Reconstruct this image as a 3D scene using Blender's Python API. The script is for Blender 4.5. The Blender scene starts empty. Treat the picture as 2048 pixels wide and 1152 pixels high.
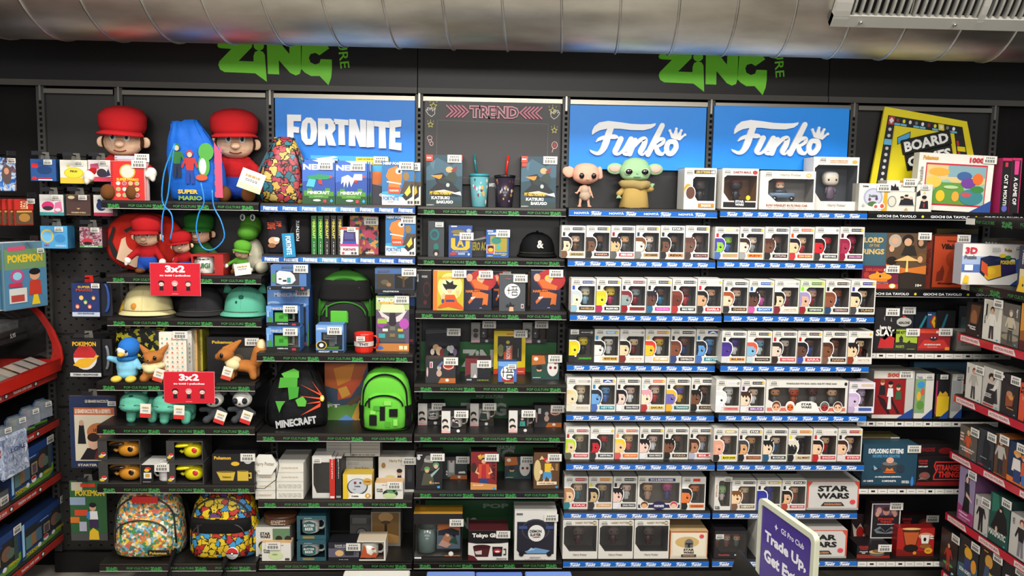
import bpy, math, random
from mathutils import Vector, Matrix
from mathutils.geometry import tessellate_polygon
C = bpy.context.scene.collection
sc = bpy.context.scene
PI = math.pi
# ---------------------------------------------------------------- camera
CX, CY, CZ, YAW, PIT, ROL, FPX = 1.58255, -4.04871, 1.79616, .0445, .10721, .01643, 1750.
_f = Vector((math.sin(YAW)*math.cos(PIT), math.cos(YAW)*math.cos(PIT), -math.sin(PIT)))
_r = _f.cross(Vector((0, 0, 1))).normalized(); _u = _r.cross(_f)
_c, _s = math.cos(ROL), math.sin(ROL)
AR, AU = _c*_r+_s*_u, -_s*_r+_c*_u
cam = bpy.data.cameras.new('camera'); co = bpy.data.objects.new('camera', cam); C.objects.link(co)
M3 = Matrix((AR, AU, -_f)).transposed()
co.matrix_world = Matrix.Translation((CX, CY, CZ)) @ M3.to_4x4()
cam.sensor_width = 36; cam.lens = FPX*36/2048; cam.clip_start = .05
sc.camera = co
# ---------------------------------------------------------------- light and exposure
sc.view_settings.view_transform = 'Standard'; sc.view_settings.look = 'None'
sc.view_settings.gamma = 1; sc.view_settings.use_curve_mapping = False
sc.view_settings.exposure = -.38
w = bpy.data.worlds.new('world'); sc.world = w; w.use_nodes = True
w.node_tree.nodes['Background'].inputs[0].default_value = (.9, .95, 1, 1)
w.node_tree.nodes['Background'].inputs[1].default_value = .5
def area(x, y, z, sx, sy, e, tx, ty, tz, col=(1, .97, .92)):
    l = bpy.data.lights.new('ceiling_or_fill_lamp', 'AREA'); l.shape = 'RECTANGLE'; l.size = sx; l.size_y = sy
    l.energy = e; l.color = col
    o = bpy.data.objects.new('ceiling_or_fill_lamp', l); C.objects.link(o); o.location = (x, y, z)
    o.rotation_euler = (Vector((tx, ty, tz))-Vector((x, y, z))).to_track_quat('-Z', 'Y').to_euler()
for lx in (.1, 1.85, 3.6):
    area(lx, -2.1, 3.5, .9, .5, 84, lx, -.2, 1.3)
    area(lx, -4.2, 3.5, .9, .5, 45, lx, -.5, .5)
area(1.8, -6.4, 2.75, 3.4, .5, 130, 1.8, 0, 2.2)  # fill light added below ceiling height to brighten the fascia and its logo
# ---------------------------------------------------------------- materials
def lin(c):
    return c/12.92 if c <= .04045 else ((c+.055)/1.055)**2.4
def rgb(h):
    if len(h) == 3: h = ''.join(a*2 for a in h)
    return tuple(lin(int(h[i:i+2], 16)/255) for i in (0, 2, 4))+(1,)
_m = {}
KIND = {'': (.42, 0, 0), 'm': (.85, 0, 0), 'g': (.18, 0, 0), 'x': (.3, 1, 0), 'p': (.95, 0, 260), 'c': (.8, 0, 500), 'f': (.6, 0, 30)}
def mat(s):
    """'rrggbb', 'rgb:kind' or 'V<scale>:c1,c2,..' (cells of many inks) or 'N<scale>:c1,c2,..' (soft mottled inks)"""
    if s in _m: return _m[s]
    m = bpy.data.materials.new('surface_'+s.replace(':', '_').replace(',', '_')[:40]); m.use_nodes = True; _m[s] = m
    nt = m.node_tree; b = nt.nodes['Principled BSDF']; L = nt.links.new
    if s[0] in 'VNY':
        head, cols = s.split(':'); cols = cols.split(',')
        tc = nt.nodes.new('ShaderNodeTexCoord')
        if s[0] in 'VY':
            t = nt.nodes.new('ShaderNodeTexVoronoi'); t.inputs['Scale'].default_value = float(head[1:])
            sp = nt.nodes.new('ShaderNodeSeparateColor'); L(t.outputs['Color'], sp.inputs[0]); out = sp.outputs[0]
            ns = nt.nodes.new('ShaderNodeTexNoise'); ns.inputs['Scale'].default_value = float(head[1:])*1.3
            mx = nt.nodes.new('ShaderNodeVectorMath'); mx.operation = 'MULTIPLY_ADD'
            mx.inputs[1].default_value = (1.2/float(head[1:]),)*3
            L(tc.outputs['Object'], ns.inputs['Vector']); L(ns.outputs['Color'], mx.inputs[0]); L(tc.outputs['Object'], mx.inputs[2])
            L(mx.outputs[0], t.inputs['Vector'])
        else:
            t = nt.nodes.new('ShaderNodeTexNoise'); t.inputs['Scale'].default_value = float(head[1:]); t.inputs['Detail'].default_value = 3
            t.inputs['Distortion'].default_value = 1.2
            L(tc.outputs['Object'], t.inputs['Vector'])
            mr = nt.nodes.new('ShaderNodeMapRange'); mr.inputs[1].default_value = .33; mr.inputs[2].default_value = .67
            L(t.outputs['Fac'], mr.inputs[0]); out = mr.outputs[0]
        cr = nt.nodes.new('ShaderNodeValToRGB'); L(out, cr.inputs[0]); e = cr.color_ramp.elements
        if s[0] in 'VY': cr.color_ramp.interpolation = 'CONSTANT'
        n = len(cols)
        for i, c in enumerate(cols):
            p = i/n if s[0] in 'VY' else i/max(1, n-1)
            el = e[i] if i < 2 else e.new(p)
            el.position = p; el.color = rgb(c)
        if s[0] == 'Y':
            d = nt.nodes.new('ShaderNodeTexVoronoi'); d.feature = 'DISTANCE_TO_EDGE'; d.inputs['Scale'].default_value = float(head[1:]); L(mx.outputs[0], d.inputs['Vector'])
            g = nt.nodes.new('ShaderNodeMath'); g.operation = 'LESS_THAN'; g.inputs[1].default_value = .06; L(d.outputs['Distance'], g.inputs[0])
            q = nt.nodes.new('ShaderNodeMix'); q.data_type = 'RGBA'; L(g.outputs[0], q.inputs[0]); L(cr.outputs[0], q.inputs[6]); q.inputs[7].default_value = rgb('1d1614'); L(q.outputs[2], b.inputs['Base Color'])
        else: L(cr.outputs[0], b.inputs['Base Color'])
        b.inputs['Roughness'].default_value = .5
        return m
    col, _, k = s.partition(':')
    if k == 'w':     # clear plastic sheet
        nt.nodes.remove(b); o = nt.nodes['Material Output']
        a = nt.nodes.new('ShaderNodeBsdfTransparent'); a.inputs[0].default_value = (.93, .93, .93, 1)
        g = nt.nodes.new('ShaderNodeBsdfGlossy'); g.inputs['Roughness'].default_value = .12
        x = nt.nodes.new('ShaderNodeMixShader'); x.inputs[0].default_value = .1
        L(a.outputs[0], x.inputs[1]); L(g.outputs[0], x.inputs[2]); L(x.outputs[0], o.inputs[0]); return m
    if k == 'q':     # clear crinkled bag / frosted acrylic
        nt.nodes.remove(b); o = nt.nodes['Material Output']
        a = nt.nodes.new('ShaderNodeBsdfTransparent'); a.inputs[0].default_value = rgb(col)
        g = nt.nodes.new('ShaderNodeBsdfPrincipled'); g.inputs['Roughness'].default_value = .25; g.inputs['Base Color'].default_value = rgb(col)
        x = nt.nodes.new('ShaderNodeMixShader'); x.inputs[0].default_value = .22
        L(a.outputs[0], x.inputs[1]); L(g.outputs[0], x.inputs[2]); L(x.outputs[0], o.inputs[0]); return m
    r, me, bump = KIND[k]
    b.inputs['Roughness'].default_value = r; b.inputs['Metallic'].default_value = me
    tc = nt.nodes.new('ShaderNodeTexCoord'); ns = nt.nodes.new('ShaderNodeTexNoise')
    L(tc.outputs['Object'], ns.inputs['Vector'])
    ns.inputs['Scale'].default_value = bump or 14
    c = rgb(col)
    cr = nt.nodes.new('ShaderNodeMix'); cr.data_type = 'RGBA'; L(ns.outputs['Fac'], cr.inputs[0])
    v = .16 if bump else .05
    cr.inputs[6].default_value = tuple(a*(1-v) for a in c[:3])+(1,); cr.inputs[7].default_value = tuple(min(1, a*(1+v)) for a in c[:3])+(1,)
    L(cr.outputs[2], b.inputs['Base Color'])
    if bump:
        bp = nt.nodes.new('ShaderNodeBump'); bp.inputs['Strength'].default_value = .35; bp.inputs['Distance'].default_value = .002 if k != 'f' else .01
        L(ns.outputs['Fac'], bp.inputs['Height']); L(bp.outputs[0], b.inputs['Normal'])
        b.inputs['Specular IOR Level'].default_value = .15
    if k == 'm': b.inputs['Specular IOR Level'].default_value = .25
    return m
# ---------------------------------------------------------------- mesh collector
_tx = {}
def text_mesh(s, off=.0):
    """letters as triangles in a box 0..1 x 0..1"""
    k = (s, off)
    if k in _tx: return _tx[k]
    cu = bpy.data.curves.new('t', 'FONT'); cu.body = s; cu.resolution_u = 2; cu.offset = off
    o = bpy.data.objects.new('t', cu); C.objects.link(o)
    me = bpy.data.meshes.new_from_object(o.evaluated_get(bpy.context.evaluated_depsgraph_get()))
    vs = [(v.co.x, v.co.y) for v in me.vertices]; fs = [tuple(p.vertices) for p in me.polygons]
    bpy.data.objects.remove(o); bpy.data.curves.remove(cu); bpy.data.meshes.remove(me)
    x0 = min(v[0] for v in vs); x1 = max(v[0] for v in vs); y0 = min(v[1] for v in vs); y1 = max(v[1] for v in vs)
    vs = [((a-x0)/(x1-x0 or 1), (b-y0)/(y1-y0 or 1)) for a, b in vs]
    _tx[k] = (vs, fs); return _tx[k]
class MB:
    def __init__(s): s.v = []; s.f = []; s.mi = []; s.ms = []; s.sm = []; s.T = Matrix.Identity(4)
    def m(s, name):
        if name not in s.ms: s.ms.append(name)
        return s.ms.index(name)
    def add(s, vs, fs, m, smooth=False):
        n = len(s.v); s.v += [tuple(s.T @ Vector(v)) for v in vs]; i = s.m(m)
        s.f += [tuple(a+n for a in f) for f in fs]; s.mi += [i]*len(fs); s.sm += [smooth]*len(fs); return s
    def box(s, x0, x1, y0, y1, z0, z1, m):
        v = [(x, y, z) for x in (x0, x1) for y in (y0, y1) for z in (z0, z1)]
        return s.add(v, [(0, 1, 3, 2), (4, 6, 7, 5), (0, 4, 5, 1), (2, 3, 7, 6), (0, 2, 6, 4), (1, 5, 7, 3)], m)
    def rbox(s, x0, x1, y0, y1, z0, z1, m, b=.003):   # box with chamfered vertical and top edges
        p = [(x0+b, y0), (x1-b, y0), (x1, y0+b), (x1, y1-b), (x1-b, y1), (x0+b, y1), (x0, y1-b), (x0, y0+b)]
        q = [(x0+b, y0+b), (x1-b, y0+b), (x1-b, y0+b), (x1-b, y1-b), (x1-b, y1-b), (x0+b, y1-b), (x0+b, y1-b), (x0+b, y0+b)]
        R = [[(a, c, z0+b) for a, c in p], [(a, c, z1-b) for a, c in p], [(a, c, z1) for a, c in q]]
        v = [(a, c, z0) for a, c in q]+R[0]+R[1]+R[2]; f = [(0, 6, 4, 2), (24, 26, 28, 30)]
        for k in range(3):
            for i in range(8): j = (i+1) % 8; f.append((k*8+i, k*8+j, k*8+8+j, k*8+8+i))
        return s.add(v, f, m)
    def prism(s, pts, y, d, m):     # polygon in x,z, from y (front) back by d
        t = tessellate_polygon([[Vector((a, b, 0)) for a, b in pts]]); n = len(pts)
        v = [(a, y, b) for a, b in pts]; f = [tuple(q) for q in t]
        if d:
            v += [(a, y+d, b) for a, b in pts]; f += [tuple(a+n for a in q) for q in t]
            f += [(i, (i+1) % n, (i+1) % n+n, i+n) for i in range(n)]
        return s.add(v, f, m)
    def disc(s, x, z, rx, rz, y, d, m, n=20):
        return s.prism([(x+rx*math.cos(2*PI*i/n), z+rz*math.sin(2*PI*i/n)) for i in range(n)], y, d, m)
    def stroke(s, pw, y, d, m, sub=4):   # pw: (x,z,w) chain, smoothed, as one outline with round ends
        P = []
        for i in range(len(pw)-1):
            a = pw[max(0, i-1)]; b = pw[i]; c = pw[i+1]; e = pw[min(len(pw)-1, i+2)]
            for k in range(sub):
                t = k/sub
                P.append(tuple(.5*((2*b[j])+(-a[j]+c[j])*t+(2*a[j]-5*b[j]+4*c[j]-e[j])*t*t+(-a[j]+3*b[j]-3*c[j]+e[j])*t**3) for j in range(3)))
        P.append(tuple(pw[-1])); v = []; f = []; n = len(P)
        for i, (x, z, w_) in enumerate(P):
            a = P[max(0, i-1)]; b = P[min(n-1, i+1)]; dx, dz = b[0]-a[0], b[1]-a[1]; l = math.hypot(dx, dz) or 1
            nx, nz = -dz/l*w_/2, dx/l*w_/2
            v += [(x+nx, y, z+nz), (x-nx, y, z-nz), (x+nx, y+d, z+nz), (x-nx, y+d, z-nz)]
        for i in range(n-1):
            k = 4*i; f += [(k, k+1, k+5, k+4)]
            if d: f += [(k, k+4, k+6, k+2), (k+1, k+3, k+7, k+5), (k+2, k+6, k+7, k+3)]
        s.add(v, f, m)
        for i, e in enumerate((P[0], P[-1])):
            if e[2] > 0: s.disc(e[0], e[1], e[2]/2, e[2]/2, y-.00012*(i+1), d, m, 10)
        return s
    def text(s, t, x0, z0, w, h, y, m, d=0, off=.01, rot=0):
        vs, fs = text_mesh(t, off); cr, sr = math.cos(rot), math.sin(rot)
        def q(a, b): a = (a-.5)*w; b = (b-.5)*h; return (x0+w/2+a*cr-b*sr, z0+h/2+a*sr+b*cr)
        v = [(q(a, b)[0], y, q(a, b)[1]) for a, b in vs]; f = list(fs)
        if d:
            n = len(v); v += [(a, y+d, c) for a, _, c in v]
            ed = {}
            for p in fs:
                for i in range(len(p)): e = (p[i], p[(i+1) % len(p)]); k = tuple(sorted(e)); ed[k] = ed.get(k, 0)+1
            f += [tuple(a+n for a in p) for p in fs]+[(a, b, b+n, a+n) for (a, b), c in ed.items() if c == 1]
        return s.add(v, f, m)
    def loft(s, rings, m, n=24, smooth=True, cap=True):
        """rings: (cx,cy,cz,rx,ry,exp) superellipse rings stacked along z"""
        v = []; f = []
        for cx, cy, cz, rx, ry, e in rings:
            for i in range(n):
                a = 2*PI*i/n; c, q = math.cos(a), math.sin(a)
                v.append((cx+rx*math.copysign(abs(c)**(2/e), c), cy+ry*math.copysign(abs(q)**(2/e), q), cz))
        for k in range(len(rings)-1):
            for i in range(n): j = (i+1) % n; f.append((k*n+i, k*n+j, k*n+n+j, k*n+n+i))
        if cap: f += [tuple(range(n))[::-1], tuple(range((len(rings)-1)*n, len(rings)*n))]
        return s.add(v, f, m, smooth)
    def ell(s, x, y, z, rx, ry, rz, m, e=2., n=16, rot=(0, 0, 0)):
        T0 = s.T; from_ = Matrix.Translation((x, y, z)) @ Matrix.Rotation(rot[2], 4, 'Z') @ Matrix.Rotation(rot[1], 4, 'Y') @ Matrix.Rotation(rot[0], 4, 'X')
        s.T = T0 @ from_; R = []; k = n//2
        for i in range(k+1):
            t = -PI/2+PI*i/k; c, q = max(1e-3, math.cos(t)), math.sin(t)
            R.append((0, 0, rz*math.copysign(abs(q)**(2/e), q), rx*c**(2/e), ry*c**(2/e), e))
        s.loft(R, m, n); s.T = T0; return s
    def tube(s, pts, r, m, n=8, r2=None, closed=False):
        P = [Vector(p) for p in pts]; k = len(P); v = []; f = []; up = Vector((.13, .31, .94))
        for i, p in enumerate(P):
            d = (P[(i+1) % k]-P[i-1]) if closed else (P[min(k-1, i+1)]-P[max(0, i-1)])
            a = d.cross(up).normalized(); b = d.cross(a).normalized(); q = r if r2 is None else r+(r2-r)*i/(k-1)
            v += [tuple(p+a*q*math.cos(2*PI*j/n)+b*q*math.sin(2*PI*j/n)) for j in range(n)]
        for i in range(k if closed else k-1):
            for j in range(n): h = (j+1) % n; i2 = (i+1) % k; f.append((i*n+j, i*n+h, i2*n+h, i2*n+j))
        if not closed: f += [tuple(range(n))[::-1], tuple(range((k-1)*n, k*n))]
        return s.add(v, f, m, True)
    def obj(s, name, parent=None, loc=None, rz=0):
        me = bpy.data.meshes.new(name); me.from_pydata(s.v, [], s.f)
        for k in s.ms: me.materials.append(mat(k))
        me.polygons.foreach_set('material_index', s.mi); me.polygons.foreach_set('use_smooth', s.sm); me.update()
        o = bpy.data.objects.new(name, me); C.objects.link(o); o.parent = parent
        if loc: o.location = loc
        o.rotation_euler.z = rz; return o
def arc(cx, cz, rx, rz, a0, a1, n=12, y=None):
    r = []
    for i in range(n+1):
        a = math.radians(a0+(a1-a0)*i/n); p = (cx+rx*math.cos(a), cz+rz*math.sin(a)); r.append(p if y is None else (p[0], y, p[1]))
    return r
def tag(o, label, cat, group=None, kind=None):
    o['label'] = label; o['category'] = cat
    if group: o['group'] = group
    if kind: o['kind'] = kind
    return o
def empty(name, label, cat, loc=(0, 0, 0), rz=0, group=None):
    o = bpy.data.objects.new(name, None); C.objects.link(o); o.location = loc; o.rotation_euler.z = rz
    o.empty_display_size = .05
    return tag(o, label, cat, group)
def struct(o): o['kind'] = 'structure'; return o
def ray(px, py):
    return AR*((px-1024)/FPX)-AU*((py-576)/FPX)+_f
def WX(px, z, Y):      # x where the column px meets the horizontal line (y=Y, z)
    py = 500.
    for _ in range(4):
        d = ray(px, py); t = (Y-CY)/d.y; py += (CZ+d.z*t-z)/t*FPX*1.0
    return CX+d.x*t
def WZ(px, py, Y):
    d = ray(px, py); return CZ+d.z*(Y-CY)/d.y
def WP(px, py, Y):
    d = ray(px, py); t = (Y-CY)/d.y; return (CX+d.x*t, CZ+d.z*t)
# ---------------------------------------------------------------- the room
P = .665
b = MB(); b.box(-2.2, 5.6, -7, .12, -.02, 0, 'N6:958d82,a59d92'); struct(b.obj('floor'))
b = MB(); b.box(-2.2, 5.6, .05, .12, 0, 3.6, '131111:m'); struct(b.obj('wall_back'))
b = MB(); b.box(-2.25, -2.2, -1.2, .12, 0, 3.6, '161414:m'); struct(b.obj('wall_left'))
b = MB(); b.box(5.6, 5.65, -1.2, .12, 0, 3.6, '161414:m'); struct(b.obj('wall_right'))
b = MB(); b.box(-2.2, 5.6, -7, .12, 3.6, 3.65, '9a978e:m'); struct(b.obj('ceiling'))
# big logo outlines ------------------------------------------------
ZING = [[(160,145),(150,160),(160,180),(190,185),(265,187),(165,290),(157,320),(170,355),(205,375),(455,380),(549,447),(535,230),(520,205),(487,195),(455,208),(443,240),(443,285),(320,283),(430,170),(435,120),(430,60),(180,60),(155,90)],
 [(558,383),(650,385),(648,270),(740,370),(785,390),(820,375),(830,335),(840,60),(735,60),(735,218),(600,60),(550,60)],
 [(829,335),(860,365),(910,392),(980,390),(1052,463),(1075,400),(1082,330),(1080,255),(990,253),(980,285),(945,298),(905,280),(893,245),(905,215),(945,203),(980,222),(1060,165),(1000,90),(930,60),(850,60),(829,60)]]
def zing(b, x0, z0, w, y, d, m):        # x0 left, z0 top of the lettering
    k = w/925
    for p in ZING: b.prism([(x0+(a-157)*k, z0-(c-60)*k) for a, c in p], y, d, m)
    b.disc(x0+330*k, z0-98*k, 42*k, 38*k, y, d, m, 14)
FSW = [(345,370),(345,330),(365,290),(410,255),(490,240),(600,250),(700,262),(800,265),(880,262),(932,252),(925,275),(890,300),(820,318),(700,318),(600,308),(545,308),(480,312),(420,325),(380,345)]
FST = [[(525,290,50),(500,350,60),(470,450,62),(440,510,48),(400,537,32),(350,522,22),(328,505,4)],
 [(383,432,6),(415,405,30),(480,385,36),(560,382,40),(590,392,6)],
 [(612,400,52),(582,470,50),(562,520,48),(592,538,26),(640,500,28),(692,408,30)],
 [(706,400,50),(672,470,50),(650,525,46),(690,538,22),(725,500,16)],
 [(745,410,46),(720,470,50),(698,535,46)], [(735,470,26),(790,408,38),(835,400,46),(825,455,50),(797,515,48),(820,540,20),(850,505,12)],
 [(990,272,48),(930,400,54),(866,535,50)], [(905,460,20),(965,402,34),(1005,398,34),(1000,432,30),(950,465,26)],
 [(938,465,40),(960,515,46),(1000,532,28),(1022,505,10)],
 [(1110,418,46),(1060,420,44),(1037,470,46),(1052,520,46),(1090,520,46),(1125,470,46),(1118,425,46)]]
FCR = [(1080,385),(1055,320),(1070,314),(1095,350),(1112,302),(1130,300),(1137,348),(1160,312),(1175,318),(1168,365),(1200,345),(1207,358),(1160,405)]
def script(b, x0, z0, w, y, d, m, small=False):
    k = w/885; q = lambda p: [(x0+(a-323)*k, z0-(c-240)*k) for a, c in p]
    b.prism(q(FSW), y, d, m)
    for i, st in enumerate(FST): b.stroke([(x0+(a-323)*k, z0-(c-240)*k, r*k) for a, c, r in st], y-.0002*(i+1)*(.1 if small else 1), d, m, 2 if small else 5)
    b.prism(q(FCR), y, d, m)
    if not small:
        for a, c in ((1062,317),(1121,300),(1168,314),(1203,352)): b.disc(x0+(a-323)*k, z0-(c-240)*k, 13*k, 13*k, y-.003, d, m, 12)
FN = {'F': [(0,0),(0,1),(1,1),(.98,.78),(.45,.78),(.45,.6),(.85,.58),(.83,.38),(.45,.4),(.45,0)],
 'T': [(0,.98),(1,.95),(1,.74),(.72,.75),(.76,0),(.3,0),(.3,.77),(0,.79)], 'I': [(0,0),(.05,1),(.95,.98),(1,.02)],
 'N': [(0,.03),(.02,1),(.4,1),(.66,.5),(.64,1),(1,.98),(1,0),(.62,.0),(.36,.45),(.38,.02)],
 'E': [(0,.05),(.06,.97),(1,1),(.97,.78),(.5,.75),(.5,.62),(.9,.62),(.9,.42),(.5,.42),(.5,.26),(1,.25),(1,0)],
 'R': [(0,0),(0,1),(.7,1),(.95,.85),(.97,.6),(.78,.45),(1,0),(.58,.02),(.42,.4),(.4,0)],
 'O': [(.3,0),(.06,.18),(0,.5),(.1,.85),(.35,1),(.65,1),(.92,.84),(1,.5),(.9,.15),(.66,0)]}
FNX = [('F', 240, 330, 158, 345), ('O', 326, 432, 175, 348), ('R', 437, 552, 178, 352), ('T', 540, 632, 176, 345), ('N', 634, 746, 180, 355), ('I', 748, 798, 185, 358), ('T', 797, 898, 184, 362), ('E', 893, 973, 178, 374)]
def fortnite(b, x0, z0, w, y, d, m, hole):
    k = w/733
    for c, a0, a1, t0, t1 in FNX:
        q = lambda p: [(x0+(a0-240+u*(a1-a0))*k, z0-(t0-158+(1-v)*(t1-t0))*k) for u, v in p]
        b.prism(q(FN[c]), y, d, m)
        if c == 'O': b.prism(q([(.42,.22),(.38,.5),(.44,.8),(.57,.8),(.62,.5),(.57,.22)]), y-.0004, 0, hole)
        if c == 'R': b.prism(q([(.4,.6),(.4,.8),(.55,.8),(.58,.7),(.55,.6)]), y-.0004, 0, hole)
# fascia boards ----------------------------------------------------
def fascia(x0, x1, col, label, lx=None):
    e = empty('fascia_board', label, 'fascia panel', ((x0+x1)/2, .04, 2.245), 0, 'dark fascia boards over the shelving'); X = (x0+x1)/2
    b = MB(); b.box(x0-X, x1-X, -.035, -.005, .0, 1.0, col); b.obj('panel', e)
    b = MB(); b.box(x0-X, x1-X, -.042, -.0355, -.004, .022, '5a5650'); b.obj('edge_trim', e)
    if lx:
        b = MB(); zing(b, lx[0]-X, lx[2], lx[1], -.039, .0035, '8cff3c'); b.obj('logo_lettering', e)
        b = MB(); b.text('CULTURE', WX(lx[3], 2.3, 0)-X-.15, WZ(lx[3], lx[4], 0)-2.245+.15-.022, .3, .042, -.0365, '8cff3c', 0, .01, -PI/2+.12); b.obj('small_lettering', e)
x = [WX(p, 2.3, 0) for p in (0, 437, 664, 835, 1240, 1317, 1533, 1657)]
fascia(-1.5, x[3]-.002, '181414', 'dark fascia board with green logo, above red capped dolls and first blue sign', (x[1], x[2]-x[1], WZ(550, 168, 0)+.4357*(x[2]-x[1])-2.245, 682, 136))
fascia(x[3]+.002, x[7], '1a1615', 'dark fascia board with green logo, above the crown logo signs', (x[5], x[6]-x[5], WZ(1520, 190, 0)+.4357*(x[6]-x[5])-2.245, 1552, 154))
fascia(x[7]+.004, 5.2, '141211', 'plain dark fascia board at right end, above yellow game board sign')
# shelving units ---------------------------------------------------
RZ = 2.225
def upright(b, x, z0=.1, z1=RZ+.01):
    b.box(x-.017, x+.017, -.028, -.0015, z0, z1, '3a3835')
    for i in range(int((z1-z0-.1)/.025)): z = z1-.07-i*.025; b.box(x-.006, x+.006, -.0285, -.027, z-.007, z+.007, '050505:m')
    b.box(x-.004, x+.004, -.0295, -.027, z1-.06, z1+.004, '8f8a80:x')
BN = ['', 'the plush toy bay', 'the bay under the first blue sign', 'the bay under the dark chalkboard sign', 'the left crown logo bay', 'the right crown logo bay', 'the board game bay']
def unit(k, x0, x1, lab, peg=False):
    X = (x0+x1)/2; e = empty('shelving_unit', lab, 'shelving', (X, 0, 0), 0, 'black shelving bays along the back wall')
    b = MB(); b.box(x0-X+.018, x1-X-.019, -.012, .0, .1, RZ-.004, '0f0d0d' if not peg else '262422')
    if peg:
        for zz in (.42, .78, 1.12, 1.5, 1.86): b.box(x0-X+.018, x1-X-.018, -.0126, -.011, zz, zz+.012, '0c0b0b')
    b.obj('back_panel', e)
    if peg:
        b = MB()
        nx = int((x1-x0-.06)/.025)
        for i in range(nx):
            for j in range(64):
                z = .12+j*.0275
                if i % 2 == j % 2: b.box(x0-X+.035+i*.025, x0-X+.045+i*.025, -.0136, -.0121, z, z+.007, '040404:m')
        o = b.obj('peg_holes', e); o['kind'] = 'stuff'
    b = MB(); upright(b, x0-X); b.obj('upright', e)
    if k == 6: b = MB(); upright(b, x1-X); b.obj('upright', e)
    b = MB(); b.box(x0-X+.018, x1-X-.019, -.034, -.0125, RZ-.02, RZ, '8b857a:x'); b.obj('top_rail', e)
    b = MB(); b.box(x0-X-.016, x1-X-.018, -.034, -.0005, .0, .098, '0d0c0c'); b.obj('kick_plate', e)
    return e
unit(0, -.34, -.002, 'narrow grey pegboard bay hung with small earphone boxes and bags', True)
for k in range(1, 7): unit(k, (k-1)*P, k*P, 'black shelving unit, '+BN[k]+(', second from left' if k == 2 else ''))
# shelves ----------------------------------------------------------
SH = {(1, 1): (-0.248, 1.706), (1, 2): (-0.219, 1.387), (1, 3): (-0.229, 1.2), (1, 4): (-0.356, 0.944), (1, 5): (-0.37, 0.759), (1, 6): (-0.387, 0.509), (1, 7): (-0.388, 0.163), (2, 1): (-0.241, 1.704), (2, 2): (-0.228, 1.484), (2, 3): (-0.344, 1.072), (2, 4): (-0.365, 0.729), (2, 5): (-.356, .434), (2, 6): (-0.36, 0.157), (3, 1): (-0.148, 1.699), (3, 2): (-0.133, 1.474), (3, 3): (-0.263, 1.25), (3, 4): (-0.315, 0.937), (3, 5): (-0.312, 0.715), (3, 6): (-0.309, 0.46), (3, 7): (-0.307, 0.135), (4, 1): (-0.205, 1.704), (4, 2): (-0.206, 1.482), (4, 3): (-0.34, 1.259), (4, 4): (-0.268, 1.026), (4, 5): (-0.288, 0.806), (4, 6): (-0.331, 0.596), (4, 7): (-0.292, 0.36), (4, 8): (-0.303, 0.139), (5, 1): (-0.229, 1.71), (5, 2): (-0.215, 1.486), (5, 3): (-0.355, 1.264), (5, 4): (-0.334, 1.041), (5, 5): (-0.339, 0.821), (5, 6): (-0.346, 0.601), (5, 7): (-0.307, 0.366), (5, 8): (-0.335, 0.154),
 (6, 1): (-.225, 1.711), (6, 2): (-.205, 1.362), (6, 3): (-.29, 1.096), (6, 4): (-.235, .772), (6, 5): (-.295, .4765), (6, 6): (-.325, .148)}
SHH = .036
ORD = ['', 'top', 'second', 'third', 'fourth', 'fifth', 'sixth', 'seventh', 'lowest']
def strip(b, x0, x1, y, z, kind):
    """label strip lettering; x0..x1 along, y front, z bottom; strip 27 mm tall"""
    w = x1-x0; h = .024
    if kind == 'pop':
        b.box(x0, x1, y-.003, y, z+.002, z+h, '1b1716:g'); g = '2f8038'
        for i in range(7):
            u = x0+w*(.04+i*.142)
            if i % 2 == 0: zing(b, u, z+.0195, w*.075, y-.0034, 0, g)
            else: b.text('POP CULTURE', u-w*.01, z+.008, w*.145, .0105, y-.0034, g, 0, .02)
    elif kind == 'fort':
        for i in range(8):
            b.box(x0+w*i/8, x0+w*(i+1)/8, y-.003, y, z+.002, z+h, ['2a57a5', '2f62ad', '3a78b8', '4a8fc0', '3f7cba', '3468ae', '2f5fae', '28529f'][i]+':g')
            fortnite(b, x0+w*(i+.15)/8, z+.021, w*.092, y-.0034, 0, 'eef2f4', '3a6eb0')
    elif kind in ('fun', 'nov'):
        b.box(x0, x1, y-.003, y, z+.002, z+h, '1f63b8:g')
        n = 9 if kind == 'fun' else 8
        for i in range(n):
            u = x0+w*(.045+i*.104 if kind == 'fun' else .03+i*.117)
            if kind == 'nov' and i % 2 == 0: b.text('NOVITÀ', u+.004, z+.0075, w*.1, .0115, y-.0034, 'f2f4f6', 0, .03)
            else: script(b, u, z+.021, w*.073, y-.0034, 0, 'f2f4f6', True)
    elif kind == 'gio':
        b.box(x0, x1, y-.003, y, z+.002, z+h, '17171a:g')
        for i in range(3):
            b.text('GIOCHI DA TAVOLO', x0+w*(.06+i*.37), z+.0075, w*.27, .011, y-.0034, 'f0f0f0', 0, .02)
            if i < 2: b.disc(x0+w*(.375+i*.37), z+.013, .006, .006, y-.0034, 0, 'd8c620', 10)
    elif kind == 'price':
        n = 15
        for i in range(n):
            b.box(x0+w*i/n+.0012, x0+w*(i+1)/n-.0012, y-.003, y, z+.002, z+.022, 'dcdad2:g')
            c = x0+w*(i+.5)/n
            if i % 3 == 1: b.box(c-.009, c+.009, y-.0034, y-.003, z+.008, z+.016, '111')
            else: b.box(c-.012, c+.012, y-.0034, y-.003, z+.011, z+.013, '444')
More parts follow.
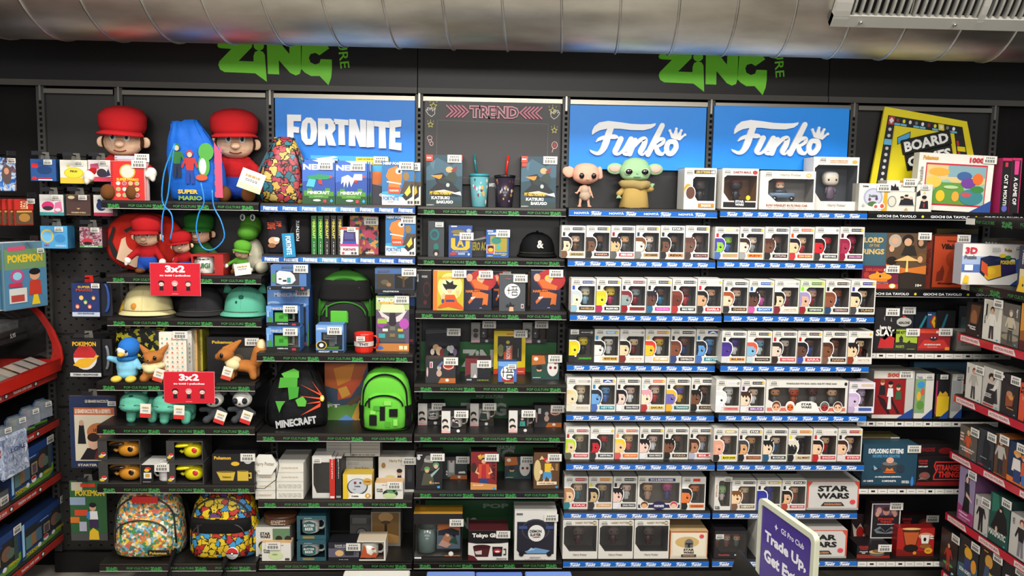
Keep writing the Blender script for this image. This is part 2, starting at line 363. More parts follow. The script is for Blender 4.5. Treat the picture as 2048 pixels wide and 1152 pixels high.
def shelf(k, r, kind, lab):
    Y, z = SH[k, r]; e = empty('shelf', lab, 'shelf', ((k-.5)*P, 0, z), 0, 'shelves with printed label strips'); h = P/2-.003
    b = MB(); b.box(-h, h, Y+.004, -.03, SHH-.01, SHH, '161514'); b.box(-h, h, Y+.004, Y+.012, .004, SHH-.01, '100f0e'); b.obj('board', e)
    b = MB(); b.box(-h, h, Y+.0, Y+.004, .0, SHH-.002, '5f5b55:x')
    b.obj('rail', e)
    b = MB(); strip(b, -h, h, Y-.0004, .001, kind)
    b.box(-h, h, Y-.004, Y-.0004, .0, .0024, 'b5b2aa'); b.obj('label_strip', e)
    for s in (-1, 1):
        b = MB(); b.prism([(-.03, -.012), (Y+.03, .004), (Y+.03, .024), (-.03, .024)], 0, .003, '23211f:m')
        o = b.obj('bracket', e); o.rotation_euler.z = PI/2; o.location.x = s*(h-.004)+.0015
for (k, r) in SH:
    kind = 'pop'
    if k == 2 and r < 3: kind = 'fort'
    if k in (4, 5): kind = 'fun'
    if (k, r) == (4, 1): kind = 'nov'
    if k == 6: kind = 'gio' if r < 3 else 'price'
    o_ = {1: 7, 2: 6, 3: 7, 4: 8, 5: 8, 6: 6}[k]
    shelf(k, r, kind, {'pop': 'black shelf with green lettering', 'fort': 'shelf with blue strip of white lettering', 'fun': 'shelf with blue script strip', 'nov': 'shelf with blue strip of mixed white words', 'gio': 'shelf with black strip of white lettering', 'price': 'shelf with row of white price tags'}[kind]+', '+('lowest' if r == o_ else ORD[r])+' in '+BN[k])
# duct -------------------------------------------------------------
def duct():
    R = .36; cy, cz = -.47, 2.37+R; e = empty('air_duct', 'long round silver spiral ventilation duct hanging in front of the fascia', 'duct', (1.8, cy, cz))
    n = 64; v = []; f = []; pitch = .219; L = 32
    b = MB()
    for i in range(2): v += [(-4.2 if i == 0 else 4.2, R*math.cos(2*PI*j/n), R*math.sin(2*PI*j/n)) for j in range(n)]
    f = [(j, (j+1) % n, n+(j+1) % n, n+j) for j in range(n)]
    b.add(v, f, 'duct', True); b.obj('pipe', e)
    pts = []
    for i in range(40*48):
        a = 2*PI*i/48; pts.append((-4.2+pitch*i/48, (R+.001)*math.cos(a), (R+.001)*math.sin(a)))
    b = MB(); b.tube(pts, .0055, 'duct', 6); b.obj('spiral_seam', e)
    # register grille on the lower front of the pipe
    g = bpy.data.objects.new('vent_grille', None)
    x0 = WX(1672, 2.44, -.79)-1.8; x1 = x0+1.25
    a0, a1 = -132, -190
    def pt(a, r): a = math.radians(a); return (r*math.cos(a), r*math.sin(a))
    b = MB()
    for s0, s1, xa, xb in ((a0, a0-7, x0, x1), (a1, a1+7, x0, x1)):
        q = [pt(s0, R+.03), pt(s1, R+.03), pt(s1, R+.004), pt(s0, R+.004)]
        b.add([(xa, *p) for p in q]+[(xb, *p) for p in q], [(0, 1, 2, 3), (7, 6, 5, 4), (0, 4, 5, 1), (1, 5, 6, 2), (2, 6, 7, 3), (3, 7, 4, 0)], '8e8c84')
    for xa, xb in ((x0, x0+.06), (x1-.06, x1), (x0+.55, x0+.575)):
        m_ = 12
        for i in range(m_):
            q = [pt(a0+(a1-a0)*i/m_, R+.03), pt(a0+(a1-a0)*(i+1)/m_, R+.03), pt(a0+(a1-a0)*(i+1)/m_, R+.004), pt(a0+(a1-a0)*i/m_, R+.004)]
            b.add([(xa, *p) for p in q]+[(xb, *p) for p in q], [(0, 1, 2, 3), (7, 6, 5, 4), (0, 4, 5, 1), (1, 5, 6, 2), (2, 6, 7, 3), (3, 7, 4, 0)], '8e8c84')
    fr = b.obj('grille_frame', e)
    b = MB()
    for i in range(38):
        x = x0+.07+i*.029; k = 10
        for j in range(k):
            A0, A1 = a0-6+(a1-a0+12)*j/k, a0-6+(a1-a0+12)*(j+1)/k
            q = [pt(A0, R+.025), pt(A1, R+.025), pt(A1, R+.005), pt(A0, R+.005)]
            b.add([(x, *p) for p in q]+[(x+.008, *p) for p in q], [(0, 1, 2, 3), (7, 6, 5, 4), (0, 4, 5, 1), (1, 5, 6, 2), (2, 6, 7, 3), (3, 7, 4, 0)], '7e7c75')
    b.obj('grille_fins', fr)
    b = MB()
    for j in range(10):
        A0, A1 = a0-6+(a1-a0+12)*j/10, a0-6+(a1-a0+12)*(j+1)/10
        q = [pt(A0, R+.004), pt(A1, R+.004)]; b.add([(x0+.05, *q[0]), (x1-.05, *q[0]), (x1-.05, *q[1]), (x0+.05, *q[1])], [(0, 1, 2, 3)], '0a0a0a:m')
    b.obj('grille_opening', fr)
    bpy.data.objects.remove(g)
    for i in range(4):
        b = MB(); p = pt(a0-3.5, R+.034); b.ell(x0+.11+i*.36, p[0], p[1], .007, .007, .005, 'b5b2a8:x', 2, 10); b.obj('screw', fr)
m = bpy.data.materials.new('galvanised_steel'); m.use_nodes = True; _m['duct'] = m
nt = m.node_tree; bs = nt.nodes['Principled BSDF']; bs.inputs['Metallic'].default_value = 1; bs.inputs['Roughness'].default_value = .33
tc = nt.nodes.new('ShaderNodeTexCoord'); ns = nt.nodes.new('ShaderNodeTexNoise'); ns.inputs['Scale'].default_value = 3; ns.inputs['Detail'].default_value = 8
mp = nt.nodes.new('ShaderNodeMapping'); mp.inputs['Scale'].default_value = (1, 3, 3)
nt.links.new(tc.outputs['Object'], mp.inputs[0]); nt.links.new(mp.outputs[0], ns.inputs['Vector'])
cr = nt.nodes.new('ShaderNodeValToRGB'); cr.color_ramp.elements[0].color = rgb('b8b6ac'); cr.color_ramp.elements[1].color = rgb('e6e4da')
cr.color_ramp.elements[0].position = .3; cr.color_ramp.elements[1].position = .7
nt.links.new(ns.outputs['Fac'], cr.inputs[0]); nt.links.new(cr.outputs[0], bs.inputs['Base Color'])
mr = nt.nodes.new('ShaderNodeMapRange'); mr.inputs[3].default_value = .3; mr.inputs[4].default_value = .46
nt.links.new(ns.outputs['Fac'], mr.inputs[0]); nt.links.new(mr.outputs[0], bs.inputs['Roughness'])
duct()
# ---------------------------------------------------------------- goods: helpers
def art(b, w, h, y, s, n0=1):
    """flat print on a front face, u,v from 0..1: R rect, E ellipse, P polygon, T text, L bars of tiny print, H half figure, K corner head"""
    n = n0
    for it in s.split(';'):
        a = it.split()
        if not a: continue
        c = a[0]; Y = y-.00025*n; n += 1
        if c == 'R': u, v, q, r = map(float, a[1:5]); b.prism([((u-.5)*w, v*h), ((u+q-.5)*w, v*h), ((u+q-.5)*w, (v+r)*h), ((u-.5)*w, (v+r)*h)], Y, 0, a[5])
        elif c == 'E': u, v, q, r = map(float, a[1:5]); b.disc((u-.5)*w, v*h, q*w, r*h, Y, 0, a[5], 18)
        elif c == 'P': p = list(map(float, a[2:])); b.prism([((p[i]-.5)*w, p[i+1]*h) for i in range(0, len(p), 2)], Y, 0, a[1])
        elif c == 'T': u, v, q, r = map(float, a[1:5]); b.text(' '.join(a[6:]), (u-q/2-.5)*w, (v-r/2)*h, q*w, r*h, Y, a[5], 0, .045)
        elif c == 'V': u, v, q, r = map(float, a[1:5]); b.text(' '.join(a[6:]), (u-.5)*w-r*h/2, v*h-q*w/2, r*h, q*w, Y, a[5], 0, .02, -PI/2)
        elif c == 'W': u, v, q, r = map(float, a[1:5]); b.text(' '.join(a[6:]), (u-.5)*w-r*h/2, v*h-q*w/2, r*h, q*w, Y, a[5], 0, .02, PI/2)
        elif c == 'L':
            u, v, q, r = map(float, a[1:5]); rd = random.Random(int(u*97+v*53)); k = int(a[6]) if len(a) > 6 else 2
            for i in range(k):
                x = u-q/2
                while x < u+q/2-.02:
                    l = q*rd.uniform(.08, .25); l = min(l, u+q/2-x)
                    z = v+r/2-(i+.7)*r/k; b.prism([((x-.5)*w, z*h), ((x+l-.5)*w, z*h), ((x+l-.5)*w, (z+r/k*.5)*h), ((x-.5)*w, (z+r/k*.5)*h)], Y, 0, a[5]); x += l+q*.04
        elif c == 'H':   # plain standing figure: u centre, v feet, q height(v), skin hair shirt trousers
            u, v, q = map(float, a[1:4]); g = h/w; X = (u-.5)*w; Z = v*h; H = q*h; sk, ha, sh, tr = a[4:8]
            b.prism([(X-.13*H, Z), (X-.02*H, Z), (X, Z+.35*H), (X+.03*H, Z), (X+.13*H, Z), (X+.1*H, Z+.45*H), (X-.1*H, Z+.45*H)], Y, 0, tr)
            b.prism([(X-.1*H, Z+.4*H), (X+.1*H, Z+.4*H), (X+.13*H, Z+.62*H), (X+.22*H, Z+.45*H), (X+.26*H, Z+.5*H), (X+.15*H, Z+.76*H), (X-.15*H, Z+.76*H), (X-.26*H, Z+.5*H), (X-.22*H, Z+.45*H), (X-.13*H, Z+.62*H)], Y-.0001, 0, sh)
            b.disc(X, Z+.9*H, .1*H, .1*H, Y-.0002, 0, ha, 14); b.disc(X, Z+.86*H, .07*H, .08*H, Y-.0003, 0, sk, 12); n += 1
        elif c == 'K':   # head looking out of the lower left corner: skin hair body line
            sk, ha, bo = a[1:4]; X, Z = -.5*w, .44*h; rx, rz = .4*w, .24*h
            q = lambda l, y, m: b.prism([(X+max(0, i[0])*w, i[1]*h) for i in l], y, 0, m)
            q([(0, .17), (.3, .17), (.33, .26), (.41, .3), (.45, .4), (.45, .52), (.4, .62), (.28, .68), (0, .68)], Y, 'f3f1ec')
            q([(0, .01), (.2, .01), (.26, .1), (.22, .24), (0, .24)], Y-.0001, bo)
            q([(0, .21), (.3, .21), (.38, .31), (.42, .4), (.42, .52), (.37, .6), (.27, .65), (0, .65)], Y-.0002, ha)
            q([(0, .22), (.28, .22), (.35, .3), (.38, .42), (.3, .52), (0, .53)], Y-.0003, sk)
            k = sum(map(ord, sk+ha+bo)) % 4
            if k == 0: q([(.26, .53), (.31, .44), (.33, .53), (.38, .47), (.37, .56)], Y-.00032, ha)
            if k == 1: q([(0, .53), (.08, .53), (.1, .36), (.06, .24), (0, .24)], Y-.00032, ha)
            if k == 2: q([(.02, .53), (.1, .46), (.15, .53), (.22, .45), (.27, .53), (.33, .47), (.34, .54)], Y-.00032, ha); q([(.2, .62), (.3, .72), (.32, .62), (.42, .66), (.38, .55)], Y-.00021, ha)
            q([(.2, .455), (.3, .44), (.3, .448), (.2, .465)], Y-.00036, ha if ha > '0' else sk)
            b.disc(X+.24*w, .38*h, .048*w, .038*h, Y-.0004, 0, '0c0b0b', 14); b.disc(X+.255*w, .395*h, .012*w, .01*h, Y-.00045, 0, 'ddd', 8)
            q([(.16, .27), (.24, .265), (.24, .272), (.16, .277)], Y-.00036, '5a3a30'); n += 2
    return b
def _stick(n_, w, h):
    b = MB(); b.box(-w/2, w/2, -.0012, -.0004, -h/2, h/2, 'd9d6cd')
    for i in range(5): b.box(-w*.3+i*w*.13, -w*.3+i*w*.13+w*.07, -.0016, -.0012, h*.15, h*.32, '333')
    for i in range(11): b.box(-w*.36+i*w*.066, -w*.36+i*w*.066+w*(.03 if i % 3 else .05), -.0016, -.0012, -h*.35, h*.02, '333')
    o = b.obj('price_sticker'); me = o.data; bpy.data.objects.remove(o); return me
ST = {'b': _stick('b', .062, .034), 's': _stick('s', .036, .021)}
def sticker(par, x, y, z, k='b', tilt=0):
    o = bpy.data.objects.new('price_sticker', ST[k]); C.objects.link(o); o.parent = par; o.location = (x, y-.0024, z); o.rotation_euler.y = tilt
    return o
def top(k, r): return SH[k, r][1]+SHH
def fit(k, r, x0, x1, yt, yb, z=None):
    """front rectangle from the columns x0,x1 and rows yt,yb; yb<1 is the inset from the shelf front"""
    z0 = top(k, r) if z is None else z; F = SH[k, r][0]
    if yb < 1: Y = F+yb
    else:
        d = ray((x0+x1)/2, yb); Y = CY+d.y*(z0-CZ)/d.z; Y = min(max(Y, F+.006), -.06)
    X0, X1 = WX(x0, z0, Y), WX(x1, z0, Y); h = WZ((x0+x1)/2, yt, Y)-z0
    if r > 1 and (k, r-1) in SH: h = min(h, SH[k, r-1][1]-z0-.006)
    return (X0+X1)/2, X1-X0, Y, z0, h
LAST = {}
def B(k, r, x0, x1, yt, yb, dep, name, label, cat, col, s='', side=None, tp=None, st=(.8, .93), rz=0, group=None, on=None, round_=False, lay=1):
    X, w, Y, z0, h = fit(k, r, x0, x1, yt, yb, None if on is None else LAST[on])
    dep = min(dep, -.016-Y)
    b = MB(); side = side or col; tp = tp or side
    b.box(-w/2, w/2, 0, dep, 0, h, side); b.box(-w/2+.0003, w/2-.0003, .0003, dep-.0003, h, h+.0004, tp); b.box(-w/2+.0002, w/2-.0002, -.0004, 0, .0002, h-.0002, col)
    b.box(-w/2+.004, w/2-.004, dep*.92, dep*.92+.0012, h+.0004, h+.0009, side)
    art(b, w, h, -.0005, s)
    o = b.obj(name, None, (X, Y, z0), rz); tag(o, label, cat, group); LAST[name] = z0+h+.0012; LAST['h'] = z0+h+.0012
    if st: sticker(o, (st[0]-.5)*w, -.003, st[1]*h, 'b' if w > .085 else 's')
    return o, w, h, dep, Y
def figure(b, x, y, z, H, skin, hair, body, eye='0a0909:g'):
    """small vinyl figure: big head, small body; H whole height"""
    b.loft([(x, y, z, .1*H, .08*H, 3), (x, y, z+.04*H, .14*H, .1*H, 3), (x, y, z+.3*H, .13*H, .09*H, 3), (x, y, z+.46*H, .08*H, .07*H, 3)], body, 12)
    for s in (-1, 1): b.tube([(x+s*.11*H, y, z+.42*H), (x+s*.17*H, y-.02*H, z+.3*H), (x+s*.16*H, y-.06*H, z+.2*H)], .035*H, body, 6)
    b.ell(x, y, z+.68*H, .26*H, .2*H, .22*H, skin, 3.2, 14); b.ell(x, y+.03*H, z+.76*H, .275*H, .215*H, .2*H, hair, 2.8, 14)
    for s in (-1, 1): b.ell(x+s*.13*H, y-.19*H, z+.66*H, .035*H, .02*H, .04*H, eye, 2, 8)
def winbox(k, r, x0, x1, yt, yb, label, cols, name, col='d9d6cd', s='', inner='6e6963', figs=1, dep=.09, wn=(.27, .21, .96, .79), group='windowed figure boxes on the blue strip shelves', st=(.22, .92), rz=0, corner=True, contents=True, obn='figure_box', stc='s'):
    X, w, Y, z0, h = fit(k, r, x0+.75, x1-.75, yt, yb); dep = min(dep, -.016-Y)
    e = empty(obn, label, 'box', (X, Y, z0), rz, group)
    u0, v0, u1, v1 = wn; L, R_, Bz, T = (u0-.5)*w, (u1-.5)*w, v0*h, v1*h
    b = MB(); t = .0015
    b.box(-w/2, w/2, 0, t, 0, Bz, col); b.box(-w/2, w/2, 0, t, T, h, col); b.box(-w/2, L, 0, t, Bz, T, col); b.box(R_, w/2, 0, t, Bz, T, col)
    b.prism([(L, Bz), (L+.16*w, Bz), (L, Bz+.2*h)], 0, t, col); b.prism([(L, T), (L+.08*w, T), (L, T-.06*h)], 0, t, col)
    b.box(-w/2, -w/2+t, t, dep, 0, h, col); b.box(w/2-t, w/2, t, dep, 0, h, col); b.box(-w/2+t, w/2-t, t, dep, 0, t, inner); b.box(-w/2, w/2, t, dep, h-t, h, col)
    b.box(-w/2+t, w/2-t, dep-t, dep, t, h-t, inner); b.box(-w/2+t, -w/2+2*t, t, dep-t, t, h-t, inner); b.box(w/2-2*t, w/2-t, t, dep-t, t, h-t, inner)
    b.disc(0, 0, 0, 0, 0, 0, col, 3)
    if corner: s = 'R .05 .55 .1 .25 %s;'%cols[3]+s+';K %s %s %s'%tuple(cols[:3])
    art(b, w, h, -.0001, s); b.obj('carton', e)
    b = MB(); b.add([(L, t, Bz), (R_, t, Bz), (R_, t, T), (L, t, T)], [(0, 1, 2, 3)], 'fff:w'); b.obj('window', e)
    if contents:
        for i in range(figs):
            b = MB(); H = min(.56*h, (R_-L)/figs*1.35); c = cols[:3] if figs == 1 else cols[i*3:i*3+3]
            figure(b, L+(R_-L)*(i+.5)/figs+(.0 if figs > 1 else .0), dep*.5, t+.2*h, H, *c); b.obj('figure', e)
    sticker(e, (st[0]-.5)*w, .001, st[1]*h, stc); return e, w, h, dep, Y
# ---------------------------------------------------------------- signs on the back panels
def sign(px0, px1, py0, py1, col, label):
    Y = -.045; X0, X1 = WX(px0, 2.1, Y), WX(px1, 2.1, Y); z1 = WZ((px0+px1)/2, py0, Y); z0 = WZ((px0+px1)/2, py1, Y); X = (X0+X1)/2
    e = empty('wall_sign', label, 'sign', (X, Y, z0), 0, 'header signs above the shelves')
    b = MB(); w, h = X1-X0, z1-z0; b.rbox(-w/2, w/2, 0, .01, 0, h, col, .0012); b.obj('panel', e)
    b = MB()
    for s in (-.3, .3): b.box(s*w-.012, s*w+.012, .0102, .015, h*.2, h*.8, '333')
    b.obj('mount', e); return e, X, w, h, z0
e, X, w, h, z0 = sign(550, 830, 198, 345, '0a84e8', 'bright blue sign with blocky white condensed capitals')
q = WP(574, 229, -.06); q2 = WP(803, 229, -.06); b = MB(); fortnite(b, q[0]-X, q[1]-z0, q2[0]-q[0], -.016, .016, 'ffffff', '0a84e8'); b.obj('lettering', e)
for p0, p1, t0, lx0, lx1, ly, wh in ((1139, 1412, 212, 1180, 1372, 241, 'behind the two large headed figures'), (1427, 1697, 214, 1465, 1658, 239, 'above the flying car figure box')):
    e, X, w, h, z0 = sign(p0, p1, t0, 340, '0a8cf0', 'bright blue sign with white script and crown, '+wh)
    q = WP(lx0, ly, -.06); q2 = WP(lx1, ly, -.06); b = MB(); script(b, q[0]-X, q[1]-z0, q2[0]-q[0], -.014, .014, 'ffffff'); b.obj('lettering', e)
e, X, w, h, z0 = sign(849, 1121, 204, 370, '2e2a29', 'dark chalkboard style sign with pink outlined letters, stars and arrows')
b = MB()
def S_(x, y): return ((x-140)/1248-.5)*w, h-(y-70)/765*h
k = w/1248
for pts in ([(545,115),(628,115),(628,135),(600,140),(605,215),(572,215),(568,140),(545,135)],):
    pass
b.text('TREND', S_(548, 0)[0], S_(0, 222)[1], 455*k, 112*k, -.012, 'f0a0b0', .008, .085)
b.text('TREND', S_(556, 0)[0], S_(0, 213)[1], 439*k, 94*k, -.0124, '3a2328', 0, .012)
for x0, sg in ((345, 1), (1208, -1)):
    for i in range(5):
        x = x0+sg*i*36
        p = [(x-4*sg, 112), (x+52*sg, 165), (x-4*sg, 216)]
        for a in (0, 1): b.stroke([(*S_(*p[a]), 13*k), (*S_(*p[a+1]), 13*k)], -.010, .006, 'd7788d', 1)
b.obj('lettering', e)
b = MB()
for x, y, s, c in ((220,118,34,'e5d85a'), (195,288,28,'e5d85a'), (1312,140,34,'e5d85a'), (1332,318,28,'e5d85a')):
    p = [S_(x+s*(1 if i % 2 == 0 else .45)*math.sin(i*PI/5), y-s*(1 if i % 2 == 0 else .45)*math.cos(i*PI/5)) for i in range(10)]
    for i in range(10): b.stroke([(*p[i], 5*k), (*p[(i+1) % 10], 5*k)], -.0006, 0, c, 1)
    for a in (-40, 0, 40): b.stroke([(*S_(x+s*1.3*math.sin(math.radians(a)), y-s*1.3*math.cos(math.radians(a))), 4*k), (*S_(x+s*1.6*math.sin(math.radians(a)), y-s*1.6*math.cos(math.radians(a))), 4*k)], -.0006, 0, c, 1)
for x, sg in ((195, 1), (1335, -1)):
    p = [(x+sg*38, 140), (x+sg*38, 190), (x+sg*10, 215), (x-sg*20, 195), (x-sg*44, 160), (x-sg*36, 148), (x-sg*22, 162), (x-sg*30, 136), (x-sg*16, 134), (x-sg*4, 156), (x, 135), (x+sg*14, 140), (x+sg*16, 165)]
    for i in range(len(p)): b.stroke([(*S_(*p[i]), 5*k), (*S_(*p[(i+1) % len(p)]), 5*k)], -.0007, 0, 'e9e4e0', 1)
p = arc(1337, 455, 26, 32, 0, 360, 14)
for i in range(14): b.stroke([(*S_(*p[i]), 5*k), (*S_(*p[i+1]), 5*k)], -.0006, 0, 'eab6a8', 1)
b.disc(*S_(1337, 455), 16*k, 20*k, -.0005, 0, '9c2f33', 12); b.stroke([(*S_(1325, 485), 5*k), (*S_(1315, 520), 5*k)], -.0006, 0, 'eab6a8', 1)
for q in (arc(188, 410, 22, 20, 0, 360, 12), arc(205, 462, 15, 18, 0, 360, 12), arc(192, 438, 14, 14, 0, 360, 10)):
    for i in range(len(q)-1): b.stroke([(*S_(*q[i]), 5*k), (*S_(*q[i+1]), 5*k)], -.0006, 0, 'e3b4b0', 1)
for a, c in (((255, 245), (1275, 262)), ((255, 245), (250, 770)), ((1275, 262), (1268, 775)), ((250, 770), (1268, 775))): b.stroke([(*S_(*a), 3*k), (*S_(*c), 3*k)], -.0004, 0, '6a6663', 1)
b.obj('drawings', e)
# yellow board game sign, hanging tilted
Y = -.05; cn = [WP(x, y, Y) for x, y in ((1770, 213), (1934, 243), (1960, 372), (1740, 368))]; X, Z = cn[0]
e = empty('game_board_sign', 'tilted yellow board shaped sign with black edge squares and white words', 'sign', (X, Y, Z))
def bl(u, v):     # u right, v down on the board
    a = [cn[0][i]*(1-u)+cn[1][i]*u for i in (0, 1)]; c = [cn[3][i]*(1-u)+cn[2][i]*u for i in (0, 1)]
    return (a[0]*(1-v)+c[0]*v-X, a[1]*(1-v)+c[1]*v-Z)
b = MB(); b.prism([bl(0, 0), bl(1, 0), bl(1, 1), bl(0, 1)], 0, .012, 'e3d21a'); 
def Q(u0, v0, u1, v1, y, m): b.prism([bl(u0, v0), bl(u1, v0), bl(u1, v1), bl(u0, v1)], y, 0, m)
Q(.055, .1, .93, 1, -.0003, '0f0f0f')
Q(.15, .22, .82, .97, -.0012, 'e3d21a')
for i in range(10):
    u = .14+i*.072
    Q(u, .11, u+.066, .2, -.0006, '1d1d1d' if i not in (7,) else 'e3d21a')
    if i not in (2, 5, 7): Q(u, .185, u+.066, .212, -.0008, '6cb9dd')
    b.disc(*bl(u+.033, .15), .007, .009, -.0009, 0, ['8a3030', 'e5d63c', 'ddd', '777', 'eee'][i % 5], 8)
Q(.07, .11, .135, .215, -.0006, 'c02f2f'); b.prism([bl(.102, .12), bl(.13, .16), bl(.102, .205), bl(.075, .16)], -.001, 0, 'ddd')
for i in range(9):
    v = .24+i*.083
    Q(.06, v, .14, v+.074, -.0006, '6cb9dd' if i == 2 else '1d1d1d'); Q(.835, v, .92, v+.074, -.0006, 'e3d21a' if i == 2 else '1d1d1d')
    if i != 2: b.disc(*bl(.1, v+.037), .008, .008, -.0008, 0, 'ccc', 8)
    if i in (1, 3, 4): Q(.835, v, .86, v+.074, -.0008, 'c02f2f')
Q(.143, .22, .149, 1, -.0005, 'e3d21a')
b.prism([bl(.19, .37), bl(.33, .27), bl(.33, .36), bl(.2, .47)], -.0016, 0, '111'); b.prism([bl(.197, .375), bl(.323, .285), bl(.323, .355), bl(.207, .455)], -.002, 0, '4fa6d6')
b.obj('board', e)
b = MB(); c0 = WP(1853, 301, Y); c0 = (c0[0]-X, c0[1]-Z); a_ = .24
sv = b.T; b.T = Matrix.Translation((c0[0], 0, c0[1])) @ Matrix.Rotation(-a_, 4, 'Y') @ Matrix.Scale(.72, 4)
b.rbox(-.16, .165, -.014, -.0025, .005, .1, '111', .004); b.rbox(-.15, .16, -.014, -.0025, -.1, .004, '111', .004)
b.text('BOARD', -.145, .02, .29, .066, -.017, 'f2f2ee', .003, .04); b.text('GAMES', -.14, -.08, .285, .066, -.017, 'f2f2ee', .003, .04)
b.T = sv; b.obj('lettering', e)
# ---------------------------------------------------------------- red 3x2 price cards
for i, (x0, x1, y0, y1, k, r, lb) in enumerate(((302, 401, 527, 591, 1, 2, 'red hanging card with white 3x2, below the green capped doll shelf'), (324, 425, 744, 806, 1, 4, 'red hanging card with white 3x2, below the fox plush shelf'))):
    Y = SH[k, r][0]-.012; X0, X1 = WX(x0, 1.3, Y), WX(x1, 1.3, Y); z1, z0 = WZ(350, y0, Y), WZ(350, y1, Y); w, h = X1-X0, z1-z0
    b = MB(); b.box(-w/2, w/2, 0, .002, 0, h, 'c8202f:g'); b.box(-w/2-.002, w/2+.002, .0022, .003, -.002, h+.002, 'd98a90:g')
    art(b, w, h, 0, 'T .5 .83 .4 .22 f6eeee 3x2;T .5 .62 .62 .07 f6eeee su tutti i peluches;'+'L .5 .05 .14 .03 e8b0b0 1')
    o = b.obj('promotion_card', None, ((X0+X1)/2, Y, z0)); tag(o, lb, 'sign', 'red promotion cards')
    for j, hc in enumerate(('17121a', 'd3878f', '6a2b30')):
        b = MB(); c = w*(-.28+.27*j); z = h*.3
        b.disc(c, z+.012, .0135, .0115, -.0006, 0, hc, 16); b.disc(c, z+.007, .0105, .0085, -.0009, 0, 'efc4b4', 14); b.prism([(c-.009, z-.02), (c+.009, z-.02), (c+.007, z), (c-.007, z)], -.0008, 0, '191418')
        for s in (-1, 1): b.disc(c+s*.004, z+.006, .0015, .0018, -.0012, 0, '2a1a1a', 8)
        b.obj('printed_face', o)
# ---------------------------------------------------------------- figure boxes
O_ = ['first', 'second', 'third', 'fourth', 'fifth', 'sixth', 'seventh']
RN = {2: 'top', 3: 'second', 4: 'third', 5: 'fourth', 6: 'fifth', 7: 'sixth'}
def row(k, r, x0, x1, yt, yb, items):
    n = len(items)
    for i, it in enumerate(items):
        d, sk, ha, bo, ac, pl, pt, nm, lg = it.split('|')
        a, c = x0+(x1-x0)*i/n, x0+(x1-x0)*(i+1)/n
        lc, lt = (lg.split(':')+[''])[:2]
        cc = 'd9d6cd'
        if '@' in ac: ac, cc = ac.split('@')
        s = 'R .46 .865 .47 .085 %s;'%lc+('T .66 .907 .34 .055 eee %s;'%lt if lt else 'L .66 .905 .34 .05 bbb 1;')+'E .9 .905 .06 .04 %s;'%('d8b84a' if i % 2 else '999')
        s += 'R .34 .07 .61 .1 %s;T .66 .12 .5 .06 %s %s'%(pl, pt, nm)
        winbox(k, r, a, c, yt, yb, 'figure box, %s, %s from left, %s figure row, %s bay'%(d, O_[i+(OFF if (k, r) == (5, 7) else 0)], RN[r], 'left' if k == 4 else 'right'), (sk, ha, bo, ac), nm, cc, s)
OFF = 0
row(4, 2, 1121.5, 1418, 451.5, .012, ['bearded dark haired man|e8c0a0|1d1614|6a4a30|222|b79e5e|222|KANE HOLLIDAY|211:', 'brown faced man|6a4530|2a1c14|1c1a1c|ccc|1a1a1a|c98|NAKIA|222:', 'black haired woman|d8a878|181212|555|811|b5323c|eee|AMERICA CHAVEZ|322:',
 'brown haired pale boy|eed8c0|6b4020|777|234|b08a58|222|NEWT SCAMANDER|443322:', 'short haired dark man|6a4430|15100f|222|222|b08050|222|REVA|222:STAR', 'bald dark face|6b4a3c|5a3a30|433|eee|2a2224|c88|OKOYE|222:'])
row(5, 2, 1427.6, 1726.6, 454, .012, ['green and violet zombie|8ac832|4a3a9c|46a|b22|d98a6a|2b6|POISON IVY|d8c020:PRIDE', 'pale slick haired woman|efd2bc|33211a|999|222|e08a2a|a22|REY|222:', 'bald brown face|6b4434|4b2c20|222|ddd|222|caa|ATTUMA|222:', 'spiky black haired boy|e9bd92|15131a|b33|c42|c43a20|fc8|SON GOKU|d4562a:',
 'red and black face|c8202a|1a1012|333|ddd|222|ddd|DARTH MAUL|eee:', 'magenta masked face|a12a4a|8a1c3c|813|513|3a2030|e9c|KAMALA KHAN|222:'])
row(4, 3, 1140.6, 1443.3, 558, 627.5, ['silver haired pale woman|e3d6b0|b5bfc4|8ab|24a|222|b96|NOELLE|23357a:', 'yellow chick faced head|ecca2a|e0b822|a25|222|1d1d1d|eee|BALLOON CHICA|222:', 'green lens robot eye|8a9a96|7a2230|812|222|981f2a|533|SCARLET|8a2a2e:', 'teal dressed brown face|5e3a30|1f1a22|268|222|c42b8a|f9d|PALADIN BROOK|2b2530:',
 'brown bear with red hat|6a2c20|7a3a28|a33|222|1d1d1d|eee|SNACK FREDDY|222:', 'curly black haired girl|d3a07a|15120f|333|c22|b81f28|eee|DARLA|f0e6e0:'])
row(5, 3, 1444.8, 1749.5, 561, 629.5, ['auburn haired pale woman|ecc6a8|9c4a22|2a2a2e|122|2a2020|c96|CHARLIE|222:', 'dark face beside pink toy|5f3a2c|1c1618|c4589a|259|2060b0|cde|BOXY|2a5ab0:', 'black hair and spectacles|eac6a0|17120f|7a2330|ddd|e0d8c4|b98|HARRY POTTER|d8d4c8:', 'purple hatted moustached man|d8a888|9a8ab5|8a1f28|7d2@c6d6a8|222|ddd|CAPTAIN HOOK|5a7a3a:',
 'brown gingery creature|8a5038|7a4028|246|222|222|caa|CHEWBACCA|321:', 'black haired boy in grey|e6c69c|101418|444|339|2a2520|b96|YUNO|23257a:'])
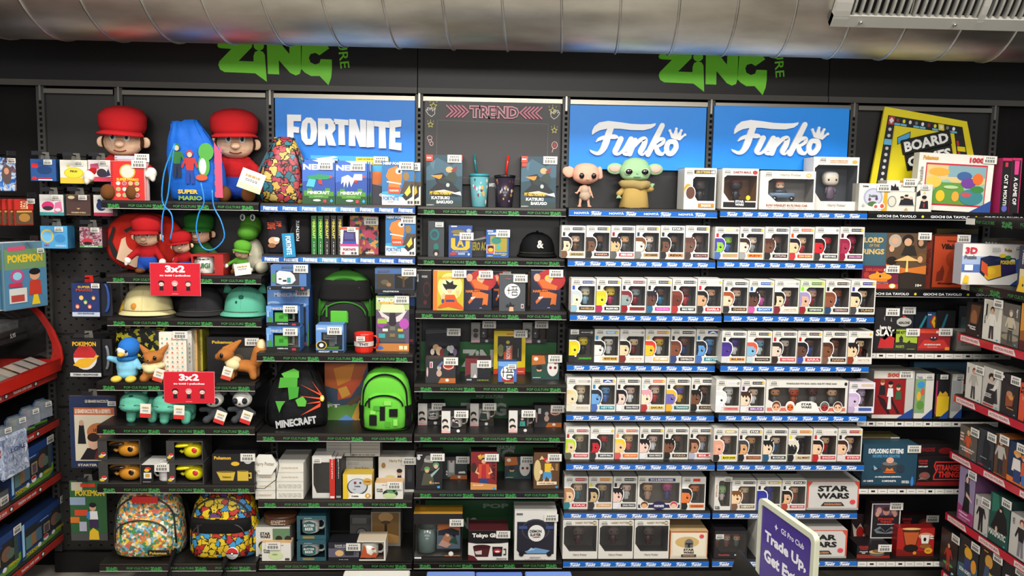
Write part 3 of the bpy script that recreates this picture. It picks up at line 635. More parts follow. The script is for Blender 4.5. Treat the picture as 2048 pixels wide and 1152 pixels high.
row(4, 4, 1136.4, 1441, 658.5, 726.5, ['plain yellow head|e6cc1c|d8bc18|222|333@2a2a2a|3a3a1a|4b3|JACK SKELLINGTON|222:', 'pale face with black hair|e9e2d0|111|ddd|39c|e2a52a|222|MICKEY MOUSE|2f9fd0:MICKEY', 'dark hair and round glasses|e9c59c|19130f|7a2a28|ddd|e6ddc8|b98|HARRY POTTER|ddd8cc:', 'yellow and red mask|e2b92c|d43a2a|ccc|dc4|dba95a|fff|MY HERO|d07a20:',
 'brown furry face|7c4630|6a3826|347|222|222|dcc|CHEWBACCA|322:', 'blue striped face|5c94cc|20222c|46a|27a|1f7a8a|bdd|NEYTIRI|1f3f8a:A'])
row(5, 4, 1441.5, 1743.6, 662, 729.5, ['deep violet head|48308c|3d2878|ccc|222|da9a4a|246|RUIN|222:', 'blue face with red feathers|7ab0d0|d4553a|bcc|eee|222|b97|NAMOR|222:', 'pale scarred face|d9c6b4|2a2422|322|a22|b5303a|fcc|DEAD STRANGE|3a2024:', 'black haired girl in blue|5f3c30|16131c|3a4a9c|a22|b5303a|fcc|SARA|3a2024:',
 'brown haired dark woman|7a4a30|4a2a1c|754|ddd|222|c97|NAKIA|222:', 'brown jacket and glasses|eac79c|1c1512|8a3a22|ddd|e8e0d0|b98|HARRY POTTER|e0dcd4:'])
row(4, 5, 1131.9, 1430, 756, 823, ['blond hair and cream dress|f0d8b4|e2cc96|d8d2bc|ddd|dcd6c4|b98|FLEUR DELACOUR|c8c2b4:', 'light blue striped face|6aa0d4|262a33|46a|27a|1f7a8a|bdd|NEYTIRI|1f3f8a:A', 'dark haired woman in white|eac4b4|17131a|ddd|222|222|ccc|DIANA PRINCE|222:', 'pink haired pale girl|efd6b8|d59aa4|a33|acc|dcc870|533|SAKURA|d0602a:',
 'purple and gold creature|6a62b0|e0b030|da3|222|1a5a5a|bdd|THANOS|222:', 'dark bearded man|6f4630|16110f|222|222|2a241c|b97|KARGA|222:'])
row(5, 5, 1429.5, 1529.4, 760, 826, ['white helmet with dark visor|e9e8e4|d8d8d4|ddd|ccc|d9938c|b44|STORMTROOPER|ddd:', 'brown haired man in white|efcdb0|3d2418|ddd|526|7a2a5a|ccf|BRUCE|222:'])
row(4, 6, 1129.6, 1425.8, 855.5, 918.5, ['lime curly haired girl|e4c49c|b4cf3a|554|a22|b02f38|ecc|ENCHANTRESS|b8303a:', 'horned crimson face|c4222a|1c1014|333|ddd|222|ddd|DARTH MAUL|eee:', 'golden spiky haired boy|ecc292|e8c232|c55|d83|d8622c|fc8|SUPER SAIYAN|d4562a:', 'pale woman in white dress|eac4b4|1b151a|ddd|222|222|ccc|DIANA PRINCE|222:',
 'black bearded soldier|7a4c34|15110f|222|222|2a241c|b97|KARGA|222:', 'brown haired girl in grey|b07a58|3d2418|aab|222|b81f28|ecc|ELI|23284a:'])
row(5, 6, 1425, 1722.4, 857.5, 923, ['bald pink man|e2a68c|d89a80|222|222|d8c832|222|BLACK ADAM|b8a030:ADAM', 'grey capped officer|d9a06a|3c3c42|1c2022|222|7a3a28|b85|TALA DURITH|222:STAR', 'black fringed boy|ecccac|14161a|257|222|222|ccc|BUCKLER|222:', 'white capped dark head|1a1a1e|d9d2c0|222|dc4|c9b48a|422|ALL MIGHT|d07a20:',
 'black haired red suited man|eac09a|1a1412|b22|b22|b81f28|ecc|SHAZAM|e8dcd4:', 'wavy dark haired boy|e5bc9a|3a221c|dcc|222|b81f28|ecc|STEVE|a8232a:'])
row(4, 7, 1126.8, 1273.5, 953, 1018, ['sandy haired boy in teal|e8c49c|b5825a|2f7f8a|ddd|b81f28|ecc|MAX|b02f30:', 'dark haired plague mask|c9a878|17191a|333|dc4|c9954a|ecc|OVERHAUL|d07a20:', 'black haired girl in white|eac4b4|1b151a|ddd|222|222|ccc|DIANA PRINCE|222:'])
OFF = 1
row(5, 7, 1461.5, 1611.5, 960, 1022, ['brown haired boy in brown|eccaa0|7a4a22|754|ddd|8a6a3c|ddc|NEWT|222:', 'indigo glowing eyed head|3038a0|2a3090|24a|222|444|ddc|ADAM|a89030:ADAM', 'braided black haired woman|e0b088|1c1814|a43|222|b8404a|ecc|FENNEC SHAND|222:STAR'])
# odd figure boxes of the same shelves
cA = ['d99a70', '4a2a1c', '555', 'd5522f', 'e8dccc', '9a4a2a', '5a3030', '6c4040', '777', 'e0b894', '3d2a24', '666']
o, w, h, dep, Y = winbox(5, 5, 1529.4, 1693.8, 761, 826, 'wide figure box with four figures behind one window, right bay', cA, 'x', s='T .55 .9 .62 .05 333 THE MANDALORIAN WITH GROGU / AHSOKA / BOBA FETT / FENNEC SHAND;R 0.02 .06 .96 .1 d0705c;P e8e5dd .33 .04 .67 .04 .62 .3 .56 .36 .44 .36 .38 .3;T .5 .27 .13 .07 1a1a1a STAR;T .5 .18 .13 .07 1a1a1a WARS;E .97 .9 .018 .05 222'
 +''.join(';E %g .2 .058 .17 f2f0ea;E %g .21 .05 .145 %s;E %g .17 .042 .11 %s;E %g .18 .008 .02 111;E %g .18 .008 .02 111'%(u, u, a, u, c, u-.02, u+.02) for u, a, c in ((.13, '6b3a22', 'd9a27c'), (.3, 'e0dcd0', 'd2622f'), (.72, '5b6b62', '9a3030'), (.88, '4a2c20', 'e2b48e'))), figs=4, wn=(.03, .2, .97, .78), st=(.09, .92), corner=False, group='odd sized figure boxes')
winbox(5, 5, 1695, 1748, 765, 826, 'lilac creature figure box at right end of fourth figure row', ('c9b4d0', 'bda4c8', 'b5a0c0', 'e8e0ea'), 'x', 'dcd3dc', 'R .46 .865 .47 .085 cbb8a0;R .4 .07 .5 .1 3a5a9c', group='odd sized figure boxes', st=(.2, .9))
winbox(4, 7, 1273.5, 1361.5, 952, 1019, 'wide two figure box with navy band, sixth figure row', ('d9a878', '6a3a22', 'b98', 'b04a8a', 'c23a5a', '447'), 'x', s='R .24 .84 .62 .09 2a2f6a;T .55 .885 .52 .05 eee RYU & BRITE BOMBER;R .02 .05 .96 .1 2a2450;E .16 .13 .1 .12 f2f0ea;E .16 .14 .085 .1 6a3a22;E .16 .11 .07 .07 d9a878;E .84 .13 .1 .12 f2f0ea;E .84 .14 .085 .1 c23a5a;E .84 .11 .07 .07 e0b898;E .5 .12 .16 .12 2a2450;T .5 .11 .22 .07 eee FORTNITE', figs=2, wn=(.04, .19, .96, .8), st=(.1, .9), corner=False, group='odd sized figure boxes')
winbox(4, 7, 1361.5, 1410.4, 954, 1020, 'figure box with dark capped head and orange name band', ('e2783a', '23252a', '222', 'ddd'), 'x', s='R .46 .865 .3 .085 d03a2a;R .34 .07 .61 .1 e07a28;T .66 .12 .5 .06 822 GUARDIAN', group='odd sized figure boxes')
winbox(5, 7, 1427, 1461, 955, 1021, 'green big eared figure box partly turned, left end of right bay sixth row', ('9ac48a', '8ab87a', 'cbb', 'e8e5dd'), 'x', s='W .12 .6 .1 .4 a33 SPECIAL;T .2 .1 .3 .05 111 STAR;T .2 .05 .3 .05 111 WARS', wn=(.25, .12, .96, .9), corner=False, group='odd sized figure boxes', st=(.8, .95))
for i in range(3):
    x0 = 1124+i*71.3
    winbox(4, 8, x0, x0+71, 1039, 1117.5, ['leftmost', 'middle', 'rightmost'][i]+' of three large grey windowed broom rider boxes on lowest left shelf', ('6a5a50', '2a2220', '4a3030', 'ddd'), 'x', 'd8d4ca', 'T .6 .93 .5 .06 8a7a5a HARRY POTTER;E .9 .93 .06 .055 8a7a4a;T .9 .93 .08 .04 eee 135;T .5 .1 .4 .07 9a9284 Harry Potter', '57524e', wn=(.03, .19, .97, .86), st=(.16, .93), corner=False, group='large grey windowed boxes', dep=.15)
def swbox(k, r, x0, x1, yt, yb, lab, nm='collector_box'):
    return B(k, r, x0, x1, yt, yb, .14, nm, lab, 'box', 'c9c6c0', 'R 0 0 1 .07 a9a6a0;P c8503a .0 .07 .03 .07 .03 .8 .1 .97 0 1;P c8503a 1 .07 .97 .07 .97 .8 .9 .97 1 1;R 0 .97 1 .03 c8503a;T .5 .74 .6 .2 1a1a1a STAR;T .5 .49 .62 .2 1a1a1a WARS;P 2c2a2a .27 .14 .73 .14 .67 .27 .33 .27;T .5 .2 .33 .07 c88a60 MANDALORIAN;E .88 .28 .055 .08 d8404a', tp='bdb9b2', st=None, group='grey and orange lidded collector boxes')
swbox(5, 7, 1612.5, 1716, 962, 1019.5, 'grey box with orange edge and black capitals, upper one beside white framed sign')
swbox(5, 8, 1585, 1692, 1060, 1117.5, 'grey box with orange edge and black capitals, lower one behind purple sign')
o = B(4, 8, 1339, 1414, 1062, 1119, .14, 'collector_box', 'cream box with helmet picture and orange outline beside the grey windowed boxes', 'box', 'd9cdb4', 'P b8622c 0 0 .02 0 .02 1 0 1;P b8622c 1 0 .98 0 .98 1 1 1;R 0 .95 1 .05 b8622c;R .07 .1 .86 .82 e2d8c2;E .45 .6 .32 .2 c9a86a;E .5 .55 .12 .17 6d6a66;R .39 .4 .22 .15 6d6a66;R .47 .42 .06 .14 1d1b1a;R .41 .52 .18 .05 1d1b1a;T .5 .33 .28 .08 1a1a1a STAR;T .5 .23 .28 .08 1a1a1a WARS;R .3 .07 .4 .09 3a3330;T .5 .115 .3 .05 c98a55 MANDALORIAN;R 0 0 1 .05 b5b0a6;E .83 .82 .06 .07 d8404a', side='a8562c', tp='c9a878', st=None, group='grey and orange lidded collector boxes')
winbox(5, 8, 1427, 1494, 1062, 1119, 'dark boxed figure set with red and white names on lowest right shelf', ('bcc8c0', 'c8604a', '8a2a2a', 'c9b8a8', 'c06a44', '844', 'e0b090', '9a3a30', '466'), 'x', '1d1b20', 'T .3 .12 .35 .06 b44 WandaVision;T .72 .12 .2 .05 ddd PIETRO', '3a3438', figs=3, wn=(.04, .22, .96, .9), st=(.15, .8), corner=False, group='odd sized figure boxes', dep=.14)
winbox(5, 8, 1512, 1556, 1040, 1119, 'pale windowed box half hidden behind the white framed sign', ('8a8078', '3a3430', '555', 'ddd'), 'x', 'd0ccc2', '', '57524e', wn=(.05, .2, .95, .86), corner=False, group='odd sized figure boxes', dep=.14)
# top shelf boxes of these bays
winbox(4, 1, 1366, 1431, 336, .03, 'white figure box with flames and dark winged figure, beside green headed figure', ('3c2f2c', '4a2a20', '2a2426', '222'), 'x', s='R .3 .86 .66 .09 1c1a16;T .58 .905 .44 .06 d8b860 LORD OF THE RINGS;T .88 .905 .13 .07 eee 448;E .12 .5 .12 .12 e0942a;E .12 .42 .1 .1 e8c23a;E .2 .4 .16 .17 f2f0ea;E .2 .4 .14 .15 5a3422;R .45 .05 .5 .1 b08038;T .7 .1 .3 .06 eed BALROG', inner='2d2b2c', st=(.16, .9), corner=False, group='windowed figure boxes on the top shelf', dep=.13)
winbox(5, 1, 1441.5, 1515, 337, .012, 'white figure box with dark robed figure on orange backdrop, top shelf', ('2a2022', '7a2a22', '1f1c20', '222'), 'x', s='R .2 .86 .6 .09 d8c8c0;T .55 .905 .5 .06 8a2a2a DARTH MAUL;E .9 .905 .07 .05 a33;R .05 .04 .9 .13 111;P 111 .35 .04 .65 .04 .65 .24 .35 .24;T .5 .185 .24 .06 eee STAR;T .5 .11 .24 .06 eee WARS;E .73 .28 .06 .06 e8d22a', inner='8a5a26', wn=(.05, .2, .96, .83), st=(.14, .92), corner=False, group='windowed figure boxes on the top shelf', dep=.13)
o, w, h, dep, Y = winbox(5, 1, 1517, 1629, 342, .014, 'wide pale box with ginger figure riding a blue car, top shelf', ('e0b898', 'c4562a', '5a6a80', 'ddd'), 'x', 'd9d4c8', 'T .55 .89 .38 .08 a59a80 Harry Potter;E .87 .89 .05 .055 c9a04a;T .87 .89 .06 .05 eee 112;T .5 .11 .75 .06 a0604a RON WEASLEY IN FLYING CAR;L .5 .05 .7 .03 b5ab98 1', '8f8a84', wn=(.15, .2, .97, .8), st=(.15, .92), corner=False, contents=False, group='windowed figure boxes on the top shelf', dep=.12)
b = MB(); c = (WX(1569, 1.78, Y)-o.location.x); zc = .2*h+.004
b.loft([(c, .05, zc+.012, .062, .02, 3), (c, .05, zc+.03, .064, .022, 3), (c, .05, zc+.036, .06, .02, 3)], '6c8098:g', 20); b.loft([(c-.005, .05, zc+.036, .032, .018, 3), (c-.005, .05, zc+.05, .024, .015, 3)], '3a4450:g', 16)
for s in (-.036, .04): b.T = Matrix.Translation((c+s, .026, zc+.011)) @ Matrix.Rotation(PI/2, 4, 'X'); b.loft([(0, 0, -.003, .011, .011, 2), (0, 0, .003, .011, .011, 2)], '1a1a1a', 14); b.loft([(0, 0, .003, .006, .006, 2), (0, 0, .004, .006, .006, 2)], 'ccc:x', 10)
b.T = Matrix.Identity(4); b.obj('toy_car', o)
b = MB(); figure(b, c-.008, .05, zc+.02, .075, 'e0b898', 'c4562a', '3a3a40'); b.obj('figure', o)
winbox(5, 1, 1622, 1714, 314, .05, 'tall pale windowed box with grey bearded robed figure at right end', ('d9cdbc', 'c9c4bc', '6a5a6a', 'ddd'), 'x', 'd9d4cc', 'T .55 .93 .4 .03 b5804a ALBUS DUMBLEDORE;T .55 .895 .4 .025 b5804a WITH WIZARD;E .9 .91 .06 .035 c9a04a;T .55 .09 .4 .07 a8a49c Harry Potter', '55585e', wn=(.03, .17, .97, .85), st=(.2, .95), corner=False, group='windowed figure boxes on the top shelf', dep=.12)
# ---------------------------------------------------------------- soft goods builders
from mathutils import noise
def wob(b, n0, amp, fr, seed=0, vert=.4):
    for i in range(n0, len(b.v)):
        p = Vector(b.v[i]); q = noise.noise_vector(Vector((p.x*fr+seed, p.y*fr, p.z*fr*vert)))
        b.v[i] = tuple(p+q*amp)
def blob(par, name, parts, m, vox=.0045):
    b = MB()
    for p in parts: b.ell(*p[:6], m, 2, 16, p[6] if len(p) > 6 else (0, 0, 0))
    o = b.obj(name, par); md = o.modifiers.new('remesh', 'REMESH'); md.mode = 'VOXEL'; md.voxel_size = vox; md.use_smooth_shade = True
    s = o.modifiers.new('smooth', 'SMOOTH'); s.iterations = 4; return o
def piece(par, name, f):
    b = MB(); f(b); return b.obj(name, par)
def limb(p, q, r0, r1, n=5):
    return [(p[0]+(q[0]-p[0])*i/n, p[1]+(q[1]-p[1])*i/n, p[2]+(q[2]-p[2])*i/n)+(r0+(r1-r0)*i/n,)*3 for i in range(n+1)]
def eyes(par, x, y, z, r, dx, white=True, rz=1.35):
    for s in (-1, 1):
        b = MB()
        if white: b.ell(x+s*dx, y, z, r, r*.45, r*rz, 'e8e6e0:g', 2, 12); b.ell(x+s*dx, y-r*.3, z, r*.6, r*.35, r*rz*.65, '3a7a9a:g', 2, 10)
        b.ell(x+s*dx, y-r*.45, z, r*(.38 if white else .9), r*.34, r*rz*(.5 if white else .9), '080808:g', 2, 10)
        b.ell(x+s*dx-r*.15, y-r*.72, z+r*.35, r*.14, r*.1, r*.18, 'fff:g', 2, 6); b.obj('eye', par)
def doll(px, yt, k, r, inset, label, H=None, cap='a91c20', skin='e0b898', hair='4a2a1a', shirt='a01a1e', pants='1c3a8a', shoe='6a4020', glove='ddd6c8', yaw=0, tilt=0, z=None, arms=((.34, -.1, .2), (.34, -.1, .2)), cat='plush doll', dx=0, stand=False):
    Y = SH[k, r][0]+inset; z0 = top(k, r) if z is None else z; X = WX(px, z0, Y); H = H or WZ(px, yt, Y)-z0
    e = empty('plush_doll', label, cat, (X, Y, z0), yaw, 'plush dolls'); e.rotation_euler.y = tilt
    F = lambda *a: tuple(c*H for c in a)
    bz = 0 if not stand else .1
    blob(e, 'shirt', [F(0, 0, .34, .15, .12, .15)]+sum([limb(F(s*.11, 0, .42), F(s*arms[i][0], arms[i][1], arms[i][2]+.02), .06*H, .05*H) for i, s in enumerate((-1, 1))], []), shirt+':p')
    leg = (sum([limb(F(s*.08, -.05, .1), F(s*.12, -.2, .07), .075*H, .065*H) for s in (-1, 1)], []) if not stand else sum([limb(F(s*.08, 0, .22), F(s*.1, -.02, .08), .085*H, .075*H) for s in (-1, 1)], []))
    blob(e, 'trousers', [F(0, .01, .17+bz*.4, .165, .135, .15)]+leg, pants+':p')
    for i, s in enumerate((-1, 1)):
        a = arms[i]; blob(e, 'hand', [F(s*a[0], a[1]-.01, a[2], .06, .055, .065), F(s*(a[0]+.02), a[1]-.03, a[2]-.05, .028, .03, .04), F(s*(a[0]-.03), a[1]-.04, a[2]-.02, .022, .03, .03)], glove+':p', .004)
        sp = F(s*.12, -.22, .08, .075, .07, .085) if not stand else F(s*.11, -.06, .05, .08, .11, .05)
        blob(e, 'shoe', [sp, (sp[0], sp[1]+.04*H, sp[2], sp[3]*.9, sp[4], sp[5]*.8)], shoe+':p')
    h = blob(e, 'head', [F(0, -.02, .6, .2, .17, .155), F(0, -.03, .54, .165, .14, .09)], skin+':p')
    for s in (-1, 1): blob(h, 'ear', [F(s*.215, 0, .6, .05, .03, .06)], skin+':p', .004)
    piece(h, 'nose', lambda b: b.ell(*F(0, -.2, .575, .05, .04, .038), skin+':p', 2, 14))
    eyes(h, 0, -.178*H, .645*H, .034*H, .068*H)
    piece(h, 'mouth', lambda b: b.tube([F(x, -.175-.012*math.cos(x*20), .515-.02*math.cos(x*22)) for x in (-.06, -.03, 0, .03, .06)], .007*H, '6a2a20:p', 6))
    blob(h, 'hair', [F(0, .04, .64, .205, .17, .16), F(.175, -.03, .6, .035, .06, .07), F(-.175, -.03, .6, .035, .06, .07)], hair+':p')
    def capf(b):
        b.loft([F(0, .0, .69, .215, .19)+(2,), F(0, -.01, .75, .235, .2)+(2,), F(0, -.01, .86, .24, .2)+(2.2,), F(0, .02, .93, .19, .19)+(2,), F(0, .02, .965, .1, .1)+(2,), F(0, .02, .975, .01, .01)+(2,)], cap+':p', 24)
        n = len(b.v); v = []; 
        for i in range(15):
            a = PI*(1.12+.76*i/14); v += [F(.2*math.cos(a), .19*math.sin(a), .71), F(.25*math.cos(a), -.05+.3*math.sin(a), .675), F(.25*math.cos(a), -.05+.3*math.sin(a), .655), F(.2*math.cos(a), .19*math.sin(a), .68)]
        f = []
        for i in range(14): k = 4*i; f += [(k, k+1, k+5, k+4), (k+1, k+2, k+6, k+5), (k+2, k+3, k+7, k+6)]
        b.add(v, f, cap+':p', True); wob(b, 0, .02*H, 9/H*.3, px)
    piece(h, 'cap', capf)
    return e, H
def cardtag(par, x, y, z, w=.05, h=.06, tilt=.2, col='e9e6de', col2='c8202a'):
    b = MB(); b.rbox(-w/2, w/2, -.001, .001, -h/2, h/2, col, .0005); art(b, w, h, -.001+.0, 'R -.0 -.5 1 .3 %s;L .5 .2 .6 .25 b09050 1;R .2 -.12 .6 .22 ddd;L .5 0 .5 .14 444 2'%col2)
    o = b.obj('swing_tag', par, (x, y, z)); o.rotation_euler = (0, tilt, 0); return o
def backpack(px0, px1, yt, yb, k, r, label, main, front, trim, low=None, inset=None, dep=.16, name='backpack', z=None, strap='141313'):
    X, w, Y, z0, h = fit(k, r, px0, px1, yt, yb, z); dep = min(dep, -.03-Y); cy = dep*.55
    e = empty(name, label, 'backpack', (X, Y, z0), 0, 'backpacks on the shelves')
    b = MB()
    zs = [0, .02, .1, .35, .6, .78, .9, .97, 1]; ws = [.8, .95, 1, 1, .95, .86, .7, .45, .15]; ds = [.7, .9, 1, 1, .95, .9, .75, .5, .2]
    b.loft([(0, cy, a*h*.98+.0, w/2*c, dep*.42*d, 3.2) for a, c, d in zip(zs, ws, ds)], main, 40); wob(b, 0, .006, 14, px0)
    o = b.obj('main_compartment', e)
    b = MB(); zs = [0, .03, .2, .42, .52, .56]
    b.loft([(0, cy-dep*.36, h*(.05+a), w*.4*c, dep*.2*c, 3) for a, c in zip(zs, (.8, .97, 1, .98, .8, .5))], front, 36); wob(b, 0, .004, 16, px1); o2 = b.obj('front_pocket', e)
    b = MB(); p = [(w*.42*math.cos(a), cy-dep*.31-.012*math.sin(a), h*(.56+.34*math.sin(a))) for a in [PI*i/20 for i in range(21)]]
    b.tube([(w*.44, cy-dep*.3, h*.2)]+p+[(-w*.44, cy-dep*.3, h*.2)], .004, trim, 8); b.obj('zip', e)
    b = MB(); p = [(w*.36*math.cos(a), cy-dep*.54, h*(.42+.17*math.sin(a))) for a in [PI*i/14 for i in range(15)]]; b.tube(p, .0035, trim, 8); b.box(-w*.3, -w*.27, cy-dep*.58, cy-dep*.555, h*.4, h*.55, trim); b.obj('pocket_zip', o2)
    b = MB(); b.tube([(-.03, cy, h*.95), (-.025, cy-.0, h*1.0), (0, cy, h*1.02), (.025, cy, h*1.0), (.03, cy, h*.95)], .005, strap+':c', 8); b.obj('grab_loop', e)
    for s in (-1, 1):
        b = MB(); b.tube([(s*w*.2, cy+dep*.4, h*.85), (s*w*.42, cy+dep*.45, h*.6), (s*w*.52, cy+dep*.35, h*.3), (s*w*.5, cy+dep*.2, .03)], .012, strap+':c', 8); b.obj('strap', e)
    if low:
        b = MB(); b.loft([(0, cy, a*h, w/2*c*1.012, dep*.425*d, 3.2) for a, c, d in ((.005, .82, .72), (.03, .96, .92), (.1, 1, 1), (.4, 1.008, 1.008))], low, 40, True, False); b.obj('base_panel', e)
    return e, w, h, dep, cy
def drawbag(px0, px1, yt, yb, k, r, label, m, dep=.12, lean=.0, cord='1a1a1a', side=None, peak=-.2, twopeak=True, cords=True):
    X, w, Y, z0, h = fit(k, r, px0, px1, yt, yb); dep = min(dep, -.03-Y); cy = dep*.5
    e = empty('drawstring_bag', label, 'bag', (X, Y, z0), 0, 'drawstring bags on the shelves')
    b = MB(); b.loft([(lean*w*a*a+(peak*w*a if 1 else 0)*a, cy, h*a, w/2*c, dep/2*d, 2.6) for a, c, d in ((0, .86, .6), (.03, .97, .9), (.15, 1, 1), (.4, .98, 1), (.6, .9, .9), (.78, .74, .75), (.88, .6, .55), (.93, .52, .4), (1, .45, .2))], m, 48)
    n = 48
    for i in range(len(b.v)):
        x, y, z = b.v[i]; a = z/h
        if a > .55: f = (a-.55)/.45; t = math.sin(i % n*PI*2/n*11)*.006*f; b.v[i] = (x, y+t, z+t*1.2)
    wob(b, 0, .009, 11, px0); b.obj('bag_body', e)
    if cords:
        for s in (-1, 1):
            b = MB(); zt = h*.9; xt = (lean+peak)*w*.8
            b.tube([(xt+s*w*.2, cy-.02, zt), (xt*.6+s*w*.33, cy-dep*.45, h*.7), (s*w*.45, cy-dep*.55, h*.4), (s*w*.47, cy-dep*.5, h*.15), (s*w*.43, cy-dep*.4, .012)], .003, cord+':c', 6); b.obj('cord', e)
    return e, w, h, dep, cy, X, Y, z0
def capobj(px0, px1, yt, k, r, inset, label, m, brim=None, yb=None):
    X, w, Y, z0, h = fit(k, r, px0, px1, yt, inset if yb is None else yb); e = empty('baseball_cap', label, 'cap', (X, Y+.11, z0), 0, 'caps on the shelves'); brim = brim or m
    w *= .94; h = min(h, .13)
    def f(b):
        for n0 in (0,): b.loft([(0, 0, .002+h*a, w*.46*c, .082*c, 2.2) for a, c in ((0, 1), (.15, 1.02), (.45, .97), (.7, .83), (.87, .6), (.96, .33), (1, .03))], m, 32)
        wob(b, 0, .006, 12, px0)
    piece(e, 'crown', f)
    def g(b):
        v = []; n = 18
        for i in range(n+1):
            a = PI+PI*i/n; c, s = math.cos(a), math.sin(a); d = .014*abs(c)**2
            v += [(w*.45*c, .078*s, .02), (w*.53*c, .083*s+.055*s, .011-d*.4), (w*.53*c, .083*s+.055*s, .006-d*.4), (w*.45*c, .078*s, .014)]
        fs = []
        for i in range(n): q = 4*i; fs += [(q, q+1, q+5, q+4), (q+1, q+2, q+6, q+5), (q+2, q+3, q+7, q+6)]
        b.add(v, fs, brim, True)
    piece(e, 'brim', g); piece(e, 'brim_seam', lambda b: b.tube([(w*.485*math.cos(a), .088*math.sin(a), .021) for a in [PI+PI*i/16 for i in range(17)]], .0014, '55503f:c', 5))
    def q(b):
        for a in (-.9, 0, .9):
            b.tube([(w*.46*math.sin(a)*c, -.083*math.cos(a)*c, .002+h*t) for t, c in ((.05, 1), (.3, 1.0), (.5, .955), (.7, .83), (.87, .6), (.97, .3))], .0012, m, 5)
        b.ell(0, 0, h+.003, .006, .006, .004, m, 2, 8)
    piece(e, 'seam', q); return e, w, h
def mug(b, x, y, z, r, h, m, inner='d8d4cc:g', side=1, hm=None):
    b.loft([(x, y, z, r*.94, r*.94, 2), (x, y, z+.004, r, r, 2), (x, y, z+h, r, r, 2), (x, y, z+h, r*.9, r*.9, 2), (x, y, z+h*.3, r*.88, r*.88, 2)], m, 28, True)
    b.tube([(x+side*(r*.95+a), y, z+h*c) for a, c in ((0, .82), (r*.4, .86), (r*.66, .68), (r*.7, .5), (r*.6, .32), (r*.35, .2), (0, .2))], r*.13, hm or m, 8)
def openbox(k, r, x0, x1, yt, yb, label, cat, col, s, inner, wn, dep=.11, st=(.8, .9), grp='boxed mugs', name='mug_box', z=None, on=None):
    LAST['z'] = None
    zz = LAST[on] if on else z
    X, w, Y, z0, h = fit(k, r, x0, x1, yt, yb, zz); dep = min(dep, -.016-Y)
    e = empty(name, label, cat, (X, Y, z0), 0, grp); u0, v0, u1, v1 = wn; L, R_, Bz, T = (u0-.5)*w, (u1-.5)*w, v0*h, v1*h; t = .0015; b = MB()
    if Bz > 0: b.box(-w/2, w/2, 0, t, 0, Bz, col)
    if T < h-.001: b.box(-w/2, w/2, 0, t, T, h, col)
    if u0 > 0: b.box(-w/2, L, 0, t, Bz, T, col)
    if u1 < 1: b.box(R_, w/2, 0, t, Bz, T, col)
    b.box(-w/2, -w/2+t, t, dep, 0, h, col); b.box(w/2-t, w/2, t, dep, 0, h, col); b.box(-w/2+t, w/2-t, t, dep, 0, t, inner); b.box(-w/2, w/2, t, dep, h-t, h, col); b.box(-w/2+t, w/2-t, dep-t, dep, t, h-t, inner)
    art(b, w, h, -.0001, s); b.obj('carton', e); LAST[name] = z0+h+.0012
    if st: sticker(e, (st[0]-.5)*w, .001, st[1]*h, 'b' if w > .085 else 's')
    return e, w, h, dep, Y
# ---------------------------------------------------------------- plush toy bay, top shelf
e, H = doll(251, 207, 1, 1, .13, 'large plush doll in red cap sitting behind the red spiral notebook', yaw=.16, arms=((.33, -.06, .24), (.3, -.2, .28)))
e, H = doll(472, 211, 1, 1, .14, 'large plush doll in red cap leaning right of the blue drawstring bag', yaw=.28, arms=((.26, -.1, .24), (.3, -.14, .22)))
cardtag(e, .06, -.19, .09, .1, .085, .35, 'cfe4ea', 'bcd4a0')
def spiral(k, r, x0, x1, yt, yb, lab, col, s, n='spiral_notebook', rz=0, st=(.85, .95), tp='e9e2d8', dep=.018, ring=True, side=None):
    o, w, h, d, Y = B(k, r, x0, x1, yt, yb, dep, n, lab, 'notebook', col, s, side=side or tp, tp=tp, st=st, rz=rz, group='notebooks')
    if ring:
        b = MB()
        for i in range(18): z = h*(.04+.92*i/17); b.tube([(-w/2+.006+.008*math.cos(t), .009+.012*math.sin(t), z) for t in [PI*2*j/8 for j in range(8)]], .0012, 'b0181c', 5, closed=True)
        b.obj('spiral_binding', o)
    return o
dots = ''.join(';E %g %g .07 .055 %s;E %g %g .055 .043 %s'%(.22+i*.19, .13+j*.15, 'e8a8a0', .22+i*.19, .13+j*.15, ['d8b060', '9ab060', 'd8d0c8', 'a06070'][(i+j) % 4]) for i in range(4) for j in range(3))
spiral(1, 1, 232, 297, 312, .06, 'red spiral notebook with pink edge, the back one on top shelf', 'c8ccd0', 'R .0 .93 1 .07 b0b8c0;R 0 0 1 .93 d8858a', st=(.85, .96))
spiral(1, 1, 223, 290, 322, .035, 'red spiral notebook with round stickers printed on it, front one', 'cc2a24', 'E .5 .73 .24 .19 d8a03a;E .5 .73 .2 .16 e0c8b8;T .5 .53 .66 .065 e8c830 SUPER MARIO'+dots, st=(.86, .93))
e, w, h, dep, cy, X, Y, z0 = drawbag(333, 450, 242, .015, 1, 1, 'blue drawstring bag with three blurry figures and red check side', '1a5cb8:f', .1, 0, '3a8ad0', peak=-.22, cords=False)
def f(b):
    art(b, w, h, -.006+.0, 'H .2 .3 .42 d9b090 2a6a30 2a6a30 1c2540;H .42 .22 .42 d9b090 b02a28 b02a28 1c3a8a;E .7 .62 .13 .11 4a9a3a;E .66 .45 .1 .14 4a9a3a;E .64 .44 .06 .1 dcdcd0;E .62 .3 .1 .04 c8502a;T .38 .12 .34 .055 d8b03a SUPER;T .42 .04 .4 .055 7a9a3a MARIO;P c04a6a .86 .05 .98 .05 .96 .6 .84 .75')
    for i in range(3):
        for j in range(9): b.prism([((.34+i*.045)*w, (.06+j*.07)*h), ((.38+i*.045)*w, (.06+j*.07)*h), ((.38+i*.045)*w, (.125+j*.07)*h), ((.34+i*.045)*w, (.125+j*.07)*h)], -.0085, 0, '2a5ac0' if (i+j) % 2 else 'd04a62')
piece(e, 'printed_front', f)
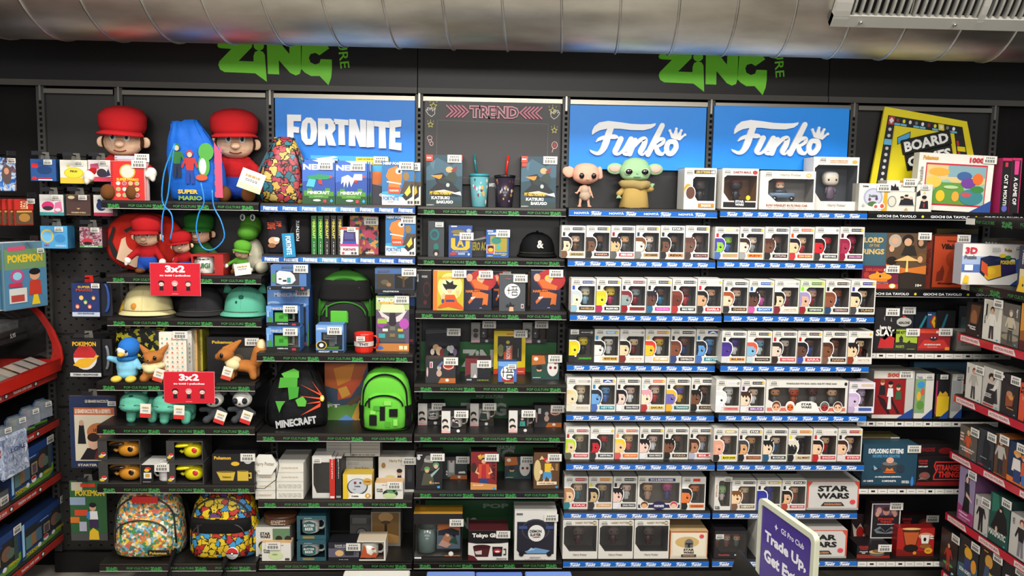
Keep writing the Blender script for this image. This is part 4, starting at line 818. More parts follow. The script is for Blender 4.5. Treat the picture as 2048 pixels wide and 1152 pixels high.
for pts in (((-.05, .24), (-.07, .1), (-.08, .02), (-.1, -.06), (-.105, -.14), (-.1, -.17)), ((-.05, .24), (-.09, .12), (-.1, .0), (-.07, -.05), (-.065, -.1), (-.075, -.16)), ((.04, .08), (.05, .0), (.03, -.05), (.02, -.12), (.04, -.19), (.08, -.2), (.12, -.15), (.11, -.08), (.085, -.02), (.08, .05))):
    b = MB(); P_ = [(x*1.15, -.075, z) for x, z in pts]; Q_ = []
    for i in range(len(P_)-1):
        for t in range(4): 
            a = P_[max(0, i-1)]; c = P_[i]; d = P_[i+1]; g = P_[min(len(P_)-1, i+2)]; u = t/4
            Q_.append(tuple(.5*(2*c[j]+(d[j]-a[j])*u+(2*a[j]-5*c[j]+4*d[j]-g[j])*u*u+(3*c[j]-a[j]-3*d[j]+g[j])*u**3) for j in range(3)))
    b.tube(Q_+[P_[-1]], .003, '2a86d0:g', 8); b.obj('cord', e)
# second shelf
b = MB(); X, w, Y, z0, h = fit(1, 2, 204, 368, 424, .12)
e = empty('cushion', 'large round red and cream cushion propped behind the plush dolls', 'cushion', (X, Y, z0))
T_ = Matrix.Rotation(PI/2, 4, 'X'); h = min(h, .27)
b = MB(); b.T = Matrix.Translation((0, .03, h/2)) @ T_; b.ell(0, 0, 0, w*.48, h*.5, .05, 'c02a20:p', 2.3, 32); wob(b, 0, .004, 10); b.obj('cover', e)
b = MB(); art(b, w, h, -.018, 'P 151212 .1 .5 .16 .26 .3 .12 .34 .15 .23 .29 .15 .52 .2 .74 .17 .76;P 151212 .3 .7 .5 .84 .7 .8 .68 .74 .5 .77 .34 .64;P dcb898 .2 .22 .42 .08 .6 .12 .6 .6 .42 .66 .27 .55'); b.obj('printed_front', e)
doll(297, 425, 1, 2, .055, 'medium standing plush doll in red cap before the round cushion', stand=True, arms=((.28, -.12, .22), (.27, -.1, .2)), pants='2048a0')
doll(372, 457, 1, 2, .09, 'small plush doll in red cap peeping behind red promotion card', tilt=-.12, arms=((.22, -.1, .2), (.3, -.1, .24)))
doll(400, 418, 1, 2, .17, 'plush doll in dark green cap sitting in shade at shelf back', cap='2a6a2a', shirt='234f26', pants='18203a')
doll(478, 478, 1, 2, .065, 'small plush doll in bright green cap holding a white card', cap='5a9a30', shirt='4f8a2c', pants='1c2e50', tilt=.16)
cardtag(LASTD := [o for o in C.objects if o.name.startswith('plush_doll') and o.parent is None][-1], .03, -.075, .035, .07, .05, -.3, 'dedad0', 'dedad0')
X, w, Y, z0, h = fit(1, 2, 472, 530, 426, .14); h = min(h, .27)
e = empty('plush_animal', 'large green plush dinosaur with cream belly, right end of second plush shelf', 'plush animal', (X, Y, z0), 0, 'plush animals')
blob(e, 'body', [(0, .03, h*.3, w*.42, .06, h*.3), (-.05, .0, h*.1, .03, .05, .03), (.05, 0, h*.1, .03, .05, .03)], 'cfc9b0:p')
hd = blob(e, 'head', [(0, .02, h*.78, w*.38, .06, h*.2), (0, -.03, h*.68, w*.36, .06, h*.14)], '4f8a2c:p'); eyes(hd, 0, -.035, h*.93, .012, .022)
o, w, h, dep, Y = openbox(1, 2, 383, 447, 509, .02, 'red mug box with white mug behind the window, beside hanging red card', 'mug box', 'a8221e', '', '4a1512', (.06, .08, .72, .9), st=None)
b = MB(); mug(b, -.02, .045, .005, .038, .082, 'ded9d0:g'); art(b, .07, .09, .004, 'L .2 .75 .8 .1 222 1;T .2 .45 .9 .25 2a6a30 LUIGI'); b.obj('mug', o)
# third shelf: caps
e, w, h = capobj(222, 336, 566, 1, 3, .03, 'cream plush baseball cap with grey pointed ear, left of black cap', 'd8cc96:c')
piece(e, 'ear', lambda b: (b.loft([(-w*.28, 0, h*.7, .02, .015, 2), (-w*.3, 0, h*1.05, .016, .01, 2), (-w*.36, 0, h*1.25, .005, .004, 2)], '8a8678:p', 12)))
piece(e, 'patch', lambda b: b.ell(-.035, -.078, .04, .014, .005, .016, 'c8843a:p', 2, 12))
piece(e, 'side_panel', lambda b: b.loft([(-w*.47, .02, .004, .03, .05, 2), (-w*.43, .02, .05, .02, .04, 2), (-w*.34, .02, h*.75, .01, .02, 2)], 'd8a83a:p', 14))
capobj(338, 438, 574, 1, 3, .03, 'black plush baseball cap in the middle under the red card', '2c2b2d:c')
e, w, h = capobj(428, 528, 574, 1, 3, .03, 'teal green plush baseball cap with small dark patch', '5fb094:c')
piece(e, 'patch', lambda b: (b.ell(0, -.07, h*.66, .011, .008, .009, '1f5a4a:p', 3, 10), b.ell(-.02, -.078, h*.5, .005, .005, .006, '1f5a4a:p', 3, 8)))
for s in (-1, 1): piece(e, 'ear', lambda b: b.loft([(s*w*.36, .0, h*.75, .025, .012, 2), (s*w*.4, .0, h*1.08, .005, .004, 2)], '4f9a80:p', 12))
# fourth shelf
X, w, Y, z0, h = fit(1, 4, 226, 336, 652, .2); e = empty('pencil_case', 'black pouch with yellow flame pattern behind the blue penguin plush', 'pouch', (X, Y, z0))
b = MB(); b.loft([(0, .04, h*a, w/2*c, .035*c, 3) for a, c in ((0, .8), (.05, .95), (.5, 1), (.92, .94), (1, .75))], 'V55:141310,d8cf2a,141310,c8c020,141310', 36); wob(b, 0, .005, 12); b.obj('pouch', e)
b = MB(); b.tube([(-w*.42, .0, h*.93), (0, -.0, h*.95), (w*.42, 0, h*.93)], .003, '222', 6); b.obj('zip', e)
def tagat(e, x, y, z, **k): return cardtag(e, x, y, z, **k)
X, w, Y, z0, h = fit(1, 4, 208, 286, 675, 764); e = empty('plush_animal', 'sky blue plush penguin with yellow beak and feet', 'plush animal', (X, Y+.05, z0), 0, 'plush animals')
blob(e, 'body', [(0, 0, h*.3, w*.28, .05, h*.27), (0, 0, h*.15, w*.26, .05, h*.14)]+limb((-w*.2, 0, h*.42), (-w*.42, -.02, h*.5), .016, .012)+limb((w*.2, 0, h*.42), (w*.36, -.02, h*.3), .016, .012), '7fc0dc:p')
hd = blob(e, 'head', [(.01, -.005, h*.74, w*.27, .055, h*.23)], '2a6fc0:p'); blob(hd, 'face', [(.0, -.03, h*.68, w*.2, .034, h*.13)], 'dfe6ea:p'); eyes(hd, 0, -.064, h*.7, .006, .02, False)
piece(hd, 'beak', lambda b: b.ell(.0, -.068, h*.63, .014, .018, .01, 'e0b040:p', 2, 12))
for s in (-1, 1): blob(e, 'foot', [(s*.03, -.05, h*.06, .022, .03, .014)], 'e0c050:p', .003)
piece(e, 'collar', lambda b: b.tube([(w*.2*math.cos(t), .045*math.sin(t), h*.5) for t in [2*PI*i/16 for i in range(16)]], .009, '2a6fb0:p', 8, closed=True))
def fox(px0, px1, yt, yb, lab, standing):
    X, w, Y, z0, h = fit(1, 4, px0, px1, yt, yb); e = empty('plush_animal', lab, 'plush animal', (X, Y+.06, z0), 0, 'plush animals')
    c = 'ad6c34:p'; cr_ = 'dccb9a:p'
    if not standing:
        blob(e, 'body', [(0, 0, h*.22, w*.3, .05, h*.22), (-.03, -.03, h*.06, .02, .03, .02), (.03, -.03, h*.06, .02, .03, .02)]+limb((-.02, -.03, h*.3), (-.022, -.04, .02), .015, .014)+limb((.02, -.03, h*.3), (.022, -.04, .02), .015, .014), c)
        blob(e, 'ruff', [(0, -.01, h*.37, w*.34, .055, h*.12), (0, -.04, h*.3, w*.2, .03, h*.1)], cr_)
        hd = blob(e, 'head', [(0, -.01, h*.6, w*.29, .05, h*.17), (0, -.045, h*.56, w*.1, .025, h*.06)], c); eyes(hd, 0, -.058, h*.63, .009, .026, False); q = 0; hz = h*.75; hx = w*.26
    else:
        blob(e, 'body', [(.02, 0, h*.3, w*.26, .045, h*.14), (w*.18, 0, h*.28, w*.13, .045, h*.14)]+sum([limb((x, y, h*.25), (x+.004, y-.005, .016), .02, .016) for x in (-.035, .06) for y in (-.025, .025)], []), c)
        blob(e, 'ruff', [(-.03, 0, h*.4, w*.17, .05, h*.12), (-.02, -.04, h*.36, .03, .02, .025)], cr_)
        hd = blob(e, 'head', [(-w*.28, -.01, h*.57, w*.17, .05, h*.15), (-w*.4, -.02, h*.53, .02, .02, .016)], c)
        piece(hd, 'eye', lambda b: b.ell(-w*.3, -.06, h*.59, .008, .005, .012, '080808:g', 2, 10)); q = -w*.24; hz = h*.72; hx = w*.08
        blob(e, 'tail', limb((w*.3, .01, h*.35), (w*.42, .01, h*.62), .025, .035)+[(w*.44, .01, h*.72, .024, .024, .04)], c); blob(e, 'tail_tip', [(w*.44, .008, h*.74, .022, .026, .035)], cr_)
    for s in (-1, 1):
        o = blob(hd, 'ear', limb((q+s*hx*.7, 0, hz-.01), (q+s*hx*(1.5 if not standing else .2)+(.05 if standing else 0), 0, hz+h*.16), .017, .006), c, .0035)
    piece(hd, 'nose', lambda b: b.ell(*( (0, -.07, h*.58) if not standing else (-w*.47, -.03, h*.55)), .004, .004, .003, '1a1210:g', 2, 8))
    cardtag(e, (.045 if not standing else -.035), -.075, h*.2, .042, .055, .3, 'e3dccb', 'c8402a'); return e
fox(262, 335, 688, 771, 'sitting tan plush fox with cream ruff', False)
fox(424, 522, 676, 763, 'standing tan plush fox with cream tipped tail, right of red card', True)
B(1, 4, 415, 518, 674, .17, .08, 'toy_box', 'dark window box behind the standing fox plush', 'box', '1b1a1c', 'T .3 .86 .4 .08 c8a030 Pokemon;R .35 .1 .55 .62 3a3835;E .6 .4 .1 .15 6a4a30;E .45 .35 .07 .1 2f5560', group='boxes in the plush toy bay', st=(.88, .88))
dd = ''.join(';E %g %g .03 .02 %s'%(.12+i*.19, .07+j*.1, ['c86a4a', 'd0a070', '5a9a9a'][(i+2*j) % 3]) for i in range(5) for j in range(9))
spiral(1, 4, 320, 374, 665, 757, 'cream notebook dotted with tiny orange and teal motifs, front of the row', 'e4ddcb', dd[1:], 'notebook', ring=False, st=(.8, .95))
for i, (c, sd, lab) in enumerate((('dfd8c8', 'e0dace', 'white notebook right behind the dotted one'), ('c89a4a', 'd8b070', 'tan spined notebook between white and yellow ones'), ('d8cc4a', 'd0c84a', 'yellow notebook at the far right of the row'))):
    spiral(1, 4, 376+i*10.5, 385+i*10.5, 662-i*1.5, 750-i*4, lab, sd, 'L .5 .5 .3 .5 a89a70 5', 'notebook', ring=False, st=None, tp=c, dep=.12)
# fifth shelf
for i, (a, b_, lab) in enumerate(((236, 306, 'teal plush frog asleep at left end of its shelf'), (294, 382, 'teal plush frog asleep behind the lower red card'))):
    X, w, Y, z0, h = fit(1, 5, a, b_, 783, 848 if i == 0 else 853); e = empty('plush_animal', lab, 'plush animal', (X, Y+.07, z0), 0, 'plush animals'); c = '5fae94:p'; w = .145
    blob(e, 'body', [(.03, .02, h*.38, w*.4, .055, h*.3)]+sum([limb((x, y, h*.3), (x, y-.008, .016), .022, .02) for x in (-.03, .06) for y in (-.03, .04)], []), c)
    hd = blob(e, 'head', [(-.02, -.02, h*.62, w*.42, .06, h*.3), (-.02, -.04, h*.5, w*.4, .05, h*.18)], c)
    for s in (-1, 1):
        blob(hd, 'ear', limb((-.02+s*.035, -.0, h*.85), (-.02+s*.05, .0, h*1.0), .013, .006), c, .003)
        piece(hd, 'closed_eye', lambda b: b.tube([(-.02+s*.03+.012*t, -.084+abs(t)*.004, h*(.57-.04*(t*t-1))) for t in (-1, -.5, 0, .5, 1)], .0014, '1d4a40', 5))
    piece(hd, 'mouth', lambda b: b.tube([(-.02+.045*t, -.09+abs(t)*.02, h*(.44+.05*t*t)) for t in (-1, -.6, -.2, .2, .6, 1)], .0012, '1d4a40', 5))
    piece(hd, 'spot', lambda b: (b.ell(-.02, -.055, h*.82, .012, .012, .007, '1d5546:p', 2, 8)))
    cardtag(e, .045, -.075, h*.42, .045, .06, .05, 'e6dfcc', 'c83028')
for i, (a, b_, lab) in enumerate(((396, 450, 'grey and white plush panda half behind the lower red card'), (448, 512, 'grey and white plush panda at right end of its shelf'))):
    X, w, Y, z0, h = fit(1, 5, a, b_, 782, 850); w = .11; e = empty('plush_animal', lab, 'plush animal', (X, Y+.05, z0), 0, 'plush animals')
    blob(e, 'body', [(0, 0, h*.25, w*.24, .035, h*.2), (-.025, -.03, .017, .018, .025, .017), (.025, -.03, .017, .018, .025, .017)]+limb((-.02, 0, h*.4), (-.05, -.02, h*.42), .013, .012)+limb((.02, 0, h*.4), (.05, -.02, h*.3), .013, .012), '3e4044:p')
    hd = blob(e, 'head', [(0, -.005, h*.72, w*.38, .045, h*.25)], 'dedcd2:p')
    for s in (-1, 1):
        blob(hd, 'ear', [(s*w*.36, 0, h*.92, .016, .01, .016)], '3e4044:p', .003)
        piece(hd, 'eye_patch', lambda b: b.ell(s*.02, -.046, h*.72, .012, .006, .014, '2a2b2e:p', 2, 12)); 
    eyes(hd, 0, -.052, h*.72, .005, .02, False); piece(hd, 'nose', lambda b: b.ell(0, -.052, h*.64, .005, .004, .004, '1a1a1a:g', 2, 8))
    cardtag(e, .04-.01*i, -.06, h*.25, .045, .055, .35, 'e6dfcc', 'c82a28')
# sixth shelf: boxed round mugs
def roundmug(k, r, x0, x1, yt, yb, lab, col, dark, on=None):
    o, w, h, dep, Y = openbox(k, r, x0, x1, yt, yb, lab, 'mug box', '3a3937', 'E .13 .3 .06 .1 ddd;E .13 .34 .06 .06 c8302a;E .08 .2 .06 .07 d8b83a', '2f2e2d', (.22, .05, .97, .93), st=None, on=on, dep=.13)
    b = MB(); b.ell(w*.16, .045, h*.42, w*.27, .038, h*.36, col, 2.2, 24)
    b.ell(-w*.08, .04, h*.72, w*.26, .03, h*.14, col, 2, 20, (0, -.12, 0)); b.ell(-w*.09, .012, h*.73, w*.2, .012, h*.085, dark if dark[0] == '1' else col, 2, 18, (0, -.12, 0))
    b.tube([(-w*.06, .045, h*.4), (-w*.16, .04, h*.34), (-w*.2, .04, h*.42)], .007, col, 8)
    m_ = b.obj('mug', o); piece(m_, 'spot', lambda b: b.ell(w*.24, .01, h*.5, .012, .004, .012, dark, 2, 12)); return o
roundmug(1, 6, 198, 283, 926, 971, 'lower dark box holding a brown orange round mug', 'c8862a:g', '1a1210:g')
roundmug(1, 6, 196, 281, 879, 921, 'upper dark box holding a brown orange round mug', 'c8862a:g', '1a1210:g', on='mug_box')
o, w, h, dep, Y = openbox(1, 6, 284, 335, 930, 971, 'black and white mug box showing the mug handle, between round mug boxes', 'mug box', '171616', 'E .25 .8 .12 .09 c8302a;E .2 .72 .1 .08 d8b83a;R .08 .3 .3 .3 ddd;R .14 .36 .18 .18 c89a3a;L .2 .12 .3 .04 ccc 1', '4a4644', (.45, .12, 1, .72), st=(.8, .86), dep=.13)
b = MB(); b.box(-w/2, w/2, .001, dep, h, h+.001, 'd8d5cd'); b.obj('lid', o); b = MB(); mug(b, w*.34, .05, .006, .034, .08, 'e8e5de:g', side=-1); b.obj('mug', o)
roundmug(1, 6, 335, 408, 927, 971, 'lower dark box holding a bright yellow round mug', 'd8cc1c:g', 'c8302a:g')
roundmug(1, 6, 333, 406, 882, 923, 'upper dark box holding a bright yellow round mug', 'd8cc1c:g', 'c8302a:g', on='mug_box')
B(1, 6, 425, 509, 908, 970, .13, 'mug_box', 'black box picturing two yellow mugs at shelf right end', 'mug box', '191819', 'T .25 .87 .4 .11 d8a83a Pokemon;E .55 .68 .1 .07 d8a82a;E .85 .78 .1 .1 ddd;E .85 .83 .1 .05 b83028;P c8a838 .1 .42 .55 .42 .5 .13 .2 .13;P c8a838 .6 .45 .86 .45 .86 .12 .6 .12;E .33 .42 .22 .03 6a5a2a;E .73 .45 .13 .025 6a5a2a;R .87 .2 .06 .05 c8a838;R .87 .35 .06 .05 c8a838;R .91 .2 .03 .2 c8a838;T .35 .25 .2 .06 6a5a20 Pokemon', st=(.86, .9), group='boxed mugs')
# lowest shelf: backpacks
e, w, h, dep, cy = backpack(214, 354, 984, 1122, 1, 7, 'backpack covered in a busy teal orange and cream pattern', 'V95:2f6a6a,d88a3a,e0c894,3a7a50,c8604a,e8dcc0,5a9ab8,d8b040', 'V90:c87f3a,3a7a78,e8dcc0,c8604a,e0c040,4a8a4a,7ab0c8', '2a2a28', dep=.2)
piece(e, 'brand_patch', lambda b: (b.box(w*.1, w*.4, cy-dep*.62, cy-dep*.585, h*.1, h*.17, '141313'), b.text('Pokemon', w*.13, h*.115, w*.24, h*.04, cy-dep*.625, 'd8b43a', 0, .02)))
piece(e, 'hanging_strap', lambda b: b.tube([(w*.42, cy-.06, .03), (w*.44, -.03, .004), (w*.45, -.052, -.03), (w*.44, -.056, -.16)], .009, '151414:c', 6))
piece(e, 'red_label', lambda b: (b.rbox(-.04, .07, cy-dep*.5, cy-dep*.48, h*.83, h*.93, 'c02a26:g', .002)))
e, w, h, dep, cy = backpack(368, 508, 984, 1124, 1, 7, 'yellow backpack with red and blue comic panels and black band', 'Y34:d8b81c,b82c26,d8b81c,3a84b8,d8b81c,d0a810,5a3a6a', 'Y36:d8b81c,b82c26,d8b81c,3a90c0,d8b81c,d0a810', '2a2a28', dep=.2)
piece(e, 'black_band', lambda b: b.loft([(0, cy-dep*.33, h*z, w*.43*c, dep*.24, 3) for z, c in ((.42, .9), (.44, 1), (.56, 1), (.6, .95))], '151515:c', 36))
def bl_(b):
    b.T = Matrix.Translation((w*.2, cy-dep*.58, h*.14)) @ Matrix.Rotation(PI/2, 4, 'X'); b.loft([(0, 0, -.004, .026, .026, 2), (0, 0, .006, .026, .026, 2)], 'ddd:g', 24); b.T = Matrix.Identity(4)
    b.prism(arc(w*.2, h*.14, .025, .025, 0, 180, 14), cy-dep*.58-.0065, 0, 'c8262a'); b.box(w*.2-.026, w*.2+.026, cy-dep*.58-.0075, cy-dep*.58-.0065, h*.14-.002, h*.14+.002, '111'); b.disc(w*.2, h*.14, .007, .007, cy-dep*.58-.008, 0, '111', 14); b.disc(w*.2, h*.14, .0045, .0045, cy-dep*.58-.0085, 0, 'eee', 12)
piece(e, 'round_badge', bl_)

piece(e, 'hanging_strap', lambda b: b.tube([(w*.1, cy-.09, .02), (w*.11, -.04, .004), (w*.12, -.05, -.03), (w*.1, -.055, -.16)], .012, '151414:c', 6))
# ---------------------------------------------------------------- second bay
e, w, h, dep, cy, X, Y, z0 = drawbag(514, 612, 276, .05, 2, 1, 'multicolour drawstring bag of candy like pieces beside the toy blaster packs', 'Y34:c8a84a,a83a44,3a7a8a,d0b464,b04048,2f6070,c8a04a,a84050', .13, 0, '171514', peak=.0)
piece(e, 'side_label', lambda b: b.prism([(-.1, .14), (-.06, .22), (-.055, .215), (-.09, .13)], .0, .002, '1f4a58'))
def nerf(x0, x1, yt, ins, lab, alt, n=''):
    tool = ('P 2f8a5a .12 .62 .5 .68 .85 .66 .9 .6 .75 .56 .4 .56 .36 .42 .2 .4 .26 .55;P 4ab0c0 .12 .4 .36 .38 .42 .55 .2 .57;E .88 .62 .04 .03 e04a2a;P c8342a .5 .46 .62 .44 .6 .56 .5 .56' if not alt else
            'P dcdcd8 .2 .62 .4 .68 .55 .6 .6 .7 .85 .7 .85 .56 .6 .55 .5 .4 .44 .55 .38 .38 .34 .52 .27 .38 .26 .52 .18 .46;E .9 .64 .04 .03 e04a2a;R .6 .5 .1 .06 b03028')
    o, w, h, d, Y_ = B(2, 1, x0, x1, yt, ins, .03, 'toy_blaster_pack', lab, 'toy pack', '2a4a98', 'P 3a66b8 0 .5 1 .62 1 1 0 1;P b8c8e0 .3 1 .6 .92 1 .95 1 1;R 0 0 1 .2 1f4a26;P 4a8a2a .05 .18 .05 .3 .15 .3 .15 .35 .3 .35 .3 .3 .7 .3 .7 .36 .85 .36 .85 .28 .96 .28 .96 .18 .8 .18 .8 .13 .2 .13 .2 .18;T .42 .84 .78 .13 e8e8ee NERF;'+tool+';T .5 .255 .68 .075 d8d8d0 MINECRAFT;L .5 .17 .3 .03 9ac08a 1;E .45 .08 .12 .025 d8d8d0;R .64 .03 .1 .07 b03a4a;P 3a9ad0 .84 .06 .9 .03 .95 .07 .89 .12', side='1e4f66', st=(.72, .87), group='toy blaster packs')
    b = MB(); b.disc(-w*.46, h*.97, .005, .005, -.0015, 0, '0a0a0a', 10); b.obj('hang_hole', o)
B(2, 1, 622, 777, 312, .09, .05, 'long_toy_box', 'long blue box standing behind the toy blaster packs', 'toy box', '3a9ad0', 'P dfe6ee .05 .93 .3 .99 .35 .97 .1 .86;R .58 .82 .42 .16 d8c83a;T .72 .94 .24 .03 222 LIGHT ACTION PACK;E .85 .55 .12 .14 d8702a;R .84 .42 .2 .08 d8702a;P 3a3a44 .5 0 1 0 1 .36 .8 .42;E .92 .2 .04 .04 ddd', side='2f7fb0', st=(.9, .92))
nerf(613, 676, 318, .05, 'toy blaster pack with green gun, back one beside drawstring bag', False)
nerf(605, 670, 320, .014, 'toy blaster pack with green gun, front one beside drawstring bag', False)
nerf(684, 744, 324, .075, 'toy blaster pack with white gun, backmost in its stack', True)
nerf(678, 738.5, 323, .044, 'toy blaster pack with white gun, middle of its stack', True)
nerf(671, 734, 322, .013, 'toy blaster pack with white gun, foremost in its stack', True)
LL_ = 'P 2a6aa0 0 .3 1 .4 1 1 0 1;P 4a4038 .55 .25 1 .3 1 .55 .7 .55;P d8762a .12 .66 .2 .82 .45 .9 .62 .8 .62 .6 .55 .4 .2 .38 .22 .55;E .52 .78 .1 .07 e8e4dc;E .54 .77 .04 .035 2a1a14;E .75 .66 .1 .1 8a6a3a;P e0dcd8 .15 .52 .6 .47 .6 .5 .15 .55;P d04a28 .2 .27 .56 .25 .58 .4 .2 .42;T .38 .33 .28 .045 e8c8b8 FORTNITE;P e4e0d6 0 0 1 0 1 .45 .62 .18 0 .24;P 222 .62 .2 .95 .5 .95 .2 .75 .1;P d8b83a .7 .28 .86 .46 .9 .3 .78 .2;T .28 .15 .5 .1 3a78a8 FORTNITE;L .28 .07 .2 .02 333 2;R .8 .03 .07 .07 444;R .89 .03 .07 .07 444;T .32 .95 .56 .06 e8e8ee NERF FORT'
def llama(r, x0, x1, yt, ins, lab): B(2, r, x0, x1, yt, ins, .022, 'toy_blaster_pack', lab, 'toy pack', '3a9ac0', LL_, side='b8a84a', st=(.76, .9), group='toy blaster packs')
llama(1, 778, 841, 325, .06, 'light blue toy pack with orange blaster, back one at shelf end')
llama(1, 764, 828, 323, .014, 'light blue toy pack with orange blaster, front one at shelf end')
llama(2, 771, 831, 431, .014, 'light blue toy pack with orange blaster on the lower blue strip shelf')
# second shelf
X, w, Y, z0, h = fit(2, 2, 532, 572, 428, .04)
e = empty('pencil_case', 'black and orange soft case with cat like print and hanging cord', 'pouch', (X, Y, z0), 0, 'soft cases')
b = MB(); b.loft([(0, .04, h*a, w/2*c, .035*c, 3.4) for a, c in ((0, .85), (.05, .97), (.5, 1), (.95, .97), (1, .8))], '26232a:c', 30); b.obj('case', e)
b = MB(); art(b, w, h, .002, 'V .28 .7 .42 .17 c84a22 LYON WGF;V .62 .75 .34 .15 c84a22 JUMP;E .4 .32 .28 .1 c8a078;E .55 .36 .14 .05 e8dcc8;E .3 .2 .2 .06 8a5a3a;P c84a22 .85 .03 .97 .03 .97 .5 .9 .5', 3); b.obj('printed_front', e)
X, w, Y, z0, h = fit(2, 2, 578, 622, 426, .05)
e = empty('pencil_case', 'black pouch with small white vertical lettering and blue hang tag', 'pouch', (X, Y, z0), 0, 'soft cases')
b = MB(); b.loft([(0, .04, h*a, w/2*c, .035*c, 3.4) for a, c in ((0, .85), (.05, .97), (.5, 1), (.95, .97), (1, .8))], '1c1b1c:c', 30); b.obj('case', e)
b = MB(); art(b, w, h, .003, 'W .4 .56 .14 .5 d8d8d8 FORTNITE'); b.obj('printed_front', e)
b = MB(); b.rbox(-.026, .026, -.001, .0015, -.052, .052, '2f86b0:g', .001); b.text('FORTNITE', -.04, -.011, .08, .022, -.0015, 'e8eef2', 0, .03, -PI/2); o = b.obj('hang_tag', e, (-.034, -.07, .04)); o.rotation_euler = (0, -.08, 0)
b = MB(); b.tube([(-.03, -.06, .09), (-.025, -.03, .12), (-.01, .0, h*.8)], .001, '222', 5); b.obj('tag_string', e)
for i, c in enumerate(('1f6a2a', '1f6a2a', '262320', '262320', '2a2724')):
    B(2, 2, 623+i*13, 633.5+i*13, 432, .03, .16, 'book', ['green spined book nearest the black pouch', 'green spined book next to the black spined ones', 'leftmost black book with yellow spine print', 'middle black book with yellow spine print', 'rightmost black book with yellow spine print'][i], 'book', c, 'V .5 .66 .5 .5 %s MINECRAFT;V .5 .15 .14 .35 d8d8c8 10.95'%('c8d84a' if i < 2 else 'd8c84a'), tp='d8d4c8', side='191817', st=None, group='books in a row')
B(2, 2, 700, 757, 432, .07, .05, 'notebook', 'notebook with red teal and gold cartoon pieces behind the arcade box', 'notebook', 'V60:9a2f42,1f5560,b88a40,2a1a20,a03a55', 'T .7 .04 .3 .04 ddd FORTNITE', side='1d1a1c', st=(.75, .87), group='notebooks')
B(2, 2, 681, 717, 455, .01, .04, 'arcade_box', 'pink and white box with tiny purple arcade cabinet, second shelf', 'toy box', 'd8d4ce', 'R 0 .92 1 .08 d84a2a;P 3a2a5a .12 .38 .88 .38 .82 .9 .18 .9;R .22 .58 .52 .24 4a4a80;P 2a4aa0 .1 .4 .9 .4 .85 .5 .15 .5;R 0 .32 1 .08 c83a7a;T .5 .2 .7 .09 8a2a4a FORTNITE;R .1 .03 .12 .08 b83a4a;R .6 .03 .12 .08 444;R .78 .03 .12 .08 444', side='b8b4b0', st=(.62, .93))
# tall shelf
MC = 'T .5 .82 .62 .15 c8c8cc MINECRAFT'
B(2, 3, 536, 618, 574, 691, .11, 'large_game_box', 'large blue sky printed box behind the two green mug boxes', 'box', '3a66a8', 'P 5a86c0 0 .6 1 .7 1 1 0 1;E .15 .72 .15 .04 9ab8d8;E .85 .7 .1 .03 9ab8d8;R .02 .95 .2 .04 1a1a1a;T .12 .97 .14 .025 ddd PALADONE;T .5 .87 .66 .075 b8b8c0 MINECRAFT;R .18 .04 .75 .62 1f1e22;E .84 .6 .1 .06 1c1b1a;E .84 .2 .11 .06 1c1b1a;P 4a8a2a .95 0 1 0 1 .5;R .84 .02 .1 .04 a8343a', side='2f5590', tp='4a76b0', st=(.86, .91), group='game themed boxes')
def mcmug(yt, yb, lab, on=None):
    o, w, h, dep, Y = openbox(2, 3, 533, 600, yt, yb, lab, 'mug box', '4a78b8', 'R 0 0 1 .18 1c1a1a;T .48 .11 .32 .05 ddd CREEPER MUG;P 6a9ad0 0 .7 .15 .7 .15 1 0 1;T .38 .87 .5 .12 b8b8bc MINECRAFT;R .06 .18 .12 .28 3a8a32;R .02 .45 .06 .3 8ab0d8;R .76 .03 .12 .1 a8343a', 'b8a890', (.2, .18, .96, .78), on=on, st=(.72, .84), dep=.1)
    b = MB(); b.box(-w*.27, w*.12, .012, .075, .19*h, .66*h, '4aa03a:g')
    for i in range(3):
        for j in range(3):
            if (i*3+j*2) % 4 == 1: b.box(-w*.27+i*w*.13, -w*.27+(i+1)*w*.13, .0114, .0121, h*(.19+j*.157), h*(.19+(j+1)*.157), '2f7a28:g')
    b.box(w*.12, w*.3, .03, .05, .56*h, .64*h, '8a8a86:g'); b.box(w*.24, w*.3, .03, .05, .26*h, .56*h, '8a8a86:g'); b.box(w*.12, w*.3, .03, .05, .22*h, .28*h, '8a8a86:g'); b.obj('square_mug', o)
mcmug(656, 702, 'lower blue mug box with square green mug')
mcmug(612, 652, 'upper blue mug box with square green mug', 'mug_box')
Xb = LAST['large_game_box']
B(2, 3, 542, 613, 526, .05, .1, 'lamp_box', 'blue box picturing a pale blocky animal lamp, above the big sky box', 'box', '4a70a8', 'R 0 0 1 .16 1a1919;R .14 .2 .66 .58 3a3a40;P c8ccd0 .16 .28 .16 .7 .24 .78 .55 .74 .66 .6 .7 .4 .6 .26 .3 .22;R .22 .42 .08 .05 222;R .34 .34 .1 .07 222;R .46 .3 .1 .2 3a8a8a;R .04 .3 .08 .35 4a8a3a;T .48 .91 .34 .1 4a5a70 MINECRAFT;T .45 .1 .28 .06 ddd FOX LIGHT;R .85 .03 .08 .1 a8343a', side='3a5f98', st=(.85, .87), on='large_game_box', group='game themed boxes')
B(2, 3, 756, 829, 578, 689, .1, 'large_game_box', 'large dark box behind the puzzle game at right end', 'box', '26242a', 'P 3a66a8 0 .72 1 .7 1 1 0 1;T .55 .87 .66 .075 777 MINECRAFT;R .02 .95 .2 .04 1a1a1a;R .86 .05 .1 .05 a8343a;E .9 .6 .08 .05 444', side='38567f', st=(.86, .93), group='game themed boxes')
